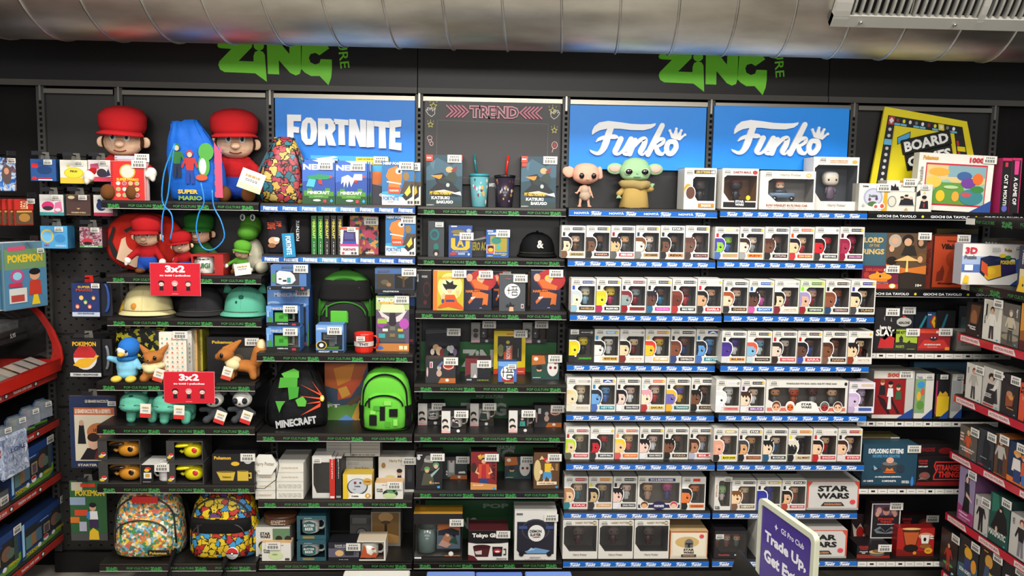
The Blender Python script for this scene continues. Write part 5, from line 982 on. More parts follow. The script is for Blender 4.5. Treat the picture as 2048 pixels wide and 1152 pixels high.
B(2, 3, 750, 829, 537, .05, .1, 'window_box', 'small dark window box balanced on top of large dark box', 'box', '2a3a52', 'P 3f5f90 0 .78 1 .78 1 1 0 1;R 0 0 1 .16 171616;R .05 .2 .42 .58 3a3226;E .25 .45 .1 .1 5a5040;E .35 .35 .06 .08 8a6a4a;R .5 .2 .46 .58 15130f;P 6a5a2a .55 .7 .9 .7 .75 .55;R .7 .25 .05 .4 4a3020;T .22 .88 .3 .1 556 MINECRAFT;T .4 .08 .4 .06 ccc COLLECTORS MUG', side='1e2a3c', st=(.86, .86), on='large_game_box', group='game themed boxes')
e, w, h, dep, cy = backpack(628, 748, 540, .13, 2, 3, 'large black and green backpack behind the small boxes', '3c7a2a:c', '252525:c', '3a7a2a:c', '1c1b1b:c', dep=.15)
piece(e, 'black_panel', lambda b: b.loft([(0, cy-.012, h*z, w*.47*c, dep*.42, 3) for z, c in ((.6, .96), (.64, 1), (.8, .88), (.86, .76))], '1c1b1b:c', 36))
piece(e, 'lettering', lambda b: b.text('MINECRAFT', -w*.23, h*.72, w*.48, h*.06, cy-dep*.47, '6a6a66', .001, .03))
piece(e, 'green_blocks', lambda b: (b.rbox(-w*.22, w*.06, cy-dep*.62, cy-dep*.5, h*.32, h*.48, '58b03a:c', .003), b.rbox(-w*.24, w*.0, cy-dep*.63, cy-dep*.5, h*.14, h*.31, '4aa032:c', .003), b.box(w*.06, w*.075, cy-dep*.6, cy-dep*.5, h*.33, h*.46, '3a8a2a:c')))
o, w, h, dep, Y = openbox(2, 3, 632, 687, 650, 707.5, 'blue toy box holding a grey blocky mini figure behind the window', 'box', '5a86c0', 'P 7aa0d0 0 .8 1 .82 1 1 0 1;T .2 .87 .3 .05 dde SCIENCE;R 0 0 1 .1 1a1a1a;E .2 .28 .2 .16 c8a83a;E .2 .28 .165 .135 1a1a1a;E .2 .28 .08 .07 ddd;T .3 .05 .4 .05 ddd MINECRAFT;T .7 .05 .2 .04 ddd ZOMBIE', '4a5a70', (.2, .12, .97, .74), st=(.68, .8), dep=.09, name='toy_box', grp='game themed boxes')
piece(o, 'toy_figure', lambda b: (b.box(-w*.26, w*.24, .02, .06, h*.46, h*.74, '6a6c70'), b.box(-w*.2, -w*.08, .0194, .02, h*.62, h*.66, '2a1a1a'), b.box(w*.05, w*.18, .0194, .02, h*.62, h*.66, '2a1a1a'), b.box(-w*.2, w*.18, .0194, .02, h*.51, h*.54, '222'), b.box(-w*.06, w*.14, .03, .05, h*.2, h*.46, '55575c'), b.box(w*.14, w*.22, .03, .05, h*.28, h*.46, '6a6c70'), b.box(-w*.15, w*.3, .02, .07, h*.12, h*.18, '4a8a2a')))
b = MB(); b.add([(-w*.3, .0015, .12*h), (w*.47, .0015, .12*h), (w*.47, .0015, .74*h), (-w*.3, .0015, .74*h)], [(0, 1, 2, 3)], 'fff:w'); b.obj('window', o)
X, w, Y, z0, h = fit(2, 3, 706, 745, 668, 711); e = empty('mug', 'red plastic mug with ribbed sides and black TNT lettering', 'mug', (X, Y+w/2, z0))
def f(b):
    r = w/2; v = []; n = 48
    R = [(0, r*.9), (.004, r*.95)]+[(h*a, r*(.95+.05*a)) for a in (.1, .5, .9, 1)]
    for z, q in R:
        for i in range(n): a = 2*PI*i/n; s_ = q*(1-.035*abs(math.sin(a*7))); v.append((s_*math.cos(a), s_*math.sin(a), z))
    for z, q in ((h, r*.9), (h*.4, r*.86)):
        for i in range(n): a = 2*PI*i/n; v.append((q*math.cos(a), q*math.sin(a), z))
    f_ = [(k*n+i, k*n+(i+1) % n, k*n+n+(i+1) % n, k*n+n+i) for k in range(7) for i in range(n)]+[tuple(range(7*n, 8*n))]
    b.add(v, f_, 'c8281c:g', True)
piece(e, 'cup', f)
piece(e, 'handle', lambda b: b.tube([(w*.46, 0, h*.82), (w*.62, 0, h*.82), (w*.74, 0, h*.65), (w*.72, 0, h*.35), (w*.6, 0, h*.2), (w*.46, 0, h*.22)], .0045, 'c8281c:g', 8))
def g(b):
    n = 20; v = []
    for i in range(n+1): a = PI+PI*i/n; v += [(w*.512*math.cos(a), w*.512*math.sin(a), h*.34), (w*.512*math.cos(a), w*.512*math.sin(a), h*.58)]
    b.add(v, [(2*i, 2*i+2, 2*i+3, 2*i+1) for i in range(n)], 'c8c4bc:g', True); b.text('TNT', -w*.2, h*.4, w*.5, h*.13, -w*.52, '1a1a1a', 0, .03)
piece(e, 'white_band', g); sticker(e, -w*.1, -w*.52, h*.76, 's')
B(2, 3, 752, 818, 592, 702, .04, 'puzzle_game_box', 'bright puzzle game box with purple winged creature and tool tiles', 'game box', '5a4a60', 'R 0 .75 1 .25 a8b878;P c8d0a8 .1 .7 .9 .7 .8 .9 .2 .9;T .45 .93 .82 .08 d8dcd8 MINECRAFT;R .12 .855 .7 .035 c85a2a;T .47 .872 .66 .025 e8d84a MAGNETIC TRAVEL PUZZLE;P c8c0c0 .05 .75 .4 .62 .5 .7 .6 .62 .95 .75 .75 .55 .55 .52 .45 .52 .25 .55;P 2a2228 .42 .7 .58 .7 .62 .5 .5 .44 .38 .5;E .18 .52 .16 .1 8a3a8a;E .85 .5 .15 .1 a84aa0;P 4a4844 .25 .46 .7 .46 .9 .16 .08 .16;R .05 .5 .28 .09 8ab03a;R .2 .36 .16 .05 ccc;R .42 .38 .16 .07 6a6864;R .66 .36 .16 .05 b8a83a;R .08 .24 .2 .08 3a9a9a;R .42 .26 .16 .06 7a6a4a;R .68 .24 .18 .07 3a9a9a;R 0 0 1 .14 b8763a;R .7 .03 .12 .07 d8d4a8;R .85 .03 .1 .07 d8d4a8;E .13 .06 .1 .03 3a6ab8', side='4a3a50', st=(.78, .94))
# fourth shelf
B(2, 4, 650, 736, 726, 840, .03, 'poster_book', 'orange and blue blocky art book between bag and green backpack', 'book', '3a4a60', 'P b85a28 .0 1 1 1 .8 .6 .5 .5 0 .6;P d8862a .2 .9 .7 1 .6 .7 .3 .6;P c8502a .3 .55 .6 .7 .9 .75 .6 .4 .3 .35;P e0a03a .3 .55 .5 .6 .6 .45 .4 .38;P 5a8a3a 0 0 .7 0 .8 .3 .3 .25 .0 .35;P c8983a .6 0 1 0 1 .3 .8 .35;T .2 .25 .3 .06 ddd FT;P 5a8ac0 .3 0 .7 0 .5 .1;P 6a4a2a .5 .3 .8 .45 .9 .42 .6 .25', side='2a3a50', st=None)
e, w, h, dep, cy, X, Y, z0 = drawbag(528, 652, 728, 858, 2, 4, 'black drawstring bag printed with green blocks and orange rays', '19191b:f', .14, 0, '111', peak=.0, cords=True)
def f(b):
    art(b, w, h, -.012, 'P 58b03a .3 .86 .5 .94 .58 .9 .58 .8 .34 .8;P 4aa032 .28 .8 .56 .8 .55 .66 .25 .64;P 3f9a2e .4 .66 .58 .66 .56 .5 .42 .46;P 58b03a .52 .46 .64 .52 .7 .44 .68 .36 .56 .36;P 4aa032 .2 .44 .36 .44 .3 .36 .26 .26;P d84a28 .6 .7 .92 .56 .94 .52;P d84a28 .58 .52 .92 .5 .92 .47;P d84a28 .66 .4 .92 .45 .92 .42;P d84a28 .6 .22 .93 .42 .92 .36;P d84a28 .78 .76 .95 .55 .93 .54;E .95 .49 .035 .05 e0b83a;E .95 .49 .018 .025 e8e0c8')
    b.T = Matrix.Translation((.0, -.016, h*.12)) @ Matrix.Rotation(-.14, 4, 'Y'); b.text('MINECRAFT', -w*.3, -.018, w*.66, .034, 0, 'b8b8b8', 0, .05); b.T = Matrix.Identity(4)
piece(e, 'printed_front', f)
e, w, h, dep, cy = backpack(716, 820, 739, 866, 2, 4, 'lime green backpack with black square patches on its pocket', '62b83a:c', '62b83a:c', '151515:c', low='171717:c', dep=.17)
def f(b):
    for u, v, q, r, c in ((.22, .12, .14, .16, '171717'), (.6, .26, .16, .12, '171717'), (.42, .2, .1, .22, '171717'), (.3, .36, .12, .07, '4a9a30'), (.52, .1, .1, .08, '4a9a30'), (.68, .12, .08, .1, '86d05a'), (.5, .44, .14, .06, '86d05a'), (.24, .3, .1, .05, '86d05a')):
        b.box((u-.5)*w, (u-.5+q)*w, cy-dep*.585, cy-dep*.5, h*v, h*(v+r), c+':c')
piece(e, 'square_patches', f)
# fifth shelf
WB = 'L .5 .5 .7 .3 b8a070 2'
n_ = 0
for x0, x1, tops, lb in ((511, 551, (999, 981, 963, 945), 'left'), (553, 607, (999, 981, 963, 945, 926), 'right')):
    LAST['wand_box'] = None
    for i, t in enumerate(tops):
        B(2, 5, x0, x1, t, 1018 if i == 0 else 1018, .2, 'wand_box', 'white lidded long box, %s of the %s stack by the hexagonal tag'%(['bottom one', 'second from bottom', 'third from bottom', 'fourth from bottom', 'top one'][i] , lb), 'box', 'd8d4c8', 'R 0 .94 1 .03 b5b0a2;'+('L .5 .45 .6 .22 b8a070 2' if lb == 'left' or i > 2 else 'L .5 .45 .84 .5 aaa69a 3'), side='c8c4ba', st=None, on='wand_box' if i else None, group='stacked white wand boxes')
X, w, Y, z0, h = fit(2, 5, 507, 557, 905, 1020)
e = empty('hexagonal_box', 'white hexagonal box with thin gold lettering hung over white box stack', 'box', (X, Y-.012, WZ(532, 928, Y)))
b = MB(); b.prism([(.052*math.cos(a)*1.05, .05*math.sin(a)) for a in [PI/3*i for i in range(6)]], 0, .01, 'dedad0'); b.obj('panel', e)
b = MB(); b.text('Harry Potter', -.042, -.008, .082, .02, -.001, '8a7a58', 0, .01); art(b, .1, .1, -.0005, 'L .2 -.28 .2 .1 b8a070 2;E .12 .3 .03 .04 b8a88a'); b.obj('lettering', e)
b = MB(); b.tube([(0, .005, .05), (.05, -.0, .06), (.062, -.01, 0), (.05, -.012, -.06), (.0, -.014, -.1), (-.045, -.01, -.1)], .0016, '151515:g', 6); b.obj('cord', e)
winbox(2, 5, 624, 665, 913, 996, 'pale framed window box with dark interior, beside red and black books', ('8a5a2a', '222', '2a2a2c', 'ddd'), 'x', 'c8c4bc', '', '26262a', wn=(.06, .12, .94, .86), corner=False, dep=.12, group='boxes below the green backpack', st=(.25, .9), obn='window_box', contents=False)
B(2, 5, 659.5, 670, 918, 1003, .14, 'book', 'thin red spined book left of the black one', 'book', 'b8281e', 'V .5 .75 .24 .5 e8c8c0 naruto;R .1 .02 .8 .05 ddd', tp='c8c4bc', st=None, group='books in a row')
B(2, 5, 671.5, 683, 917, 997, .14, 'book', 'thin black spined book right of the red one', 'book', '1d1c1e', 'V .5 .75 .24 .5 bbb gohan;R .1 .02 .8 .05 999', tp='c8c4bc', st=None, group='books in a row')
B(2, 5, 690, 746, 915, 975, .1, 'gift_box', 'white box with gold lettering behind the round tin game', 'box', 'd0ccc0', 'T .6 .62 .5 .16 a8905a Harry Potter;E .8 .3 .08 .1 c8a04a;L .3 .8 .4 .1 a8a498 2', side='b5b2a8', st=None, group='boxes below the green backpack')
B(2, 5, 686, 744, 949, 1009, .08, 'card_game_box', 'yellow sided white box with a round grey tin in it', 'game box', 'd8d4c8', 'P d8b428 0 0 .14 0 .2 .1 .14 1 0 1;E .5 .5 .36 .34 3a3a3e;E .5 .52 .32 .3 b8bcc0;T .5 .52 .2 .07 222 Dobble;E .42 .66 .05 .06 8a2a4a;E .6 .66 .04 .04 333;E .4 .4 .05 .03 999;P e8e4d8 .2 .02 .96 .02 .96 .2 .3 .24;T .42 .12 .24 .08 111 Dobble;E .84 .72 .16 .14 c89a3a;T .84 .72 .2 .06 4a2a4a Dobble;E .86 .14 .1 .1 c8963a;T .86 .14 .07 .1 eee ?', side='c8a83a', st=None, group='card game boxes')
B(2, 5, 757, 828, 914, 984, .1, 'gift_box', 'white box with gold lettering and dark bottle picture at shelf end', 'box', 'd4d0c6', 'T .55 .88 .5 .1 9a8a60 Harry Potter;E .14 .76 .06 .08 9a7a4a;E .33 .42 .14 .07 c8b878;P 1d1b22 .74 .08 1 .08 1 .8 .74 .8;R .82 .3 .12 .36 333;P 2a2226 .48 .2 .68 .2 .64 .48 .54 .48;E .59 .56 .07 .09 c8a088;E .59 .61 .08 .06 221a1a;L .2 .25 .3 .05 aaa 2', side='bab6ac', st=(.86, .9), group='boxes below the green backpack')
B(2, 5, 750, 806, 966, 1010, .07, 'mini_figure_box', 'small white box with pale green sleeping figure, fifth shelf', 'box', 'd4d0c6', 'L .5 .86 .5 .1 b8763a 1;T .17 .6 .22 .1 111 STAR;T .17 .48 .22 .1 111 WARS;E .55 .35 .27 .26 222;E .52 .22 .24 .18 b8c890;E .6 .5 .18 .14 5a8a5a;E .68 .5 .05 .06 0a0a0a', side='c0bcb2', tp='c8a070', st=(.7, .86), group='white boxes with green figure')
X = B(2, 5, 653, 760, 884, .1, .1, 'flat_carton', 'flat grey carton with black lines lying on the boxes behind', 'box', 'a8a49c', 'R .02 .75 .96 .02 444;R .02 .5 .96 .02 444;R .02 .25 .96 .02 444;R .44 .2 .02 .7 444;T .48 .1 .08 .12 222 CE;L .72 .1 .4 .1 444 1', side='8a8680', st=None, on='gift_box')
# lowest shelf
B(2, 6, 512, 580, 1054, 1115, .12, 'figure_gift_box', 'white box with green eared figure under the round brown tin', 'box', 'ccc8be', 'T .28 .78 .3 .1 111 STAR;T .28 .68 .3 .1 111 WARS;R .5 .5 .5 .45 5a7a58;E .68 .62 .1 .1 1a1a1a;E .95 .62 .1 .1 1a1a1a;E .2 .4 .12 .14 2a2a2a;E .2 .34 .09 .12 a8b83a;R .08 .05 .3 .06 333', side='8a8880', st=None, group='white boxes with green figure')
B(2, 6, 524, 582, 1086, 1126, .06, 'mini_figure_box', 'small white box with pale green figure at lowest shelf front', 'box', 'd4d0c6', 'L .5 .86 .5 .1 b8763a 1;T .17 .6 .22 .1 111 STAR;T .17 .48 .22 .1 111 WARS;E .48 .3 .26 .22 c0cc98;E .45 .36 .1 .05 8a9a6a;R .8 .04 .15 .12 333', side='c0bcb2', tp='c8a070', st=(.4, .86), group='white boxes with green figure')
Yt = SH[2, 6][0]+.1; zt = LAST['figure_gift_box']; xa, xb = WX(529, zt, Yt), WX(594, zt, Yt); hh = min(WZ(560, 1027, Yt)-zt, .085)
e = empty('round_tin', 'round brown tin with white capitals on a white figure box', 'tin', ((xa+xb)/2, Yt, zt))
b = MB(); r = (xb-xa)/2; b.loft([(0, 0, 0, r*.92, r*.75, 2), (0, 0, .006, r, r*.8, 2), (0, 0, hh, r, r*.8, 2)], '6a4630:g', 32); b.obj('tin_body', e)
b = MB(); b.loft([(0, 0, hh-.012, r*1.02, r*.82, 2), (0, 0, hh+.002, r*1.02, r*.82, 2), (0, 0, hh+.004, r*.96, r*.78, 2)], '5a3a28:g', 32); b.obj('lid', e)
b = MB()
for i, t_ in enumerate(('CUTEST', 'IN THE', 'GALAXY')): b.text(t_, -r*.42, hh*(.62-.2*i), r*.9*(.6 if i == 1 else 1), hh*.13, -r*.8-.003, 'd8cdbc', 0, .02)
b.obj('lettering', e)
def beer(yt, yb, lab, on=None):
    o, w, h, dep, Y = openbox(2, 6, 594, 652, yt, yb, lab, 'mug box', '28505a', 'L .4 .9 .3 .06 9ab0a8 1;R .2 .04 .4 .1 8a7a40', '1c3a42', (.12, .18, .96, .85), on=on, st=None)
    b = MB(); mug(b, -.012, .05, .19*h, .038, .6*h, 'd8d6cc:g', side=1); b.prism([(-.04, .3*h), (-.012, .22*h), (.016, .3*h), (.016, .65*h), (-.012, .74*h), (-.04, .65*h)], .0115, 0, '2a5a60'); b.text('BUTTER', -.035, .5*h, .046, .1*h, .011, 'e0dccc', 0, .02); b.text('BEER', -.03, .34*h, .036, .12*h, .011, 'e0dccc', 0, .02); b.obj('mug', o)
beer(1083, 1124, 'lower teal mug box with patterned white mug')
beer(1032, 1079, 'upper teal mug box with patterned white mug', 'mug_box')
B(2, 6, 700, 747, 1030, .2, .06, 'carton', 'grey carton with round emblem standing in shade at back', 'box', '55534f', 'R .1 .7 .6 .2 777;E .5 .35 .25 .2 333;E .5 .35 .2 .16 777', st=None)
B(2, 6, 742, 801, 1024, 1092, .12, 'lamp_box', 'tall brown box with lamp picture behind the orange mug box', 'box', '8a8276', 'R .04 .1 .9 .88 7a5a30;R .46 .1 .08 .6 2a1c12;E .5 .85 .25 .14 b8905a;P b88a4a .04 .1 .94 .1 .94 .3 .5 .4 .04 .3;E .5 .7 .16 .05 4a3420', side='7a7874', st=None)
B(2, 6, 657, 718, 1085, 1125, .1, 'mug_box', 'black lidded box picturing a dark mug between teal and orange boxes', 'mug box', '24222a', 'R 0 0 1 .2 1a191c;R 0 .2 1 .48 5a5666;T .4 .84 .4 .1 aaa GAME OF;T .45 .74 .5 .07 aaa THRONES;E .36 .42 .14 .17 d0a870;P 222 .54 .3 .82 .3 .84 .6 .52 .6;R .84 .36 .06 .04 444;R .84 .52 .06 .04 444;R .88 .36 .03 .2 444;T .5 .08 .3 .05 999 MUG', tp='17161a', side='201f24', st=(.82, .78), group='boxed mugs')
o, w, h, dep, Y = openbox(2, 6, 714, 771, 1083, 1126, 'white mug box showing mug with orange rider silhouettes', 'mug box', 'd4d0c6', '', '5a4a40', (.06, .06, .94, .96), st=None)
b = MB(); mug(b, -.014, .05, .006, .04, h*.78, 'd8d4c8:g', side=1, hm='e0dcd2:g'); b.prism([(-.05, .01), (.02, .01), (.024, .03), (.01, .035), (0, .02), (-.02, .03), (-.025, .06), (-.034, .066), (-.04, .04)], .008, 0, 'b8522a'); b.disc(.008, .05, .008, .004, .008, 0, 'a84a38', 10); b.obj('mug', o)
b = MB(); b.box(-w/2, w/2, .001, dep, h, h+.001, 'c8b8a0'); b.obj('lid', o)
# ---------------------------------------------------------------- third bay
POS = 'P 3a5a6a .0 .75 .3 .95 .7 .8 1 .95 1 .6 0 .5;P 4a6a78 .1 .85 .25 .9 .2 .7;P 14181c .05 .28 .3 .45 .2 .62 .45 .66 .6 .55 .95 .3 .9 .2 .2 .2;P d8862a .12 .6 .45 .62 .4 .52;E .48 .5 .14 .06 1c2a2c;E .6 .42 .05 .04 aab4b0;P 2a3a34 .5 .55 .75 .72 .85 .6 .8 .45;E .64 .72 .1 .06 b89a6a;P 7a2a2a .68 .7 .85 .8 .82 .66;P c8b8b0 .2 .3 .5 .33 .8 .28 .6 .25;P 2a3836 0 0 1 0 1 .1 0 .16;P c8ccc8 .7 .26 .98 .22 .95 .3;T .4 .265 .6 .07 d8b02a MY HERO ACADEMIA;T .4 .17 .5 .06 e8e8e4 KATSUKI;T .52 .09 .46 .06 e8e8e4 BAKUGO;T .12 .03 .2 .025 aab0ae BANPRESTO;R 0 .88 .18 .12 d04028;L .09 .94 .14 .05 eee 1'
B(3, 1, 852, 924, 310, .01, .1, 'figure_carton', 'dark teal poster box with rider picture at left end below chalkboard sign', 'figure box', '24404c', POS+';R .86 .9 .14 .1 d04028', side='1d2a30', st=(.78, .93), group='poster printed figure cartons')
B(3, 1, 1041, 1111, 313, .01, .1, 'figure_carton', 'dark teal poster box with rider picture near the pink figure', 'figure box', '24404c', POS+';R .02 .8 .13 .07 d04028', side='1d2a30', st=(.82, .93), group='poster printed figure cartons')
def tumbler(px0, px1, yt, m, lid, straw, sx, sy, lab, s):
    X, w, Y, z0, h = fit(3, 1, px0, px1, yt, .012); r = w/2; e = empty('tumbler', lab, 'cup', (X, Y+r, z0), 0, 'straw cups')
    b = MB(); b.loft([(0, 0, 0, r*.68, r*.68, 2), (0, 0, .003, r*.72, r*.72, 2), (0, 0, h*.93, r*.95, r*.95, 2)], m, 32); b.obj('cup', e)
    b = MB(); b.loft([(0, 0, h*.93, r, r, 2), (0, 0, h*.98, r*1.02, r*1.02, 2), (0, 0, h, r*.97, r*.97, 2), (0, 0, h+.003, r*.6, r*.6, 2)], lid, 32); b.obj('lid', e)
    x0 = WX(sx, z0+h, Y+r)-X; x1 = WX(sx+sy, z0+h, Y+r)-X; b = MB(); b.tube([(x0, 0, h), (x1, 0, h+.088)], .0052, straw, 12); b.obj('straw', e)
    b = MB(); rd = random.Random(px0)
    for i in range(16):
        a = -PI/2+rd.uniform(-1.1, 1.1); z = h*rd.uniform(.08, .85); q = r*(.72+.24*z/h)+.0006; c = rd.choice(s); d = rd.uniform(.004, .011)
        b.T = Matrix.Translation((q*math.cos(a), q*math.sin(a), z)) @ Matrix.Rotation(a+PI/2, 4, 'Z'); b.disc(0, 0, d*.6, d, 0, 0, c, 9)
    b.obj('printed_pattern', e)
tumbler(938, 978, 348, '5f9aa0:g', '2f8a94:g', '1f6a6c:g', 953, -5, 'teal cup with lid and dark teal straw', ['d8a04a', 'c8586a', 'e0d8c8', '2a4a4a', 'e8c8a8', '6a2a3a'])
tumbler(988, 1031, 350, '2c2430:g', '17161a:g', 'c8241c:g', 1012, 4, 'dark patterned cup with lid and red straw', ['b8863a', 'c8c0b8', '6a3a2a', '4a3a6a', '8a6a3a', 'aaa'])
b = MB(); X, w, Y, z0, h = fit(3, 1, 975, 992, 355, .05, )
B(3, 1, 976, 991, 355, .09, .02, 'small_card', 'small dark card with white word between the two cups', 'card', '1c1b1d', 'T .5 .75 .8 .12 ddd BANPRESTO', st=None)
# second shelf
B(3, 2, 856, 888, 442, .01, .08, 'notebook', 'dark grey notebook with teal emblem, left end of second shelf', 'notebook', '3a3f42', 'E .4 .62 .3 .16 1f6a70;E .4 .62 .2 .1 2a4a50;E .5 .28 .16 .1 1f6a60;E .5 .12 .2 .09 1a1a1c;E .5 .08 .1 .05 c8b0a0', side='232628', st=(.7, .9), group='notebooks')
B(3, 2, 897, 944, 451, .015, .03, 'playing_card_box', 'blue and yellow playing card box with large letters', 'card box', '2a4a8a', 'E .4 .8 .3 .06 7a6a3a;E .85 .84 .1 .06 aaa;T .35 .7 .3 .05 d8c83a PLAYING CARDS;P c8a832 .1 .6 .28 .6 .28 .35 .4 .3 .6 .3 .72 .35 .72 .6 .9 .6 .9 .3 .78 .22 .22 .22 .1 .3;T .5 .46 .3 .26 c8a832 A;T .5 .17 .7 .05 8a90a8 MY HERO ACADEMIA;E .2 .1 .16 .05 a83a3a;R .4 .07 .3 .07 8aa0c0;E .86 .09 .05 .04 aaccdd;R .1 .95 .25 .04 ccc', side='1f3568', st=(.76, .66), group='card game boxes')
B(3, 2, 936, 1012, 462, .07, .03, 'comic_box', 'black box with yellow capitals between blue boxes, in shade', 'box', '232223', 'T .45 .4 .8 .34 a8962c HERO ACADEMIA;P 7a2a36 .3 .75 .8 .75 .7 .9;P 888 .1 .66 .5 .78 .48 .7 .1 .6', side='191819', st=None)
B(3, 2, 972, 1017, 460, .01, .05, 'figure_light_box', 'blue and yellow small box with green haired figure light', 'box', '1f55a0', 'R .18 .2 .74 .58 9a8a2a;E .45 .62 .22 .13 2f7a6a;E .55 .38 .09 .1 3aa0a0;T .26 .87 .34 .08 e8e8e8 ICONS;R .02 .16 .36 .3 ddd;R .04 .17 .32 .28 c8402a;E .2 .36 .13 .07 171412;E .2 .28 .11 .07 e0b02a;T .62 .14 .6 .05 d8c83a IZUKU MIDORIYA;T .78 .08 .2 .035 d8c83a LIGHT;T .18 .06 .24 .04 d8c83a HERO;R .05 .94 .25 .04 ddd', side='2a5aa0', st=(.74, .88), group='game themed boxes')
e, w, h = capobj(1036, 1118, 466, 3, 2, .01, 'black baseball cap with small white ampersand emblem', '121214:c')
b = MB(); b.text('&', -.006, h*.38, .03, h*.32, -.086, 'd8d4c8', .001, .03); b.obj('emblem', e)
# third shelf
def nb(x0, x1, yt, yb, lab, col, s, side, **k): return B(3, 3, x0, x1, yt, yb, .03, 'notebook', lab, 'notebook', col, s, side=side, tp='c8c4b8', group='notebooks', **k)
NAR = 'E .66 .75 .5 .28 a8282a;P 1c2035 0 0 1 0 1 .3 .9 .5 .4 .5 0 .9;E .6 .8 .14 .09 d8b83a;E .6 .74 .1 .07 d8a080;P c8642a .1 .72 .25 .72 .4 .55 .85 .5 .9 .6 .7 .66 .4 .78;E .2 .82 .11 .1 d89a78;P d0682a .3 .44 .6 .46 .88 .4 .85 .12 .66 .12 .7 .3 .4 .3 .2 .14 .16 .2 .3 .34;P c8c8cc .25 .32 .42 .34 .4 .3 .27 .26;E .75 .11 .08 .03 222;T .32 .47 .5 .07 d8742a NARUTO;L .62 .05 .1 .02 ddd 1'
nb(833, 862, 541, 616, 'black notebook with dark red emblem at left end', '1b1a1c', 'T .55 .84 .4 .06 b8b0a8 OOXX;E .7 .5 .26 .2 5a1c1e;E .7 .5 .2 .15 1b1a1c;V .08 .8 .1 .2 ddd NOTES;E .6 .15 .12 .06 6a2022', '151416', st=None)
nb(985, 1022, 543, 612, 'notebook with red and orange picture half hidden behind the grey one', '1f2238', NAR, '1a1a1e', st=(.75, .93))
nb(1055, 1075, 545, 612, 'slim brown book in shade behind the navy notebook', '4a3420', '', '2a2018', st=None)
nb(1061, 1120, 541, 619, 'navy notebook with red disc and orange clad figure at right end', '1f2a48', NAR, '1a2238', st=(.84, .93))
nb(927, 983, 541, 619.5, 'navy notebook with red disc and orange clad figure, beside orange spined one', '1f2a48', NAR, '1a2238', st=(.78, .9))
nb(866, 927, 541.5, 624, 'yellow notebook with orange spine and black haired fighter picture', 'b8a82a', 'E .55 .6 .4 .35 d8d47a;E .5 .6 .25 .2 e0e0a8;R 0 0 .13 1 d8702a;T .5 .82 .62 .08 d8962a DRAGONBALL;T .84 .82 .16 .06 a82828 super;P 171512 .35 .6 .3 .68 .45 .66 .4 .78 .55 .7 .65 .76 .66 .66 .8 .64 .7 .54 .42 .52;P e0b088 .45 .54 .64 .54 .6 .44 .5 .44;P c8501c .2 .05 .5 .1 .8 .05 1 .02 .98 .1 .8 .22 .7 .4 .4 .4 .36 .22 .14 .08;P 2a3a6a .42 .22 .7 .22 .7 .27 .42 .27;P e0b088 .3 .24 .24 .34 .36 .46 .42 .4 .34 .34;P e0b088 .8 .36 .74 .52 .88 .5;E .32 .24 .04 .05 2a3a7a', 'd8702a', st=(.85, .93))
nb(998, 1050, 549, 624, 'dark grey notebook with white disc holding a black brushed character', '45484c', 'E .5 .55 .3 .2 e0ded8;R .35 .46 .025 .2 1a1a1a;R .3 .56 .14 .022 1a1a1a;R .46 .66 .24 .022 1a1a1a;R .52 .57 .02 .09 1a1a1a;R .45 .57 .27 .02 1a1a1a;R .64 .57 .02 .07 1a1a1a;R .48 .43 .2 .02 1a1a1a;R .48 .43 .02 .1 1a1a1a;R .67 .43 .02 .1 1a1a1a;R .48 .52 .2 .018 1a1a1a;T .34 .88 .2 .04 a85a5a Dragon;P 1a1816 .25 .12 .3 .2 .38 .16 .42 .26 .5 .17 .6 .18 .52 .1;P d0a080 .38 .0 .56 .0 .54 .12 .4 .12;R .84 .08 .1 .12 ccc;R .86 .1 .06 .08 7a2a2a', '2a2a2c', st=(.8, .9))
# fourth shelf
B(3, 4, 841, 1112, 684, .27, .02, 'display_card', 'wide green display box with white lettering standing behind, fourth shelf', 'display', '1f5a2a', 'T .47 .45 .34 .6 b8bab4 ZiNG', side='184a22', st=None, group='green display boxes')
for x0, x1, lab in ((942, 988, 'dark mug box on the green display box, left one'), (1045, 1093, 'dark mug box on the green display box, right one')):
    o, w, h, dep, Y = openbox(3, 4, x0, x1, 645, .245, lab, 'mug box', '1f1d1f', 'R 0 0 .38 1 8a8680;E .2 .6 .12 .1 222;E .2 .35 .1 .12 3a2a2a;P c09aa0 0 0 .38 0 .38 .15 0 .1;E .68 .08 .07 .07 aaa', '4a3c30', (.42, .2, 1, .95), z=LAST['display_card'], st=(.78, .9), dep=.05)
    b = MB(); mug(b, .004, .028, .2*h, .022, .6*h, '5a5656:g'); b.obj('mug', o)
ART = 'E .3 .5 .1 .12 a8805a;E .42 .42 .12 .14 c8a888;E .6 .4 .12 .13 8a2a30;E .72 .55 .08 .1 c8c0b4;E .82 .44 .09 .1 8a8a90;E .2 .42 .06 .08 d8c8b8'
B(3, 4, 851, 919, 659, 748, .02, 'hanging_pack', 'tall dark glossy pack with group of small figures in a row', 'pack', '222126:g', 'P 33323a 0 .9 1 .95 1 1 0 1;E .3 .6 .09 .07 c09a6a;E .4 .52 .1 .1 d0b090;E .5 .48 .09 .1 7a2a30;E .6 .5 .08 .09 2a4a40;E .68 .58 .06 .06 c8c0b8;E .76 .56 .08 .09 b8b8bc;E .86 .5 .06 .08 6a5a7a;E .2 .5 .06 .07 d8c8b8', side='2f2e34:g', st=(.82, .95), group='dark printed packs')
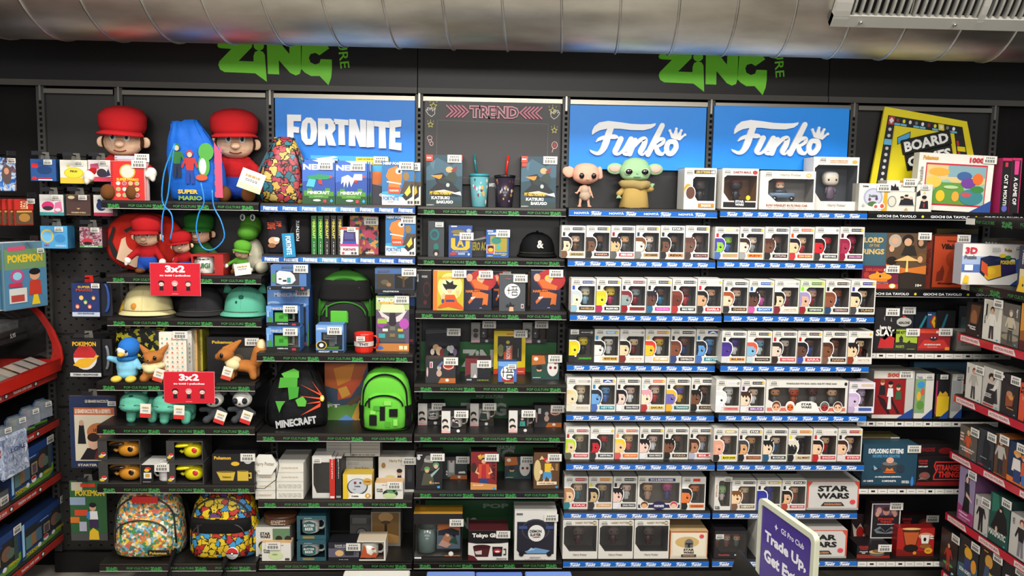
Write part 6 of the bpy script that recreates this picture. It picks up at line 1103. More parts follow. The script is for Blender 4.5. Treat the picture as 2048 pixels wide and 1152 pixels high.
B(3, 4, 987, 1050, 662, 748, .05, 'keyring_box', 'tall yellow framed box with keyring inside', 'box', 'd8bc1c', 'R .12 .3 .76 .58 262422;E .22 .55 .1 .14 7a7a50;R .3 .28 .3 .4 3a3836;P c8502a .32 .3 .58 .3 .58 .68 .32 .5;V .46 .5 .14 .3 ddd DRAGON;E .44 .74 .06 .04 b8a030;P c8402a 0 0 1 0 1 .16 0 .12;T .5 .93 .2 .04 c86020 DRAGON;R .76 .4 .02 .2 888;L .87 .06 .2 .03 ddd 1', side='b89c18', st=(.84, .94))
B(3, 4, 851, 911, 717, 766, .07, 'bowl_box', 'dark box with orange base and fish bowl picture', 'box', '2a2a2c', 'P b0602a .42 0 1 0 1 .2 .5 .2;E .72 .12 .06 .06 e8dcc8;P 8a2a22 .55 .8 .65 1 .98 .9 .95 .6 .75 .5 .58 .6;E .76 .7 .18 .14 d8d0c0;E .76 .7 .15 .11 a83828;E .45 .4 .09 .14 b89888;E .45 .62 .07 .1 a8a09a;P 5a6a9a .4 .7 .55 .9 .6 .85 .48 .66;E .06 .45 .03 .2 c8a0a0;R .14 .62 .1 .25 ccc;R .16 .64 .05 .2 a83040', side='1f1e20', tp='4a3a30', st=(.84, .9), group='boxed bowls and mugs')
B(3, 4, 930, 981, 717, 764, .07, 'mug_box', 'mug box with dark red cloth picture and black caped figure', 'mug box', '1d1c1f', 'P 6a2228 0 .25 .35 .4 .5 1 0 1;R .22 .18 .26 .62 8a8884;P d8d0c8 .3 .18 .46 .18 .4 .35;P 17181f .48 .18 .98 .18 .95 .55 .7 .6 .5 .45;E .72 .68 .1 .1 c8987a;E .72 .76 .12 .08 5a2a20;L .7 .08 .45 .08 8a8a30 1;R .06 .07 .2 .06 aaa', side='161517', tp='3a1c20', st=(.74, .78), group='boxed bowls and mugs')
B(3, 4, 1063, 1118, 711, 759, .05, 'mask_box', 'dark green box with white animal mask picture, fourth shelf', 'box', '27413c', 'P b0622a 0 .6 .5 .65 .45 1 0 1;E .15 .86 .08 .08 d8d0c0;E .27 .42 .09 .12 d0a080;E .27 .5 .11 .1 2a1c18;P 1f4a38 .1 .1 .5 .08 .45 .34 .15 .34;E .76 .5 .2 .36 d0cec6;P d0cec6 .58 .7 .64 .95 .72 .8;P d0cec6 .8 .8 .9 .95 .94 .7;E .68 .5 .05 .06 7a1c20;E .85 .5 .05 .06 7a1c20;E .86 .72 .06 .08 a83a30;L .2 .08 .3 .05 ccc 1', side='1c2a28', tp='4a2c20', st=(.84, .88), group='mask printed boxes')
B(3, 4, 996, 1033, 723, 767, .05, 'shot_glass_box', 'small blue box with black brushed character on white disc', 'box', '3a6ab0', 'P 6a9ad0 0 .8 1 .7 1 1 0 1;P a82828 .25 .1 .8 .1 .85 .3 .2 .3;E .5 .48 .36 .32 dcdcd8;R .26 .3 .04 .42 111;R .2 .5 .16 .04 111;R .42 .68 .36 .04 111;R .5 .5 .04 .2 111;R .4 .5 .42 .04 111;R .68 .5 .04 .16 111;R .46 .22 .32 .04 111;R .46 .22 .04 .2 111;R .74 .22 .04 .2 111;R .46 .38 .3 .04 111;R 0 0 1 .08 1d1c1a;T .6 .04 .5 .05 d8a83a DRAGON', side='22457a', st=(.74, .78))
# fifth shelf
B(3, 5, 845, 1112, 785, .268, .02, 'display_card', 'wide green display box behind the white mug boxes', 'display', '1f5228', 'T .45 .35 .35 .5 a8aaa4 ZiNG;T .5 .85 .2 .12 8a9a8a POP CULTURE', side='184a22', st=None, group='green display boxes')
def dsm(x0, x1, yt, yb, lab, s, left=True):
    o, w, h, dep, Y = openbox(3, 5, x0, x1, yt, yb, lab, 'mug box', '1c1b1d', 'R 0 0 .36 1 d0ccc4;E .14 .52 .12 .12 1c1a1c;E .14 .46 .08 .07 e0c8b8;E .17 .26 .13 .1 1c1a1c;E .18 .2 .08 .06 e0b8a8;P d8a8a8 0 0 .36 0 .36 .08 0 .14;E .68 .1 .07 .07 d8d4cc;R .36 .82 .64 .18 222123', '8a7458', (.37, .2, 1, .78), st=(.8, .86), dep=.085)
    b = MB(); mug(b, w*.07, .045, .2*h, .03, .56*h, 'd0cec8:g'); art(b, .05, .56*h, .0145, 'E .55 .0 .01 .01 222'); b.T = Matrix.Translation((w*.06, 0, .2*h)); art(b, .045, .56*h, .0135, s); b.T = Matrix.Identity(4); b.obj('mug', o)
    b = MB(); b.box(-w/2, w/2, .001, dep, h, h+.001, '2a282a'); b.prism([(-w*.3, 0), (w*.1, 0)], 0, 0, '222') if 0 else None; b.obj('lid', o)
dsm(836, 887, 807, 850, 'mug box with plain white mug bearing dark serif words', 'T .5 .65 .7 .18 1a1a1a DEMON;T .5 .4 .75 .18 1a1a1a SLAYER;E .5 .2 .3 .03 a8282a')
dsm(883, 932, 822, 866, 'mug box with two black haired figures on mug, front left', 'E .3 .7 .18 .14 1a1618;E .3 .62 .12 .09 e0c0b0;E .62 .5 .18 .14 1a1618;E .62 .42 .12 .09 e0c0b0;P 2a2a30 .15 .1 .85 .1 .8 .35 .2 .5')
dsm(940, 988, 807, 852, 'mug box with grey and green figures on mug, middle', 'E .35 .75 .15 .12 6a6a60;P 2a3a34 .1 .1 .9 .1 .8 .6 .2 .62;E .65 .72 .14 .1 3a3a36;E .65 .66 .1 .08 c8b8a0')
dsm(1017, 1066, 821, 865, 'mug box with teal patterned figure on black mug, front right', 'R 0 0 1 1 1b1a1c;E .5 .75 .22 .16 2a1418;E .5 .67 .14 .1 e0b8a8;P 2f8a7a .25 .1 .8 .1 .75 .5 .3 .5;P 1b1a1c .4 .2 .5 .2 .5 .4')
B(3, 5, 1068, 1123, 811, 854, .06, 'bowl_box', 'dark box with orange base and fish bowl picture, right end', 'box', '2a2a2c', 'P b0602a .42 0 1 0 1 .2 .5 .2;E .72 .12 .06 .06 e8dcc8;P 8a2a22 .55 .8 .6 1 .9 .95 .95 .6 .75 .5 .58 .6;E .76 .7 .18 .14 d8d0c0;E .76 .7 .15 .11 a83828;E .45 .4 .09 .14 b89888;E .45 .62 .07 .1 a8a09a;E .08 .45 .03 .25 c8a0a0;R .14 .62 .1 .25 ccc', side='1f1e20', tp='3a3030', st=(.84, .86), group='boxed bowls and mugs')
# sixth shelf
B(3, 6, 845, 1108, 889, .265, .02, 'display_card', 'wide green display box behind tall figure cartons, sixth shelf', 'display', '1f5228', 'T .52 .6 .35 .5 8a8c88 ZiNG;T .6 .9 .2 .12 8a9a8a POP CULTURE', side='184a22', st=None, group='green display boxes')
B(3, 6, 885, 934, 914, 958, .07, 'window_box', 'dark box with white tag picture between two tall cartons', 'box', '2a3330', 'R .2 .1 .3 .75 8a9490;P c8c4be .26 .3 .46 .3 .46 .82 .26 .82;E .36 .8 .05 .06 a83038;P b0602a .3 0 1 0 1 .18 .35 .2;E .68 .1 .06 .06 ddd;P ddd .64 .26 .95 .26 .9 .36 .66 .34;R .14 .3 .06 .08 ddd;R .14 .18 .06 .08 ddd', side='1f2423', st=(.82, .88), group='boxed bowls and mugs')
B(3, 6, 1009, 1062, 914, 958, .05, 'mask_box', 'dark blue box with white animal mask picture, sixth shelf', 'box', '25353c', 'P b0622a 0 .6 .5 .65 .45 1 0 1;E .15 .86 .08 .08 d8d0c0;E .27 .42 .09 .12 d0a080;E .27 .5 .11 .1 2a1c18;P 1f4a38 .1 .1 .5 .08 .45 .34 .15 .34;E .76 .5 .2 .36 d0cec6;P d0cec6 .58 .7 .64 .95 .72 .8;P d0cec6 .8 .8 .9 .95 .94 .7;E .68 .5 .05 .06 7a1c20;E .85 .5 .05 .06 7a1c20;L .2 .08 .3 .05 ccc 1', side='1c2528', tp='3a2c20', st=(.84, .88), group='mask printed boxes')
B(3, 6, 832, 884, 905, 978, .08, 'figure_carton', 'black carton with green haired swordsman picture, left end sixth shelf', 'figure box', '1d1b1c', 'E .48 .78 .18 .12 a09a92;E .48 .86 .14 .06 6a6a66;P 3a3632 .15 .5 .7 .5 .62 .72 .3 .74;E .76 .66 .12 .08 4a8a5a;E .76 .62 .08 .06 c8a888;E .42 .55 .11 .07 5a9a4a;E .42 .5 .08 .05 c8a080;P 4a4a3a .2 .1 .7 .12 .65 .4 .3 .46;P 8aa8a0 .55 .4 .9 .6 .88 .55 .6 .32;P d8902a .5 .2 .6 .24 .58 .14;T .7 .17 .4 .05 d0a880 Zoro Juro;R .82 .03 .1 .06 3a9ad0;E .1 .86 .07 .06 ccc;R .04 .92 .2 .03 ccc', side='151415', tp='2a2422', st=(.82, .88), group='poster printed figure cartons')
B(3, 6, 941, 993, 904, 979, .08, 'figure_carton', 'red carton with straw hatted figure in orange vest', 'figure box', '7a1f22', 'E .5 .84 .22 .05 d0a03a;E .5 .87 .12 .06 c8983a;E .5 .8 .1 .05 1c1614;E .5 .75 .09 .06 d8a07a;P c04a28 .3 .68 .7 .68 .75 .3 .62 .3 .38 .3 .28 .3;P a8242a .42 .66 .58 .66 .6 .3 .4 .3;P 2a3a6a .32 .05 .48 .05 .5 .22 .54 .05 .7 .05 .66 .3 .34 .3;P d8a07a .28 .62 .16 .46 .3 .4 .34 .44 .24 .48;P d8a07a .72 .62 .84 .46 .7 .4 .66 .44 .76 .48;P c88a4a 0 0 1 0 1 .14 0 .2;V .88 .5 .12 .5 3a1416 LUFFY;T .3 .12 .4 .03 e8dcc8 DXF;R .85 .01 .1 .06 3a9ad0;E .12 .6 .1 .12 3a1c14;P d8a83a .25 .9 .4 .95 .35 .82', side='4a1518', tp='1c1214', st=(.8, .86), group='poster printed figure cartons')
B(3, 6, 1067, 1118, 905, 977, .08, 'figure_carton', 'brown carton with red capped figure in blue shorts', 'figure box', '5a3c22', 'E .14 .5 .14 .3 c8b07a;E .28 .46 .07 .06 d8c8a8;E .5 .8 .12 .06 b8282a;E .54 .76 .09 .05 d8a07a;P d8b02a .42 .7 .68 .7 .66 .46 .42 .46;P 4a8ab8 .38 .46 .68 .46 .72 .26 .56 .28 .5 .34 .44 .26 .34 .26;P d8a07a .38 .26 .44 .26 .4 .12 .32 .12;P d8a07a .6 .28 .68 .28 .7 .14 .62 .14;P d8a07a .66 .66 .8 .52 .6 .5 .62 .54 .7 .56;P e0d0b0 .12 .1 .9 .12 .9 .2 .12 .2;T .5 .15 .6 .03 8a2a22 ONE PIECE;R .84 .5 .1 .2 8a6a3a;P d0b080 .3 .92 .2 .8 .4 .82;R .85 .02 .1 .06 3a8ac0', side='3a2818', tp='2a1c14', st=(.8, .87), group='poster printed figure cartons')
# lowest shelf
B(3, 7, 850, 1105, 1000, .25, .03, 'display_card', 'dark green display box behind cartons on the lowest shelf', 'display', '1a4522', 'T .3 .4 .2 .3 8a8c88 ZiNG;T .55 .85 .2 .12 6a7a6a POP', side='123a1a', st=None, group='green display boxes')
e, w, h, dep, Y = openbox(3, 7, 827, 924, 1028, 1119, 'windowed set box with grey green mug and orange sunset picture', 'gift box', '2a2523', 'R 0 .78 1 .22 232021;T .8 .08 .32 .04 c8602a DEMON SLAYER;E .77 .13 .05 .05 e0dcd4;R .02 .02 .14 .05 ddd;R .02 .06 .96 .01 1a1817', '77746e', (.0, .08, 1, .78), st=(.88, .81), dep=.11, name='gift_box', grp='large gift boxes')
b = MB(); b.box(-w/2, w/2, .002, dep, h, h+.001, 'b8862a'); b.obj('lid', e)
b = MB(); mug(b, -w*.24, .055, .1*h, w*.19, h*.52, '5a6a66:g'); b.box(-w*.22, -w*.14, .03, .034, .15*h, .42*h, 'ddd'); b.obj('mug', e)
b = MB(); b.box(-w*.02, w*.46, .02, .03, .2*h, .76*h, '5a6a78'); art(b, w*.9, h, .0195, 'R .5 .56 .5 .2 c8703a;P 2a2a30 .5 .6 .8 .66 .98 .6 .98 .5 .5 .5;P b87858 .55 .35 .68 .55 .8 .45 .75 .3;P 2a4a3a .75 .35 .9 .5 .95 .3;E .72 .5 .04 .03 e0b8a0;E .86 .5 .04 .03 2a1a18;P c89a8a .5 .28 .7 .22 .8 .3 .6 .4'); b.obj('picture', e)
b = MB(); b.add([(-w/2, .0016, .08*h), (w/2, .0016, .08*h), (w/2, .0016, .78*h), (-w/2, .0016, .78*h)], [(0, 1, 2, 3)], 'fff:w'); b.obj('window', e)
B(3, 7, 936, 1016, 1061, 1122, .13, 'gift_box', 'black and white box with bowl and mug pictures', 'gift box', 'd8d4cc', 'R 0 .6 1 .4 1a1718;P 1a1718 0 .6 .2 .56 .5 .62 .8 .57 1 .6;T .5 .82 .8 .18 e8e4dc Tokyo Ghoul;P 4a1a20 .12 .45 .55 .45 .5 .12 .18 .12;E .34 .46 .22 .07 3a1418;P c8b8b4 .16 .3 .34 .34 .34 .2 .2 .2;P 1d1a1c .6 .46 .86 .46 .84 .14 .62 .14;E .73 .32 .1 .08 a82a2a;E .73 .3 .06 .03 ddd;R .88 .18 .07 .04 222;R .88 .36 .07 .04 222;R .93 .18 .02 .22 222;P 5a1a20 0 0 .25 0 .15 .15 0 .2;T .84 .06 .26 .04 333 BREAKFAST SET', side='201c1d', tp='4a1a1e', st=(.87, .88), group='large gift boxes')
B(3, 7, 1028, 1112, 1022, 1120, .12, 'gift_box', 'white headlight box with black headphone shaped lamp picture', 'gift box', 'd4d1ca', 'R .06 .12 .88 .66 26242e;P d4d1ca .06 .12 .14 .12 .06 .2;E .5 .62 .34 .22 3a3a44;E .5 .62 .3 .19 26242e;E .52 .55 .2 .17 dcdad4;T .5 .59 .28 .06 1a1a1a DEMON;T .5 .52 .26 .06 1a1a1a SLAYER;E .52 .47 .1 .01 a82a2a;R .1 .64 .2 .06 3a4a7a;R .74 .64 .18 .06 3a4a7a;P 6a90b8 .25 .18 .5 .26 .85 .2 .75 .14 .3 .14;P 9ab8d0 .3 .18 .4 .26 .5 .22;E .17 .13 .06 .05 1d1c1e;E .83 .13 .06 .05 1d1c1e;R .04 .93 .15 .03 555;T .5 .06 .26 .03 888 HEADLIGHT;L .5 .02 .5 .02 c87a7a 1', side='bcb9b2', tp='c8c5be', st=(.86, .87), group='large gift boxes')
# ---------------------------------------------------------------- big headed vinyl figures, fourth bay top shelf
Y = SH[4, 1][0]+.1; z0 = top(4, 1)
X = WX(1170, z0, Y); H = WZ(1170, 322, Y)-z0; e = empty('vinyl_figure', 'pink big headed vinyl figure with large ears and drab tunic', 'vinyl figure', (X, Y, z0), 0, 'large vinyl figures')
F = lambda *a: tuple(c*H for c in a); c = 'd89c86:m'
blob(e, 'body', [F(-.02, .0, .36, .1, .08, .14)]+sum([limb(F(s*.07-.02, 0, .25), F(s*.1-.02, -.01, .04), .04*H, .032*H)+[F(s*.11-.02, -.05, .025, .055, .08, .022)] for s in (-1, 1)], [])+limb(F(-.1, 0, .44), F(-.19, -.05, .3), .03*H, .025*H)+limb(F(.08, 0, .44), F(.16, -.02, .22), .03*H, .025*H)+limb(F(-.19, -.05, .3), F(-.23, -.08, .32), .026*H, .022*H), c, .004)
blob(e, 'tunic', [F(-.02, -.005, .38, .11, .09, .1), F(-.01, -.01, .25, .13, .1, .1), F(0, -.03, .2, .07, .07, .06)], 'b09a84:m', .004)
hd = blob(e, 'head', [F(.0, 0, .72, .3, .22, .2), F(0, 0, .66, .29, .21, .16), F(0, 0, .82, .27, .2, .14)], 'e0a68e:m', .005)
for s in (-1, 1):
    eo = blob(hd, 'ear', [F(s*.36, .02, .76, .13, .05, .13), F(s*.42, .02, .78, .1, .04, .1)] if s < 0 else [F(.3, .03, .75, .07, .05, .15), F(.33, .03, .68, .05, .04, .07)], 'e0a68e:m', .004)
    piece(hd, 'eye', lambda b: b.ell(s*.13*H+.02*H, -.2*H, .68*H, .055*H, .03*H, .062*H, '0b0a0a:g', 2, 18))
piece(hd, 'nose', lambda b: b.ell(*F(.02, -.215, .61, .03, .025, .025), 'e0a68e:m', 2, 12))
X = WX(1268, z0, Y); H = WZ(1268, 313, Y)-z0; e = empty('vinyl_figure', 'green big headed vinyl figure in tan robe and collar', 'vinyl figure', (X, Y, z0), 0, 'large vinyl figures')
def f(b):
    b.loft([F(0, 0, 0, .28, .2)+(2.4,), F(0, 0, .02, .29, .21)+(2.4,), F(0, 0, .2, .26, .19)+(2.2,), F(0, 0, .42, .22, .16)+(2,)], 'a88c4e:m', 32); wob(b, 0, .006, 22)
piece(e, 'robe', f)
piece(e, 'collar', lambda b: (b.loft([F(0, 0, .36, .2, .16)+(2,), F(0, 0, .42, .3, .22)+(2,), F(0, 0, .5, .32, .23)+(2,), F(0, 0, .53, .29, .2)+(2,)], 'a08a58:p', 32), wob(b, 0, .008, 40)))
for s in (-1, 1):
    blob(e, 'sleeve', limb(F(s*.22, 0, .36), F(s*.31, -.05, .28 if s < 0 else .38), .055*H, .06*H), 'a88c4e:m', .004)
    hh = blob(e, 'hand', [F(s*.32, -.08, .22 if s < 0 else .43, .035, .035, .04)]+[F(s*.32+d*.04, -.1, (.2 if s < 0 else .47)+.01*(1-abs(d)), .014, .014, .025) for d in (-1, 0, 1)], '8cab80:m', .003)
hd = blob(e, 'head', [F(0, 0, .72, .32, .23, .2), F(0, 0, .82, .27, .2, .16), F(0, -.02, .62, .28, .2, .1)], '93b98c:m', .005)
for s in (-1, 1):
    piece(hd, 'ear', lambda b: (b.ell(*F(s*.39, .02, .76, .16, .04, .11), '93b98c:m', 2, 20), b.ell(*F(s*.4, -.005, .76, .11, .03, .075), 'c0a898:m', 2, 18)))
    piece(hd, 'eye', lambda b: (b.ell(*F(s*.155, -.195, .7, .085, .03, .068), 'c0d4b0:m', 2, 18), b.ell(*F(s*.155, -.21, .7, .07, .03, .055), '0b0a0a:g', 2, 18), b.ell(*F(s*.155-.02, -.237, .72, .012, .006, .012), 'fff:g', 2, 8)))
piece(hd, 'nose', lambda b: b.ell(*F(0, -.225, .665, .02, .015, .01), '83a97c:m', 2, 10))
piece(hd, 'mouth', lambda b: b.tube([F(x, -.215-.01*math.cos(x*12), .6) for x in (-.07, -.03, 0, .03, .07)], .002, '5a7a58:m', 5))
piece(e, 'stand', lambda b: b.loft([F(0, 0, -.0, .32, .22)+(2,), F(0, 0, .012, .32, .22)+(2,)], '151515:g', 28))
# ---------------------------------------------------------------- board game bay
def G(r, x0, x1, yt, yb, dep, lab, col, s, name='game_box', cat='game box', **k):
    k.setdefault('group', 'board game boxes'); return B(6, r, x0, x1, yt, yb, dep, name, lab, cat, col, s, **k)
GB = 'board_game_box'
def tilt_box(o, a): o.rotation_euler.y = a
o, w, h, d, Y = G(1, 1828, 1978, 310, .035, .05, 'large white puzzle box with red bordered picture of colourful creatures', 'd8d3c8', 'R .1 .09 .82 .74 b8283a;R .115 .12 .79 .68 8ab0a0;P c8b07a .115 .5 .4 .55 .6 .4 .9 .5 .9 .8 .115 .8;P 7a9aa0 .4 .6 .9 .6 .9 .8 .4 .8;P 5a8a3a .115 .12 .7 .12 .6 .5 .3 .5;E .28 .68 .14 .07 d89a3a;E .22 .5 .1 .1 d8b04a;E .62 .62 .1 .08 3a5a8a;E .68 .5 .1 .09 6a3a8a;E .8 .58 .07 .1 d0662a;E .32 .26 .06 .1 d8b02a;E .52 .26 .05 .09 d0983a;E .73 .26 .16 .14 3a7a80;E .66 .3 .07 .04 b84a50;E .8 .4 .09 .06 3a7a3a;E .45 .42 .1 .03 a8c08a;T .15 .92 .2 .07 c8903a Pokemon;T .76 .91 .19 .09 b8283a 1000;W .04 .6 .05 .32 8a867c Puzzle;P 2a4a8a .72 0 1 0 1 .22', 'puzzle_box', 'puzzle', side='c8c4b8', st=(.93, .93))
o.rotation_euler.y = .035; o.location.z += .004
G(1, 1998, 2016, 316, .02, .2, 'black spined game box with white sideways words, next to large puzzle', '151416', 'V .5 .4 .4 .6 e8e4dc CAT & MOUTH;R 0 .95 1 .05 b8285a;E .5 .08 .3 .06 5a5aa8;R .3 .84 .3 .08 b83040', side='a8285a', st=None)
G(1, 2017, 2036, 316, .02, .2, 'black and pink spined game box at far end of board game shelf', '1a181b', 'V .5 .4 .4 .5 e8e4dc A GAME OF;R 0 .96 1 .04 b8285a;P c83a7a .3 .7 .7 .7 .75 .95 .25 .95;R .9 0 .1 1 a8285a', side='a8285a', st=None)
G(1, 1716, 1773, 367, .012, .07, 'white card game box with grey round tin, left end', 'd4d0c8', 'P c89a2a .8 0 1 0 1 .7 .9 .9 .85 .3;E .5 .5 .34 .34 9a9eb0;E .5 .5 .28 .28 b8bac8;T .5 .55 .3 .1 222 Dobble;E .38 .42 .05 .06 6a3a4a;E .62 .45 .05 .06 5a3a6a;E .48 .26 .16 .09 4a6a3a;T .22 .9 .2 .06 222 Dobble;E .62 .16 .12 .12 e8e4dc;E .8 .18 .12 .12 e8e4dc;E .82 .18 .07 .08 c84a3a;E .6 .16 .06 .06 b05a4a;E .16 .2 .05 .05 aaa', side='b8b4a8', st=(.84, .86), name='card_game_box', group='card game boxes')
G(1, 1773, 1829, 384, .014, .09, 'white trivia box with dark robed figures picture, lower of two', 'd0ccc0', 'E .17 .5 .16 .3 8a8880;E .17 .5 .12 .24 c8c4b4;P 1d1c20 .42 .3 .95 .3 .9 .65 .5 .7;E .52 .68 .06 .08 c8a890;E .67 .76 .06 .09 c8a890;E .84 .7 .06 .08 c8a890;E .52 .73 .07 .06 3a2a20;E .67 .82 .07 .05 1a1614;P b89a5a .6 .06 .75 .06 .68 .2;R .4 .3 .6 .02 999', side='b8b4aa', st=None, name='card_game_box', group='card game boxes')
G(1, 1773, 1829, 361, .014, .09, 'white box with castle silhouette on top of the trivia box', 'd4d0c6', 'P 1a1a1c 0 .1 .45 .1 .4 .5 .35 .4 .3 .75 .25 .45 .15 .6 .1 .3;T .7 .5 .4 .3 a09880 Potter;R .45 .8 .12 .2 a8783a;R .7 .8 .12 .2 a8783a', side='b8b4aa', st=(.8, .85), on='card_game_box', name='card_game_box', group='card game boxes')
G(1, 1831, 1862, 369, .012, .06, 'small white box with dark haired boy picture, beside trivia boxes', 'cfcbc0', 'P 1c1c22 .2 .1 .8 .1 .75 .4 .3 .4;E .5 .46 .14 .1 d0a890;E .5 .53 .16 .07 1a1614;P c8b880 .4 .66 .6 .66 .5 .78;R .46 .15 .08 .15 a83030;P 1a1a1c 0 .55 .25 .6 .2 .8 0 .7', side='b0aca2', st=(.5, .9), name='card_game_box', group='card game boxes')
# second shelf
G(2, 1866, 1948, 458, .17, .03, 'dark blue and gold framed box standing behind the red box', '24283a', 'R 0 0 .04 1 8a6a2a;R 0 .92 1 .08 7a6a3a;E .5 .85 .3 .1 3a4a5a', side='5a4a20', st=None)
G(2, 1720, 1848, 466, .03, .06, 'big fantasy game box with teal and amber portrait collage', '4a3a2c', 'R 0 0 .37 1 3a5a66;P c86a2a 0 .12 .1 .35 .2 .2 .3 .34 .37 .2 .37 0 0 0;P e0a040 .05 .05 .1 .2 .2 .1 .3 .2 .34 .05;R .37 0 .63 1 5a4430;T .17 .87 .3 .1 c8a86a LORD;T .18 .77 .16 .05 a88a5a OF THE;T .17 .66 .34 .1 c8a86a RINGS;E .5 .86 .1 .12 a89a8a;E .5 .86 .05 .06 c89a78;P 2a2420 .6 .6 .85 .6 .8 .78 .66 .78;E .7 .88 .09 .1 241c18;E .7 .84 .06 .07 c89a78;E .92 .85 .08 .12 3a2820;E .9 .83 .04 .06 b88a68;E .92 .55 .08 .1 6a4a2a;E .9 .53 .04 .06 c89a70;E .45 .72 .04 .06 c89a78;E .46 .45 .05 .07 c8a088;E .46 .5 .08 .08 1f1814;P d8b070 .5 .5 .9 .5 .7 .6;P c8702a .37 .25 1 .25 1 .42 .7 .36 .37 .44;P 2f2620 .37 0 1 0 1 .26 .7 .3 .37 .22;P e0c070 .68 .3 .72 .3 .71 .55 .69 .55;T .9 .06 .1 .05 d8d0c0 10+;L .5 .06 .12 .02 ccc 1', side='2a2622', st=(.95, .95), name=GB)
G(2, 1843, 1862, 470, .035, .2, 'dark red spined game box beside the big fantasy game box', '6a2418', 'V .5 .5 .4 .5 3a120c Villainous;R .85 0 .15 1 2a1410', side='3a1610', st=None, name=GB)
G(2, 1863, 1930, 469, .03, .06, 'red orange game box with shadowy figure and gothic lettering', 'a83e1e', 'R 0 0 1 .03 3a1c12;R 0 .97 1 .03 3a1c12;E .6 .55 .24 .16 8a3018;P 8a3018 .5 .7 .7 .7 .64 .85 .55 .85;P 8a3018 .36 .1 .9 .1 .75 .45 .5 .45;P 6a2418 .1 .14 .3 .16 .34 .32 .28 .44 .2 .34 .12 .3;T .55 .78 .7 .1 231210 Villainous;T .5 .88 .26 .04 5a1c14 Disney;T .45 .1 .6 .04 3a1410 Sogni', side='5a2014', st=(.84, .93), name=GB)
G(2, 1722, 1795, 532, .0125, .03, 'purple red card game box with orange cat, in front of fantasy game', '6a2038', 'E .5 .52 .32 .17 d8922a;P d8922a .35 .6 .4 .78 .5 .66;P d8922a .5 .66 .66 .78 .68 .58;E .5 .55 .03 .05 3a1a14;P d8742a .3 .3 .7 .3 .7 .44 .3 .44;E .12 .6 .08 .14 a8302a;T .33 .83 .46 .13 c8472a EXPLODING;T .72 .83 .26 .13 e8e0d8 KITTENS;R 0 0 1 .2 b83a30;E .84 .12 .09 .11 d8c42a;E .84 .12 .07 .08 e8e0d0;T .55 .24 .34 .07 8a8a90 GATTINI', side='4a1828', st=(.82, .87), name='card_game_box', group='card game boxes')
# third shelf
G(3, 1870, 1907, 621, .14, .05, 'dark box in shade behind the blue and yellow emblem box', '1d1c1f', 'P 2a6a78 .0 .1 .5 .9 .6 .9 .2 .1', side='161518', st=None)
G(3, 1746, 1790, 617, 702, .04, 'black box with white capitals and red heap at shelf left', '1f1d20', 'T .5 .55 .5 .1 e8e4dc here to;T .5 .42 .85 .16 e8e4dc SLAY;P b8282a .2 .05 .9 .05 .95 .3 .7 .35 .5 .25 .3 .3;P 888 .4 .75 .44 .85 .46 .7;P 888 .7 .7 .74 .8 .78 .68', side='17161a', st=(.76, .92), name='card_game_box', group='card game boxes')
G(3, 1786, 1824, 613, 690, .05, 'dark box with white cloud logo and yellow hexagons', '26262b', 'E .5 .6 .4 .12 c8c4bc;T .5 .58 .6 .07 1c1c20 ABALONE;P c8382a .4 .7 .6 .74 .42 .78;E .3 .2 .2 .12 8a7a2a;E .3 .2 .14 .08 26262b;E .7 .2 .2 .12 8a7a2a;E .7 .2 .14 .08 26262b', side='1c1b20', st=(.7, .9), name='card_game_box', group='card game boxes')
G(3, 1826, 1897, 624, 690, .05, 'blue box with red and yellow diamond emblem', '2a4f78', 'R 0 0 .35 1 14181f;P 2a8a9a .03 .3 .3 .9 .34 .86 .12 .3;P a8282a .5 .9 .86 .9 .97 .7 .68 .2 .42 .7;P d8b02a .53 .86 .83 .86 .92 .7 .68 .28 .47 .7;P a8282a .54 .72 .6 .82 .8 .82 .8 .76 .66 .76 .64 .72 .84 .66 .82 .54 .68 .36 .58 .5 .64 .54 .74 .54 .74 .6;R .36 .9 .1 .04 ccc', side='1d3654', tp='1a2a3a', st=(.8, .82), name='card_game_box', group='card game boxes')
G(3, 1765, 1833, 659, 706, .03, 'green card game box with dark raised paws silhouette', '97ad38', 'P 2c2d26 0 0 1 0 1 .34 .8 .38 .78 .5 .7 .36 .58 .4 .58 .62 .52 .72 .46 .6 .48 .4 .28 .36 .22 .48 .14 .36 0 .38;T .5 .86 .64 .14 24241c ZOMBIE KITTENS;T .5 .18 .24 .14 8a9a38 MORTI;L .82 .06 .22 .06 8a9a38 1', side='2c2d26', st=(.84, .88), name='card_game_box', group='card game boxes')
G(3, 1834, 1899, 658, 707, .03, 'red card game box with dark round cat', '8a2026', 'R 0 .8 1 .2 b83028;P b83028 0 .1 1 .1 .8 .5 .2 .5;E .48 .55 .12 .1 2a2226;E .42 .6 .02 .03 ddd;E .52 .6 .02 .03 ddd;T .28 .86 .5 .12 d8502a EXPLODING;T .7 .86 .3 .12 e8e0d8 KITTENS;T .45 .28 .5 .07 e0dcd4 UN GIOCO DI CARTE;L .45 .16 .3 .05 c8a8a0 2;R .84 .03 .14 .14 d8822a', side='5a161a', st=(.82, .87), name='card_game_box', group='card game boxes')
G(3, 1914, 1958, 612, 660, .1, 'grey windowed box leaning behind the side shelf end', '4a4c50', 'R .1 .1 .8 .6 6a7a78;R .2 .3 .2 .2 3a8a7a', side='2a2a2c', st=None)
G(3, 1911, 1962, 662, 708, .08, 'flat clear box in shade at the right end of its shelf', '6a6660', 'R .05 .1 .9 .8 7a766e;L .5 .4 .6 .3 4a4844 3', side='504d48', tp='8a867e', st=None)
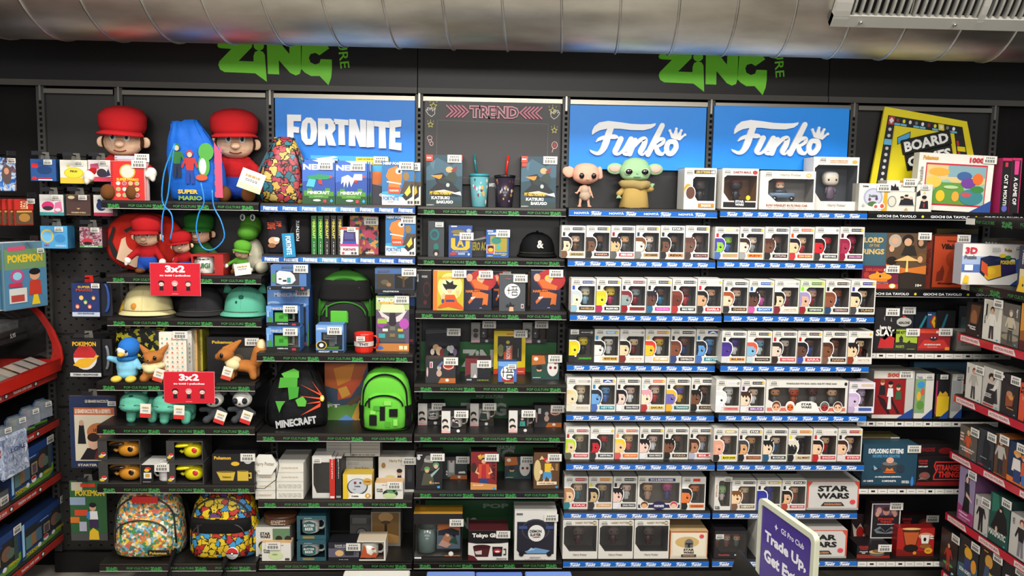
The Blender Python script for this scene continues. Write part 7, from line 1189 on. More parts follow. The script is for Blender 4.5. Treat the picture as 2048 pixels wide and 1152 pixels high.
# fourth shelf: puzzles seen from the corner
def pz(x0, x1, yt, yb, lab, s, rz=-.0, dep=.14, side='b8b4aa', **k): return G(4, x0, x1, yt, yb, dep, lab, 'd0ccc2', s, 'puzzle_box', 'puzzle', side=side, **k)
B(6, 4, 1822, 1952, 724, .16, .04, 'board_game_box', 'long blue and red boxes lid edge at the shelf back', 'game box', '3a5a70', 'R .1 .3 .9 .35 9a3a38;R .4 .4 .5 .15 c8b8b0', side='2a4a5a', st=None, group='board game boxes')
pz(1743, 1823, 742, 838, 'white puzzle box with red picture of striding figures', 'R 0 .08 .8 .76 8a181c;P 2a1418 .1 .5 .3 .4 .45 .1 .4 .08 .2 .3;P 2a1418 .45 .5 .55 .3 .7 .1 .62 .1 .45 .35;E .22 .75 .05 .05 d8a888;E .22 .79 .06 .04 8a4a2a;E .42 .7 .05 .05 d8b098;E .42 .75 .06 .04 1c1618;E .62 .64 .05 .05 d8a888;E .62 .69 .06 .04 2a3a2a;P 1d1c20 .14 .5 .3 .5 .28 .7 .16 .7;P ddd .34 .46 .5 .46 .48 .64 .36 .64;P 3a5a3a .54 .4 .7 .4 .68 .58 .56 .58;P ddd .36 .2 .46 .2 .44 .46 .38 .46;T .48 .92 .3 .08 c0442a 500;R .8 .12 .2 .86 b8b6b0;P 24468a .6 0 1 0 1 .22', st=(.78, .93))
pz(1827, 1863, 747, 838, 'white puzzle box with green blue cartoon landscape', 'R 0 .12 .55 .76 7a9a6a;E .3 .75 .2 .08 3a8ac0;E .2 .5 .12 .1 d8a83a;E .3 .3 .2 .1 5a8a3a;E .4 .6 .1 .08 c85a4a;T .2 .92 .3 .06 7a90b0 Puzzle;E .85 .9 .1 .03 2a5aa0;P 24468a .4 0 1 0 1 .22', st=(.7, .93))
pz(1868, 1895, 748, 838, 'black and yellow flame topped puzzle box', 'R 0 0 1 1 1c1b1e;P d8b424 .1 .05 1 .05 1 .5 .1 .5;P c89a2a .15 .5 .3 .62 .5 .56 .7 .62 .9 .55 .9 .5;R 0 .1 .1 .75 a82a5a;P 24468a .3 0 1 0 1 .2', side='1c1b1e', st=(.5, .94))
pz(1899, 1922, 748, 836, 'pale grey puzzle box at right end of the puzzles', 'R .05 .15 .8 .7 a8a8a8;E .6 .88 .2 .03 2a5aa0;P 24468a .2 0 1 0 1 .22', side='9a9894', st=(.6, .94))
# fifth shelf
B(6, 5, 1722, 1831, 889, 972, .09, 'board_game_box', 'large dark blue card game box with cauldron picture', 'game box', '1f4356', 'T .42 .84 .64 .12 e4e4e0 EXPLODING KITTENS;T .43 .72 .5 .07 4a8ab0 RECIPES FOR DISASTER;E .5 .45 .16 .14 3a3c40;E .5 .54 .14 .05 6a6a6a;E .5 .62 .07 .07 d8a088;P d8702a .42 .36 .58 .36 .55 .44 .5 .4 .45 .44;E .5 .33 .12 .02 c8602a;E .26 .4 .08 .05 2a3440;E .7 .42 .07 .1 2a3440;P 8ab .22 .38 .2 .5 .28 .42;T .48 .22 .48 .04 ddd LA COLLEZIONE DEFINITIVA;R 0 0 1 .03 172c3a;T .12 .12 .18 .05 ddd 121 CARTE;T .5 .12 .26 .05 ddd 13 CARTE RICETTA;T .8 .1 .14 .07 ddd UOMO DELLA;E .92 .1 .03 .1 3a7ac0;E .92 .2 .02 .03 3a7ac0', side='183442', tp='2a4a58', st=(.92, .9), group='board game boxes')
G(5, 1722, 1800, 874, .1, .1, 'olive edged flat box lying on the dark blue card game box', '6a6038', 'T .35 .45 .5 .4 8a3a24 KETER;R .76 .1 .22 .8 ccc', side='7a7048', st=None, on='board_game_box')
B(6, 5, 1832, 1925, 915, 971, .08, 'board_game_box', 'black box with glowing red capitals in a red frame', 'game box', '171316', 'P 7a1618 0 0 1 0 1 .16 0 .12;P c8302a .35 .2 .98 .2 .98 .86 .38 .86 .35 .7 .4 .5 .35 .35;P 171316 .38 .24 .97 .24 .97 .82 .4 .82 .38 .7 .43 .5 .38 .35;T .68 .64 .56 .22 c83028 STRANGER;T .7 .4 .5 .22 c83028 THINGS;T .12 .88 .2 .07 b02a28 STRANGER;T .12 .79 .18 .06 b02a28 THINGS;T .12 .68 .2 .05 ddd LOGO LIGHT;E .16 .35 .12 .14 6a5048;E .16 .38 .05 .06 a83a3a;P 8a6a60 .02 .2 .1 .3 .3 .12 .16 .24', side='100e10', tp='1f1416', st=None, group='red and black series boxes')
G(5, 1833, 1905, 888, .04, .08, 'black and dark red box lying over the glowing letter box', '1a1113', 'T .3 .5 .4 .4 7a1c1e DRAGONS;E .8 .4 .2 .3 6a1416', side='14100f', st=None, on='board_game_box', group='red and black series boxes')
# lowest shelf
SG = 'red and black series boxes'
G(6, 1700, 1736, 1028, .16, .05, 'dark box with red and white monster face, in shade at left', '2a1a1a', 'P c8b8a8 .2 .2 .8 .2 .95 .7 .7 .5 .5 .7 .3 .5 .05 .7;E .5 .4 .2 .2 a81c1c', side='1a1414', st=None, group=SG)
G(6, 1713, 1779, 1090, 1121, .1, 'low black box with game pieces picture under the white framed box', '171417', 'P 8a2018 0 0 1 0 1 .2 0 .3;T .2 .85 .28 .14 b02a28 STRANGER;T .2 .7 .24 .12 b02a28 THINGS;T .2 .5 .24 .08 ddd PUT-A-PLATE;T .2 .4 .1 .08 ddd PAN;E .6 .35 .22 .2 5a5854;E .6 .5 .24 .14 c8a868;E .6 .55 .14 .14 7a5a3a;R .7 .6 .06 .3 b88a5a', side='120f12', tp='1a1216', st=(.82, .8), group=SG)
o, w, h, d, Y = G(6, 1740, 1798, 1007, .08, .07, 'white framed series box standing on the low black box', 'd0ccc8', 'R .04 .03 .92 .94 1d1b20;R .1 .66 .8 .3 5a3a5a;E .5 .78 .12 .12 a87a68;E .5 .84 .12 .06 3a2420;E .25 .8 .09 .1 b88a78;E .75 .8 .09 .1 a87a68;E .2 .7 .07 .08 b88a78;E .8 .7 .07 .08 a87a68;T .5 .56 .56 .07 b8302a STRANGER;T .5 .48 .4 .07 b8302a THINGS;T .5 .41 .6 .03 ccc ATTACCO DEL MIND FLAYER;P 6a7278 .1 .25 .3 .35 .5 .2 .7 .35 .9 .25 .8 .15 .5 .14 .2 .15;P 2a2c30 .2 .24 .35 .3 .5 .17 .65 .3 .8 .24 .5 .2;L .82 .05 .2 .03 b83028 1', side='2a2022', tp='3a3032', st=(.82, .93), on='game_box', group=SG)
G(6, 1797, 1872, 1030, 1062, .1, 'black lamp box with red lettering behind mug set box', '1a1517', 'T .2 .8 .26 .12 b02a28 STRANGER;T .2 .65 .2 .1 b02a28 THINGS;T .2 .45 .26 .07 ddd LAMP;E .7 .6 .2 .25 5a2a26;E .7 .65 .08 .1 a83028;P 8a4a3a .5 .4 .6 .7 .65 .5 .8 .75 .9 .4', side='141012', tp='3a1618', st=(.86, .84), group=SG)
G(6, 1792, 1866, 1056, 1112, .05, 'bright red box picturing a glass and white mug', 'a8201c', 'P 7a1814 0 0 1 0 1 .15 0 .25;P 4a2416 .12 .98 .62 .98 .52 .35 .22 .35;E .37 .97 .25 .04 e8b878;P b8562a .16 .85 .58 .85 .5 .4 .24 .4;E .38 .28 .2 .14 1f1412;P 1f1412 .3 .3 .46 .3 .42 .42 .34 .42;P dcd8d0 .62 .8 .88 .8 .84 .45 .66 .45;E .76 .72 .2 .12 c88a6a;P e0dcd4 .62 .76 .86 .76 .83 .48 .66 .48;E .74 .6 .04 .07 1a1414;R .88 .62 .09 .03 eee;R .88 .7 .09 .03 eee;E .76 .36 .16 .08 8a5a2a;E .85 .2 .11 .11 d8a02a;E .48 .12 .05 .06 d88a2a;L .85 .2 .12 .08 8a2a1a 2', side='7a1614', st=None, group=SG)
# ---------------------------------------------------------------- goods on pegs, left pegboard bay
def pegbox(x0, x1, y0, y1, Y, dep, lab, col, s, side, st=(.7, .86), cat='earphone box', name='earphone_box', group='hanging earphone boxes', hook=True, clear=None):
    zt = WZ((x0+x1)/2, y0, Y); zb = WZ((x0+x1)/2, y1, Y); X0, X1 = WX(x0, zb, Y), WX(x1, zb, Y); w, h = X1-X0, zt-zb; X = (X0+X1)/2
    e = empty(name, lab, cat, (X, Y, zb), 0, group); b = MB(); b.box(-w/2, w/2, 0, dep, 0, h, side); b.box(-w/2+.0003, w/2-.0003, -.0004, 0, .0003, h-.0003, col)
    art(b, w, h, -.0004, s); b.obj('carton', e)
    b = MB(); b.prism([(-.02, h), (.02, h), (.016, h+.03), (-.016, h+.03)], dep*.4, .0008, 'bdbab2:q' if clear is None else clear); b.obj('hang_tab', e)
    if st: sticker(e, (st[0]-.5)*w, -.0008, st[1]*h, 's')
    if hook:
        k = empty('peg_hook', 'black peg hook holding the '+lab.split(',')[0], 'hook', (X, -.014, zb+h+.018), 0, 'peg hooks')
        L = Y-.05+.014; b = MB(); b.tube([(0, 0, 0), (0, L*.5, 0), (0, L, .004)], .0025, '2a2a2a:x', 8); b.box(-.012, .012, -.002, .001, -.012, .012, '1c1c1c:x'); b.obj('rod', k)
        b = MB(); b.rbox(-.022, .022, L-.004, L-.001, -.004, .014, '26262a:g', .001); b.obj('price_plate', k)
    return e, w, h
pegbox(62, 113, 318, 362, -.17, .05, 'dark blue earphone box with red label, top row', '27508a', 'E .55 .5 .3 .2 1c3a6a;R .05 .6 .25 .2 c8283a;E .14 .12 .1 .08 c82a2a;R .3 .1 .5 .06 b02a3a;R .3 .03 .55 .05 ddd', '20406f')
pegbox(121, 176, 320, 367, -.17, .06, 'white and yellow earphone box, top row', 'd8d4c8', 'R 0 0 1 .25 d8b83a;E .5 .45 .36 .24 c8b82a;E .5 .45 .32 .2 d8c83a;T .5 .52 .26 .09 3a3018 PIKA!;E .3 .75 .06 .05 d8c83a', 'b8a03a')
pegbox(177, 222, 320, 363, -.17, .05, 'white and pink earphone box behind the doll hand, top row', 'd4ccc8', 'R 0 0 1 .22 c03a52;P b04a6a .1 .5 .5 .6 .45 .85 .1 .8;E .6 .4 .22 .2 2a2430;P 2a2a50 .7 .2 .9 .6 1 .3', '8a4050')
pegbox(80, 128, 389, 431, -.16, .05, 'teal and pink earphone box, second row', 'd0ccc8', 'R 0 0 1 .16 3a8a8a;E .35 .45 .26 .22 c82a6a;E .35 .35 .22 .1 2a2a34;P c86a92 .6 .1 .95 .2 .9 .7 .65 .6;E .76 .28 .12 .08 d8c8c8;P c83a6a .55 .7 .7 .95 .8 .8', '4a6a6a')
pegbox(133, 182, 389, 431, -.16, .04, 'dark brown earphone box with thin gold lettering, second row', '4a3430', 'E .22 .86 .14 .08 c8b890;T .5 .14 .6 .06 c8b890 THE LEGEND OF ZELDA;P c8b070 .42 .36 .5 .28 .58 .36 .5 .34;R .02 .02 .96 .01 b89a60;R .02 .97 .96 .01 b89a60', '33221f')
pegbox(188, 226, 390, 432, -.16, .05, 'white earphone box with navy earphone case, second row', 'd4d0ca', 'R 0 0 1 .16 b02a4a;E .4 .48 .26 .24 1c2a5a;E .3 .72 .1 .08 1c2a5a', '8a8a90')
pegbox(82, 136, 452, 497, -.16, .07, 'light blue earphone box with gold ring, third row', '4a98c8', 'E .25 .55 .24 .3 d8b040;E .25 .55 .19 .24 6ab0d8;E .72 .45 .2 .18 3a80b8;T .22 .14 .2 .08 b82a3a HERO;L .75 .12 .4 .1 cde 2', '2f6f96')
pegbox(160, 205, 454, 495, -.16, .05, 'black and pink patterned earphone box, third row', 'N60:1a1416,c8a0a8,2a1a20,b04a6a', 'E .35 .3 .24 .16 b82a3a;E .35 .2 .2 .08 1c1618;R 0 0 1 .1 4a8a4a;T .5 .05 .6 .05 ddd RELAXING', '3a2a30')
e, w, h = pegbox(145, 200, 566, 633, -.2, .1, 'navy kids headphones box with rainbow lettering and group of faces', '1f2f62', 'R 0 .0 1 .13 b8c0d0;T .5 .09 .6 .05 1f2f62 KIDS HEADPHONES;T .46 .88 .46 .07 c8a03a SUPER;T .46 .79 .6 .08 b8482a MARIO;T .7 .79 .15 .08 3a8a3a IO'.replace(';T .7 .79 .15 .08 3a8a3a IO', '')+''.join(';E %g %g .08 .07 %s;E %g %g .05 .045 e0b898'%(.2+.15*i, .3+.13*((i*2) % 3), ['c8502a', 'd8b040', '3a8a3a', 'c03a3a', '8a5a2a'][i], .2+.15*i, .29+.13*((i*2) % 3)) for i in range(5)), '1c1e2c', st=(.88, .92), cat='headphone box', name='headphone_box', group='hanging headphone boxes', clear='b8241e:g')
b = MB(); b.box(w/2, w/2+.045, .02, .025, .0, h*.98, '1c1e2c'); b.tube(arc(w/2+.02, h*.55, .015, .06, -90, 90, 10, .01), .006, '2a4a8a:g', 8); b.obj('headphones', e)
e, w, h = pegbox(141, 203, 678, 753, -.22, .1, 'black headphone box with red and white disc and yellow lettering', '18171a', 'E .5 .5 .38 .32 d8d4cc;P b8282a .12 .5 .16 .66 .3 .8 .5 .82 .7 .8 .84 .66 .88 .5;P e0a82a .1 .3 .3 .46 .55 .5 .75 .48 .85 .58 .95 .56 .8 .42 .6 .26 .4 .22;T .48 .87 .76 .12 d8a82a POKEMON;R 0 0 1 .1 c8c8c8;T .5 .05 .8 .05 222 STEREO HEADPHONES', '121114', st=None, cat='headphone box', name='headphone_box', group='hanging headphone boxes')
b = MB(); b.box(w/2, w/2+.04, .02, .025, .0, h*.98, '201f22'); b.tube(arc(w/2+.018, h*.5, .01, .05, -90, 90, 10, .01), .006, '7a7c80:g', 8); b.obj('headphones', e)
pegbox(143, 236, 792, 936, -.2, .012, 'tall blue blister folder with boy in school robe picture', '22304f', 'R .1 .1 .86 .74 cfc4ac;R .1 .74 .86 .1 b8603a;T .5 .79 .76 .06 e0d4c0 LE GRANDI RACCOLTE PER LA GIOVENTU;E .62 .5 .26 .13 b0683a;T .62 .53 .24 .04 2a1c18 LE CASE;T .62 .47 .3 .04 2a1c18 HOGWARTS;P 17171a .16 .34 .34 .34 .3 .6 .2 .6;E .25 .63 .05 .04 c09880;P 1f1c20 .2 .12 .86 .12 .72 .28 .36 .28;P 6a2428 .5 .12 .6 .12 .56 .26;E .5 .36 .12 .1 d0a488;E .5 .43 .13 .06 2a1c16;T .5 .045 .7 .035 c8c0b0 STARTER PACK;T .6 .93 .5 .04 c8c0b0 LE GRANDI RACCOLTE', '7a4a2a', st=(.92, .9), cat='magazine', name='magazine', group='hanging magazines')
pegbox(143, 216, 962, 1081, -.2, .012, 'green magazine with yellow lettering and boy in blue jacket picture', '2f5a34', 'N_;'.replace('N_;', '')+'R 0 0 1 .12 4a4a4a;R .05 .84 .3 .14 b8b09a;T .55 .8 .8 .1 d8b82a POKEMON;R .0 .6 .42 .13 8a9ab0;R .3 .9 .4 .06 c8402a;R .12 .42 .36 .1 c8482a;R .0 .3 .25 .1 c8702a;R .24 .16 .2 .16 aab;E .62 .56 .09 .06 d0a080;E .62 .6 .1 .04 1c1a1c;P ddd .5 .36 .76 .36 .74 .5 .54 .5;P 3a7ab0 .44 .38 .54 .36 .54 .5 .46 .48;P 3a2a4a .52 .22 .76 .22 .76 .36 .52 .36;P e0b82a .5 .02 .78 .02 .76 .16 .62 .22 .52 .16', '3a3a3a', st=(1.0, .86), cat='magazine', name='magazine', group='hanging magazines')
# ---------------------------------------------------------------- side runs of shelves
LXF, RXF = -.305, 3.70
def sidefix(s, zs, y0, y1, lab, slab, kind, cats):
    xf = LXF if s < 0 else RXF; d = .42*s
    e = empty('side_shelving', lab, 'shelving', (xf+d*.75, (y0+y1)/2, 0)); L = abs(y1-y0)/2
    b = MB(); b.box(min(d*.25, d*.3), max(d*.25, d*.3), -L, L, .1, 2.2, '171515'); b.box(-abs(d)*.3, abs(d)*.25, -L, L, 0, .1, '0f0e0e'); b.obj('back_panel', e)
    for t in (-L+.02, 0, L-.02): b = MB(); b.box(d*.22-.015, d*.22+.015, t-.015, t+.015, .1, 2.2, '3f3c38'); b.obj('upright', e)
    for i, z in enumerate(zs):
        e = empty('side_shelf', slab%['lowest', 'second from bottom', 'third from bottom', 'fourth from bottom', 'fifth from bottom', 'topmost'][i], 'shelf', (xf, (y0+y1)/2, z), 0, 'side run shelves')
        b = MB(); b.box(min(0, d*.93), max(0, d*.93), -L, L, SHH-.012, SHH, '22201e'); b.obj('board', e)
        b = MB(); b.T = Matrix.Rotation(-PI/2 if s > 0 else PI/2, 4, 'Z'); k = kind(i)
        b.box(-L, L, -.003, .002, 0, SHH-.002, '4a4643:x')
        if k == 'zing':
            b.box(-L, L, -.006, -.003, .002, .03, '1b1716:g')
            n = int(2*L/.3)
            for j in range(n): u = -L+.03+j*.3; b.text('POP CULTURE', u, .009, .13, .013, -.0065, '2f7038', 0, .02); zing(b, u+.18, .024, .07, -.0065, 0, '2f7038')
            b.box(-L-.001, -L+.06, -.0072, -.0062, .004, .03, 'd0cdc5')
        else:
            c = 'b02030' if s > 0 else '9c2a22'; b.box(-L, L, -.006, -.003, .001, .032, c+':g'); n = int(2*L/.24)
            for j in range(n):
                u = -L+.02+j*.24
                if s > 0: b.prism([(u, .005), (u+.15, .005), (u+.135, .028), (u+.0, .028)], -.0064, 0, 'd8c8c4'); b.text('ACTION FIGURES', u+.008, .011, .125, .0115, -.0068, 'a02030', 0, .02)
                else: b.text('TRADING CARD GAME', u, .011, .15, .0115, -.0064, 'd8ccc8', 0, .02); b.rbox(u+.17, u+.2, -.0066, -.006, .006, .027, '2a2a26', .0005); b.disc(u+.185, .017, .009, .007, -.007, 0, 'ddd', 8)
        b.obj('label_strip', e)
RZS = (.12, .387, .667, .921, 1.193, 1.414, 1.694)
# right run: fronts face left
sidefix(1, RZS[:6], -.37, -2.4, 'black side shelving run full of figure boxes at the right', 'side shelf with action figure strip at the right, %s', lambda i: 'act' if i < 5 else 'zing', None)
e = empty('side_shelf', 'side shelf with green lettering at the right, the uppermost with white tag', 'shelf', (RXF, -1.385, RZS[6]), 0, 'side run shelves')
b = MB(); b.box(0, .39, -1.015, 1.015, SHH-.012, SHH, '22201e'); b.obj('board', e)
b = MB(); b.T = Matrix.Rotation(-PI/2, 4, 'Z'); b.box(-1.015, 1.015, -.003, .002, 0, SHH-.002, '4a4643:x'); b.box(-1.015, 1.015, -.006, -.003, .002, .03, '1b1716:g')
for j in range(6): u = -.94+j*.3; b.text('POP CULTURE', u, .009, .13, .013, -.0065, '2f7038', 0, .02); zing(b, u+.18, .024, .07, -.0065, 0, '2f7038')
b.box(-1.016, -.95, -.0072, -.0062, .004, .03, 'd0cdc5'); b.obj('label_strip', e)
def YS(px, z, X):     # y where column px meets the line (x=X, height z)
    py = 600.
    for _ in range(5):
        d = ray(px, py); t = (X-CX)/d.x; py += (CZ+d.z*t-z)/t*FPX
    return CY+d.y*t
def SB(s, z, p0, p1, yt, lab, col, art_, side, name='figure_carton', cat='figure box', st=(.82, .92), dep=.12, group='figure boxes on the right side run', inset=.004, near=None, stk='b', tp=None):
    """box on a side run: p0 far edge column, p1 near edge column, yt row of its top at the far edge"""
    X = (RXF if s > 0 else LXF)+s*inset; z0 = z+SHH; a, c = YS(p0, z0, X), YS(p1, z0, X) if near is None else near
    pm = p0; d = ray(p0, yt); h = CZ+d.z*(X-CX)/d.x-z0; w = abs(a-c)-.004
    rz = -PI/2 if s > 0 else PI/2
    b = MB(); b.box(-w/2, w/2, 0, dep, 0, h, side); b.box(-w/2+.0003, w/2-.0003, -.0005, 0, .0003, h-.0003, col)
    if tp: b.box(-w/2, w/2, 0, dep, h, h+.0005, tp)
    art(b, w, h, -.0006, art_); o = b.obj(name, None, (X, (a+c)/2, z0), rz); tag(o, lab, cat, group)
    if st: sticker(o, (st[0]-.5)*w, -.002, st[1]*h, stk)
    return o, w, h
R1 = 'R 0 0 1 .1 151416;'
def fg(sk, ha, sh, tr, q=.86, u=.5): return 'H %g .05 %g %s %s %s %s'%(u, q, sk, ha, sh, tr)
z = RZS[4]
SB(1, z, 1930, 1962, 602, 'black carton with muscular man and white signature lettering', '1b1716', 'P 5a3a24 .2 .3 .7 .3 .9 .95 .3 .95;E .5 .55 .2 .25 8a5a3a;P 1a1818 .2 .1 .8 .1 .75 .38 .25 .38;T .4 .28 .5 .06 ddd Champs;T .45 .22 .4 .06 ddd Yam;R .8 .04 .1 .03 3a9ad0', '121112', st=None)
SB(1, z, 1963, 2000, 596, 'white carton with swordsman in white and black trousers', 'cfcbc0', 'P b8b0a0 .2 .5 .8 .5 .9 .98 .1 .98;'+fg('c89a80', '1d1c1e', 'd8d4c8', '2a282a', .8)+';P 1c1c1e .14 .6 .22 .6 .24 .9 .16 .88;V .12 .5 .08 .2 333 FIGURE;R .8 .04 .1 .03 3a9ad0', 'a8a498', st=(.84, .95))
SB(1, z, 2001, 2036, 603, 'dark misty carton with slim figure in cream shirt', '55504a', 'P 8a8478 0 .3 1 .3 1 .6 0 .7;E .5 .2 .5 .08 8a8270;'+fg('c8b49a', '8a8070', 'b8ac94', '3f4038', .82)+';V .85 .8 .1 .2 ddd figure;R .8 .04 .1 .03 3a9ad0;R .4 .4 .3 .03 222', '2a2826', st=None)
SB(1, z, 2037, 2075, 604, 'amber and dark carton at the right frame edge, upper figure shelf', '8a5020', 'P c8842a 0 .4 1 .5 1 1 0 1;E .5 .5 .3 .2 4a2a18;E .1 .1 .08 .05 ddd;R 0 0 1 .2 4a1818', '3a2418', st=None)
z = RZS[3]
SB(1, z, 1929, 1961, 722, 'white carton with red haired figure in dark gi', 'c8c4ba', fg('c89a80', '7a2a2a', 'a8a49a', '3a3a36', .86)+';V .14 .8 .08 .16 333 BLEACH;R .8 .04 .1 .03 3a9ad0', '8a867c', st=(.9, .9))
SB(1, z, 1962, 1998, 729, 'white carton with black haired figure in billowing grey scarf', 'b8b4ac', 'P 2a2a2c .1 .1 .9 .15 .8 .6 .3 .6;P d0ccc4 .2 .4 .5 .3 .9 .6 .95 .95 .6 .5;E .5 .78 .18 .1 151517;E .5 .73 .1 .06 c8a488;P 1c1c1e .2 .1 .7 .1 .7 .45 .25 .45;L .35 .3 .4 .12 ddd 3;R .1 .03 .6 .04 b82a2a;R .82 .04 .1 .03 3a9ad0', '7a766e', st=(.9, .9))
SB(1, z, 1999, 2034, 742, 'black carton with crouching flame armed figure', '1d1a1c', 'E .5 .7 .2 .2 2a2224;E .5 .52 .18 .08 b07a5a;P 8a4428 .3 .2 .7 .25 .8 .55 .5 .4 .3 .5;E .6 .45 .14 .06 c88a4a;E .5 .8 .16 .08 141214;E .1 .9 .06 .04 ddd;T .6 .18 .4 .04 c8843a Kimetsu;R .82 .04 .1 .03 3a9ad0', '141214', st=(.86, .9))
SB(1, z, 2035, 2075, 762, 'orange red carton with black capitals at the right frame edge', 'c8482a', 'T .4 .86 .7 .08 2a1616 JUJU;T .4 .76 .7 .08 2a1616 KAIS;P 231a1c .3 .0 .8 .0 .7 .4 .4 .4;E .55 .45 .1 .06 d0a080;L .3 .6 .3 .1 e8a080 3', '8a2a1a', st=None)
z = RZS[2]
SB(1, z, 1917, 1952, 845, 'carton with blond figure in orange and white lettering', '5a5248', fg('d0a080', 'd8b040', 'c8502a', 'a8482a', .86)+';R .05 .7 .2 .06 d8b0a0;R .05 .6 .2 .06 d8b0a0;R .05 .5 .2 .06 d8b0a0;T .5 .3 .8 .06 e8d8d0 ICHIBANSHO;T .5 .22 .6 .05 e8d8d0 HERO;R .82 .03 .1 .03 3a9ad0', '3a342e', st=(.9, .94))
SB(1, z, 1953, 1985, 852, 'dark grey carton with faint black cloaked figure', '33353a', 'P 1c1d20 .3 .1 .7 .05 .8 .6 .5 .85 .35 .7;E .5 .8 .1 .06 1c1d20;P 1c1d20 .5 .1 .95 .0 .9 .3;L .4 .25 .4 .05 999 1;R .1 .03 .3 .03 c02a4a;R .8 .03 .1 .03 3a9ad0', '26272b', st=(.9, .9))
SB(1, z, 1986, 2011, 863, 'bronze carton with blond figure in pale top and dark skirt', '5a3a28', fg('d0a080', 'c8a040', 'b0aca4', '2a282c', .9)+';R 0 0 1 .02 b8602a', '8a4a22', st=(.8, .93))
SB(1, z, 2012, 2060, 876, 'navy and orange carton with group of fighters', '1f2c4a', 'P d8702a 0 0 1 0 1 .1 0 .14;E .4 .75 .16 .08 d8943a;E .7 .72 .14 .07 c8702a;E .4 .7 .08 .05 d0a080;E .7 .67 .07 .04 d0a080;P d8d0c8 .2 .3 .6 .3 .55 .62 .25 .62;P 2a3a6a .3 .05 .6 .05 .6 .35 .3 .35;P c8502a .6 .25 .9 .3 .85 .62 .62 .6;P 3a6aa8 .65 .05 .9 .05 .9 .3 .65 .3', '1a2238', st=(.6, .93))
z = RZS[1]
SB(1, z, 1913, 1945, 925, 'lilac carton with tall dark haired lady in black dress', '8a7a9a', 'P 9a3a6a 0 0 1 0 1 .22 0 .3;P 171418 .3 .2 .75 .2 .72 .5 .66 .74 .36 .74 .4 .5;E .52 .82 .13 .1 17131a;E .52 .8 .08 .06 d0aca0;P d0aca0 .5 .5 .9 .42 .88 .46 .5 .58;T .4 .16 .6 .04 e0b8d0 Glitter;T .5 .1 .7 .04 e0b8d0 Glamours;L .4 .04 .5 .04 c8a 2', '5a3a58', st=(.85, .94))
SB(1, z, 1946, 1974, 984, 'small white carton with silver haired figure in black', 'b8b4ae', fg('d0b0a0', 'a89ac0', '1a191c', '201f24', .88)+';V .14 .8 .1 .16 333 BLEACH;R .85 .04 .1 .03 3a9ad0', '8a8680', st=(.86, .94))
SB(1, z, 1975, 2015, 977, 'dark green carton with large white capitals and black cloaked figure', '1a4a40', 'P 2a6a58 .1 .6 .5 .7 .4 1 .1 1;P 141617 .1 .3 .5 .2 .95 .3 .85 .6 .62 .75 .4 .7;E .58 .74 .1 .06 131415;E .56 .71 .06 .03 d0a890;E .4 .3 .06 .06 c8a088;T .46 .2 .86 .13 c8ccc4 MAXIMATIC;R .8 .02 .1 .03 3a9ad0', '18302c', st=(.86, .93))
SB(1, z, 2016, 2075, 1018, 'white carton with brown haired figure arms folded, at frame edge', 'bdb9b2', fg('d0a890', '6a2a22', '1d1c1f', '77757a', .9, .4)+';V .12 .82 .08 .14 333 BLEACH', '8a8680', st=None)
z = RZS[0]
SB(1, z, 1878, 1912, 1048, 'dark carton with figure in red on a green base', '1f1d1c', 'E .5 .2 .3 .04 4a9a2a;'+fg('d0a080', '3a2a20', 'a8302a', '8a2a2a', .7)+';E .8 .05 .07 .02 ddd;R .7 .0 .1 .03 3a9ad0', '151415', st=(.9, .94))
SB(1, z, 1913, 1952, 1060, 'dark carton with golden haired fighter and white capitals, lowest run', '1e2628', 'P 3a5a6a .0 .1 1 .2 1 .5 0 .4;E .5 .7 .2 .12 d8a02a;E .8 .5 .14 .14 d8902a;P 2a3a6a .3 .3 .7 .3 .65 .6 .35 .6;T .4 .3 .6 .08 d8d8d0 SON GOKU;R .3 .82 .2 .02 c88a3a', '161a1c', st=(.88, .93))
SB(1, z, 1953, 1996, 1078, 'dark carton with yellow spiky aura figure, lowest run', '221f1c', 'P d8a82a .3 .2 .5 .5 .4 .6 .6 .55 .9 .6 .7 .4 .9 .2 .6 .3 .5 .1;E .45 .75 .18 .12 c8923a;P 3a4a6a .2 .3 .5 .3 .5 .66 .3 .66;T .2 .28 .2 .12 ddd TI;R .2 .9 .2 .02 c88a3a', '191715', st=(.88, .93))
SB(1, z, 1997, 2075, 1100, 'black carton with pink flower and white circle at frame corner', '1b191b', 'P ddd .1 .2 .4 .2 .4 .75 .1 .7;P c83a6a .3 .3 .6 .4 .7 .6 .5 .55 .35 .7;E .2 .4 .06 .05 222', '131213', st=(.5, .9))
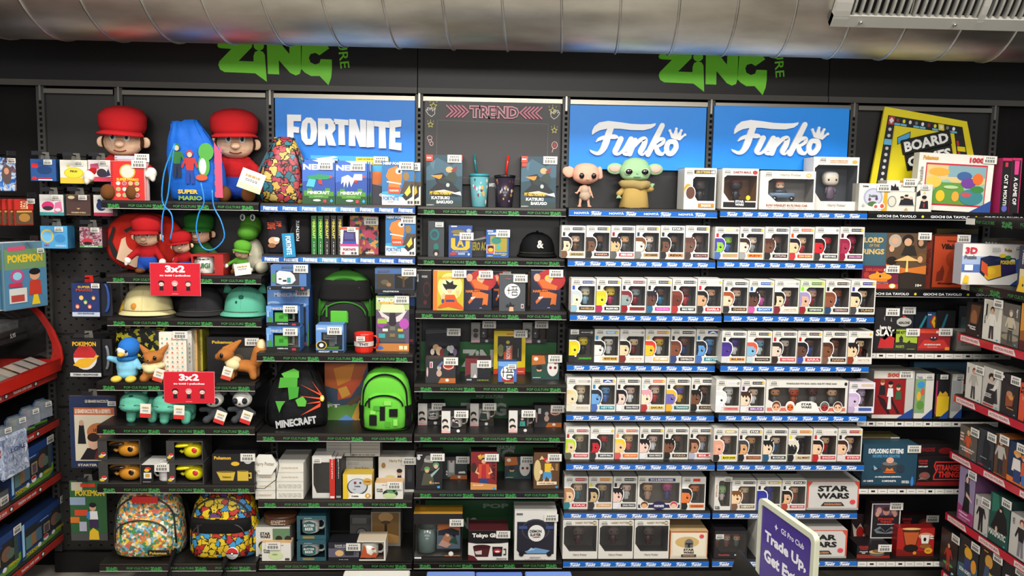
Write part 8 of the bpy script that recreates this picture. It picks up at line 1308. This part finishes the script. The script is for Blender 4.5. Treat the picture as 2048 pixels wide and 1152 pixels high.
# upper right shelf goods
z = RZS[5]
o, w, h = SB(1, z, 1962, 2046, 475, 'racing game box with white italics behind the white 3D puzzle box', '3a3f38', 'T .5 .86 .9 .1 b8b8b4 MARIOKART', '2a2c28', 'game_box', 'game box', st=None, group='boxes on the upper right run', inset=.2, dep=.1)
X, zt = WX(1978, z+SHH, -.5), z+SHH
Yp = -.52; X0, X1 = WX(1913, zt, Yp), WX(2030, zt, Yp); w = X1-X0; h = WZ(1970, 489, Yp)-zt
b = MB(); b.box(-w/2, w/2, 0, .07, 0, h, 'a8a8b0'); b.box(-w/2+.0003, w/2-.0003, -.0005, 0, .0003, h-.0003, 'd4d0ca')
art(b, w, h, -.0006, 'P 4a6aa8 0 .3 .3 .3 .3 .6 0 .6;P 9aaac8 .0 .5 .4 .5 .4 .7 0 .7;P 3a5aa0 .8 .3 1 .3 1 .7 .85 .6;P 1c2340 .3 .66 .45 .72 .88 .66 .9 .3 .45 .1 .3 .3;P d0a02a .45 .12 .66 .22 .64 .5 .42 .45 .38 .2;E .5 .34 .07 .08 d8b02a;P 2a2250 .66 .24 .88 .32 .88 .5 .64 .5;P c8502a .32 .35 .44 .2 .42 .5 .32 .6;P 1f3060 .5 .6 .65 .68 .62 .58;E .66 .72 .06 .05 d8b83a;E .75 .68 .05 .05 3a7a3a;E .83 .6 .04 .04 d0d0cc;T .75 .56 .24 .1 d8b83a POKEMON;T .14 .84 .2 .16 b8283a 3D;T .13 .68 .2 .09 55555a Puzzle;R .04 .35 .14 .14 ddd;P d8b02a .02 .04 .12 .04 .12 .2 .06 .24;T .74 .86 .12 .08 8a6a2a Poke;L .55 .86 .14 .12 999 4;P 24407a .8 0 1 0 1 .24')
o = b.obj('puzzle_box', None, ((X0+X1)/2, Yp, zt+.002), -.06); tag(o, 'white and blue 3D puzzle box picturing a yellow and purple storage box', 'puzzle', 'boxes on the upper right run'); sticker(o, w*.42, -.002, h*.9, 's'); o.location.x += .02
SB(1, z, 2032, 2075, 490, 'dark blue box with yellow creature corner at the right frame edge', '1c2238', 'R .1 .2 .6 .3 c8b88a;P d8b02a .0 .0 .6 .0 .5 .3 .2 .35;E .3 .15 .04 .03 222;V .3 .75 .2 .3 ccc PUZZLE', '141828', 'puzzle_box', 'puzzle', st=None, group='boxes on the upper right run', dep=.2)
z = RZS[6]
# ---------------------------------------------------------------- left run
LZS = (.167, .460, .710, .931)
sidefix(-1, LZS, -.06, -1.9, 'black side shelving run with card game goods at the left', 'side shelf with red lettered strip at the left, %s', lambda i: 'tcg', None)
CB = 'P 22407a 0 0 .9 0 1 .12 1 1 0 1;P 6a9a3a 0 .0 .3 .1 .6 .12 1 .3 1 .1 .9 0 0 0;R .06 .2 .84 .6 2a2e30;E .5 .74 .16 .06 1f3f80;L .5 .74 .2 .04 b8c8e0 1;R .08 .22 .14 .36 5a7a78;R .2 .24 .12 .34 8a6a4a;R .3 .24 .12 .36 4a6a80;R .46 .3 .14 .28 9a8a6a;R .48 .32 .1 .22 5a4a5a;E .72 .5 .1 .18 7a5a4a;E .8 .45 .08 .12 5a6a5a;R .86 .2 .08 .6 3a4a48;P 9ac8e8 0 .1 .05 .1 .05 1 0 1;E .5 .18 .06 .09 ddd;P b8282a .44 .18 .46 .24 .5 .27 .54 .24 .56 .18;T .2 .1 .26 .1 c8b02a POKEMON;T .84 .16 .2 .08 c8b02a POKEMON;E .35 .12 .04 .06 ddd;E .66 .16 .04 .06 ddd'
LG = dict(name='card_set_box', cat='card set box', group='large card set boxes')
SB(-1, LZS[1], 107, 22, 868, 'large windowed card set box, far one on the upper of two box shelves', '22407a', CB, '1c2c50', st=(.93, .93), dep=.06, inset=.02, **LG)
SB(-1, LZS[0], 133, 44, 985, 'large windowed card set box, far one on the lowest left shelf', '22407a', CB, '1c2c50', st=(.93, .93), dep=.06, inset=.02, **LG)
SB(-1, LZS[0], 43, -70, 1045, 'large windowed card set box cut by the left frame edge, lowest shelf', '22407a', CB, '1c2c50', st=(.93, .93), dep=.06, inset=.02, **LG)
SB(-1, LZS[1], 18, -60, 975, 'card set box with grey creature picture at the left frame edge', '55585c', 'E .6 .5 .3 .2 8a8a92;E .5 .55 .04 .04 111;R 0 0 1 .3 c8302a;R 0 .3 1 .1 c8b89a;P 6a9a3a 0 0 1 0 1 .06 0 .1', '3a3c44', st=(.85, .3), dep=.06, inset=.03, **LG)
for i, (p0, p1, yt, c) in enumerate(((91, 70, 792, '8a7a9a'), (66, 43, 806, 'c87a9a'), (40, 14, 824, 'b8a83a'), (10, -14, 846, '7a9a8a'))):
    X = LXF-.03; z0 = LZS[2]+SHH; a, c_ = YS(p0, z0, X), YS(p1, z0, X); d = ray(p0, yt); h = CZ+d.z*(X-CX)/d.x-z0; w = abs(a-c_)-.01
    e = empty('card_blister', ['farthest clear card blister with lilac figure, by the pegboard', 'clear card blister with pink figure, second from the pegboard', 'clear card blister with yellow figure, third from the pegboard', 'clear card blister cut by left frame edge, fourth from the pegboard'][i], 'blister pack', (X, (a+c_)/2, z0), PI/2-.25, 'standing card blisters')
    b = MB(); b.prism([(-w/2, 0), (w/2, 0), (w/2, h*.85), (w*.3, h), (-w*.3, h), (-w/2, h*.85)], .0, .001, '3a4f6a'); art(b, w, h, 0, 'R .25 .5 .5 .34 8a7a6a;R .32 .54 .36 .24 %s;E .5 .27 .26 .16 %s;P 6a9a3a .0 0 1 0 1 .08 0 .12;T .5 .9 .4 .05 c8b03a Pokemon'%(c, c)); b.obj('backing_card', e)
    b = MB(); b.prism([(-w*.42, .03), (w*.42, .03), (w*.42, h*.8), (w*.26, h*.94), (-w*.26, h*.94), (-w*.42, h*.8)], -.035, .034, 'dde4ea:q'); b.obj('blister', e); sticker(e, w*.1, -.036, h*.8, 's')
X = LXF; Yc = YS(20, LZS[2], X)
e = empty('foil_bag', 'silver blue foil bag lying over the left shelf edge', 'bag', (X+.01, YS(20, .76, X), LZS[2]-.01), PI/2-.1)
b = MB(); b.rbox(-.09, .09, -.012, .012, -.09, .09, 'N22:c8ccd8,6a7a9a,a8b0c0,4a5a7a,d8d8e0', .01); wob(b, 0, .01, 14, 3); b.obj('bag_body', e)
b = MB(); b.text('LORE', -.05, .02, .1, .02, -.024, '2a3a6a', 0, .02); b.obj('lettering', e)
# red bulk bin
z0 = LZS[3]+SHH+.001; ya, yb_ = -.055, -1.7
e = empty('card_bin', 'red framed clear curved bin of loose cards above the left shelves', 'bin', (LXF, (ya+yb_)/2, z0)); L = abs(ya-yb_)/2
prof = [(.02, .0), (.035, .05), (.03, .1), (.0, .18), (-.05, .26), (-.12, .33), (-.2, .36)]
pp = prof+[(-.3, .36), (-.3, .0)]; inn = [(a*.74-.035, .05+c*.76) for a, c in pp]
for s in (-1, 1):
    b = MB(); n = len(pp); v = [(a, s*L+yy, c) for yy in (-.005, .005) for q in (pp, inn) for a, c in q]
    f = []
    for i in range(n): j = (i+1) % n; f += [(i, j, n+j, n+i), (2*n+i, 2*n+j, 3*n+j, 3*n+i), (i, j, 2*n+j, 2*n+i), (n+i, n+j, 3*n+j, 3*n+i)]
    b.add(v, f, 'b02018:g'); b.obj('end_frame', e)
    b = MB(); t = tessellate_polygon([[Vector((a, c, 0)) for a, c in inn]]); b.add([(a, s*L, c) for a, c in inn], [tuple(q) for q in t], 'fff:w'); b.obj('end_pane', e)
b = MB(); v = []
for a, c in prof: v += [(a-.006, -L, c), (a-.006, L, c)]
b.add(v, [(2*i, 2*i+1, 2*i+3, 2*i+2) for i in range(1, len(prof)-1)], 'fff:w'); b.obj('clear_cover', e)
b = MB(); b.box(-.3, .024, -L+.005, L-.005, .001, .012, '8a1a14:g'); b.box(.015, .026, -L+.005, L-.005, 0, .055, 'b8241a:g'); b.box(-.3, -.12, -L+.005, L-.005, .17, .18, '5a1612:g'); b.box(-.3, -.295, -L+.005, L-.005, .012, .34, '4a1a18:m'); b.box(-.135, -.12, -L+.005, L-.005, .15, .2, '1c1b1c'); b.obj('tray', e)
rd = random.Random(4)
for i in range(9):
    y = L-.06-i*.085; x = -.06; z = .014
    b = MB(); b.box(-.055, .055, -.036, .036, 0, .006+.01*rd.random(), rd.choice(['8a8078', '6a6058', '9a948c'])+':g'); b.box(-.045, .045, -.03, .03, .016, .0165, rd.choice(['a8a098', '8a9a8a', 'b8a8a0'])+':g')
    o = b.obj('card_stack', None, (LXF+x, (ya+yb_)/2+y, z0+z)); o.rotation_euler = (0, .35, 0); o.location.z += .02
    tag(o, 'stack of clear sleeved cards in red framed bin, %s from its far end'%(O_+['eighth', 'ninth'])[i], 'cards', 'card stacks in the lower tray of red bin')
for i in range(9):
    y = L-.05-i*.08
    b = MB(); b.box(-.05, .05, -.033, .033, 0, .05, 'd8d8d8:q'); b.box(-.045, .045, -.03, .03, .002, .03, rd.choice(['5a5650', '4a4a50', '6a5a50']))
    o = b.obj('card_case', None, (LXF-.2, (ya+yb_)/2+y, z0+.182)); tag(o, 'small clear case of cards on upper tray of red bin, %s from far end'%(O_+['eighth', 'ninth'])[i], 'card case', 'card cases on the upper tray of red bin')
for j in range(6):
    pass
b = MB(); b.T = Matrix.Rotation(PI/2, 4, 'Z')
for j in range(8): b.text('5,95', L-.12-j*.16-.03, .165, .045, .022, .118, 'ddd', 0, .02)
b.obj('price_lettering', e)
# bags hanging above the bin, facing the aisle
def hang(p0, p1, y0, y1, X, lab, m, s, side='888', dep=.012, name='card_packet', cat='card packet', group='hanging card packets', rz=PI/2-.5, st=(.8, .92), k=0):
    Y = YS((p0+p1)/2, 1.5, X); zt = CZ+ray((p0+p1)/2, y0).z*(X-CX)/ray((p0+p1)/2, y0).x; zb = CZ+ray((p0+p1)/2, y1).z*(X-CX)/ray((p0+p1)/2, y1).x
    px_m = FPX/((Y-CY)); w = abs(p1-p0)/px_m/max(.3, abs(math.cos(rz-.33)))*.9; h = zt-zb
    e = empty(name, lab, cat, (X-.024*k, Y, zb), rz-.03*k, group); b = MB(); b.rbox(-w/2, w/2, 0, dep, 0, h, m, .002); art(b, w, h, -.0004, s); b.obj('packet', e)
    if k: return sticker(e, (st[0]-.5)*w, -.001, st[1]*h, 's') if st else None
    b = MB(); b.tube([(0, -.05, h+.012), (0, 0, h+.01), (0, .22, h+.01)], .0025, '2a2a2a:x', 6); b.rbox(-.02, .02, -.054, -.05, h+.008, h+.028, '1c1c1e:g', .001); b.obj('hook', e)
    if st: sticker(e, (st[0]-.5)*w, -.001, st[1]*h, 's')
hang(-5, 36, 316, 382, LXF-.06, 'blue glossy foil card packet hanging top left', 'N30:1a4a8a,3a7ac8,c8d0d8,1a3060,8a5a4a', 'E .6 .5 .2 .3 5a4a4a;E .6 .6 .1 .1 c88a6a')
for i in range(4):
    hang(36, 68, 398, 451, LXF-.02, ['red and brown card packet nearest the left frame edge', 'red and brown card packet second from the left edge', 'red and brown card packet third from the left edge', 'red and brown card packet nearest the pink earphone box'][i], '8a2a20:g', k=3-i, s='R 0 .6 1 .4 b82a22;R .05 .05 .9 .5 5a4430;E .5 .3 .3 .16 a8783a;W .5 .78 .4 .3 e0d0a0 LEGO;R .1 .5 .8 .06 c8a03a', st=(.85, .92) if i == 3 else None)
for i in range(4):
    hang(14, 86, 484, 618, LXF-.02, ['magazine in clear bag cut by the left frame edge', 'magazine in clear bag, second of the hanging stack', 'magazine in clear bag, third of the hanging stack', 'front magazine in clear bag with yellow lettering and cartoon boy'][i], 'c8ccd0:g' if i < 3 else '5a7a8a:g', k=3-i, s='R .03 .02 .94 .88 4a7a9a;R .03 .6 .94 .3 6a8a5a;T .5 .76 .8 .12 d8b82a POKEMON;R .1 .88 .4 .06 c84a6a;E .3 .5 .16 .1 b04a7a;E .3 .5 .1 .06 8ac0d0;E .7 .5 .12 .08 c89878;E .7 .55 .13 .05 1c1a1c;P b83a2a .55 .2 .85 .2 .82 .42 .58 .42;R .1 .1 .4 .22 c8c8c0;R .14 .12 .3 .1 a8403a;R .1 .34 .3 .06 b8304a;P d8b82a .6 .05 .8 .05 .75 .2 .65 .2', rz=PI/2-.35, name='magazine', cat='magazine', group='magazines hanging at the left', st=(.85, .86) if i == 3 else None)
# ---------------------------------------------------------------- foreground: card stand, black wedge, low boxes
d1 = 1.95
def at(px, py, t): v = ray(px, py); return Vector((CX, CY, CZ))+v*t
A, Bp = at(1521, 993, d1), at(1634, 1062, d1*.885)
Bp.z = A.z; dx, dy = Bp.x-A.x, Bp.y-A.y; w = math.hypot(dx, dy); rz = math.atan2(dy, dx)
h = .3; e = empty('sign_stand', 'purple card sign with white lettering in a cream rounded frame', 'sign', (A.x, A.y, A.z-h), rz)
def rr(x0, z0, x1, z1, r, n=6): return [(x1-r+r*math.cos(a), z1-r+r*math.sin(a)) for a in [PI/2*i/n for i in range(n+1)]]+[(x0+r+r*math.cos(a), z1-r+r*math.sin(a)) for a in [PI/2+PI/2*i/n for i in range(n+1)]]+[(x0+r+r*math.cos(a), z0+r+r*math.sin(a)) for a in [PI+PI/2*i/n for i in range(n+1)]]+[(x1-r+r*math.cos(a), z0+r+r*math.sin(a)) for a in [3*PI/2+PI/2*i/n for i in range(n+1)]]
b = MB(); b.prism(rr(0, 0, w, h, .014), 0, .008, 'c9cab0:g')
o_, i_ = rr(0, 0, w, h, .014), rr(.012, .012, w-.012, h-.012, .01); n = len(o_)
b.add([(a, -.004, c) for a, c in o_]+[(a, -.004, c) for a, c in i_]+[(a, .0, c) for a, c in o_]+[(a, -.0004, c) for a, c in i_], [(i, (i+1) % n, n+(i+1) % n, n+i) for i in range(n)]+[(i, (i+1) % n, 2*n+(i+1) % n, 2*n+i) for i in range(n)]+[(n+i, n+(i+1) % n, 3*n+(i+1) % n, 3*n+i) for i in range(n)], 'd0d1b8:g'); b.obj('frame', e)
b = MB(); b.prism(rr(.0125, .0125, w-.0125, h-.0125, .012), -.0008, 0, '46308c:g')
b.text('GS Pro Club', w*.42, h*.845, w*.4, .012, -.0012, 'e8e6f0', 0, .02)
b.prism([(w*.33, h*.885), (w*.345, h*.865), (w*.365, h*.86), (w*.345, h*.853), (w*.33, h*.835), (w*.318, h*.853), (w*.3, h*.86), (w*.318, h*.867)], -.0012, 0, 'e8e6f0')
b.text('Trade Up,', w*.13, h*.685, w*.74, .03, -.0012, 'f0eef4', 0, .045); b.text('Get Extra', w*.13, h*.555, w*.74, .028, -.0012, 'f0eef4', 0, .045); b.text('40%', w*.2, h*.25, w*.55, .06, -.0012, 'f0eef4', 0, .045) if 0 else b.prism([(w*.25, h*.2), (w*.5, h*.2), (w*.44, h*.44), (w*.4, h*.44)], -.0012, 0, 'f0eef4')
b.obj('purple_card', e)
b = MB(); b.box(w/2-.012, w/2+.012, .001, .013, -(A.z-h)+.02, .0, 'b9bab0:x'); b.obj('pole', e)
b = MB(); b.loft([(w/2, .007, -(A.z-h), .14, .14, 2), (w/2, .007, -(A.z-h)+.015, .13, .13, 2), (w/2, .007, -(A.z-h)+.022, .03, .03, 2)], '3a3a3c:g', 28); b.obj('base', e)
# black folded flap in front
t = 1.7; a, c, g_ = at(1476, 1098, t), at(1520, 1160, t*.93), at(1446, 1190, t*1.02)
b = MB(); o0 = a; q = [Vector((0, 0, 0)), c-a, at(1530, 1400, t*.93)-a, at(1430, 1400, t*1.02)-a, g_-a]; nn = (q[1].cross(q[4])).normalized()*.006
v = [tuple(p) for p in q]+[tuple(p+nn) for p in q]; b.add(v, [(0, 1, 2, 3, 4), (9, 8, 7, 6, 5)]+[(i, (i+1) % 5, (i+1) % 5+5, i+5) for i in range(5)], '121213:g')
o = b.obj('display_top', None, tuple(a))
fz = -a.z; b = MB(); b.box(-.05, .05, -.03, .03, fz, -.2, '121213'); o2 = b.obj('stand_leg', o); tag(o, 'black pointed stand top poking up left of the purple sign', 'stand')
# low display in front of the shelves, only its goods' tops are seen
zc = .1
b = MB(); b.box(-.95, .95, -.2, .2, 0, .06, '1a191a'); o = b.obj('floor_plinth', None, (1.75, -.75, 0)); tag(o, 'low black plinth on the floor before the middle shelves', 'plinth')
for x0, x1, yt, c, lab in ((678, 815, 1149, 'd0ccc2', 'flat white box with coloured edge at the bottom frame edge'), (850, 950, 1151, '6a86c8', 'pale blue box top at bottom edge, left one'), (952, 1048, 1152, '5a7ac8', 'pale blue box top at bottom edge, middle one'), (1054, 1150, 1151, '6a8ad0', 'pale blue box top at bottom edge, right one')):
    Y = -.9; z1 = WZ((x0+x1)/2, yt, Y+.1); X0, X1 = WX(x0, z1, Y), WX(x1, z1, Y); w = X1-X0
    b = MB(); b.rbox(-w/2, w/2, 0, .14, 0, z1-.061, c, .004); art(b, w, z1-.061, -.0004, 'R .05 .8 .9 .1 c8c8d0' if c[0] != 'd' else 'R .1 .7 .2 .15 c8903a;R .3 .7 .2 .15 5a9ac8;R .5 .7 .2 .15 8a5aa8')
    o = b.obj('flat_box', None, ((X0+X1)/2, Y, .0605)); tag(o, lab, 'box', 'low boxes at the bottom edge')
    if c[0] == 'd': sticker(o, w*.3, -.001, z1-.09)
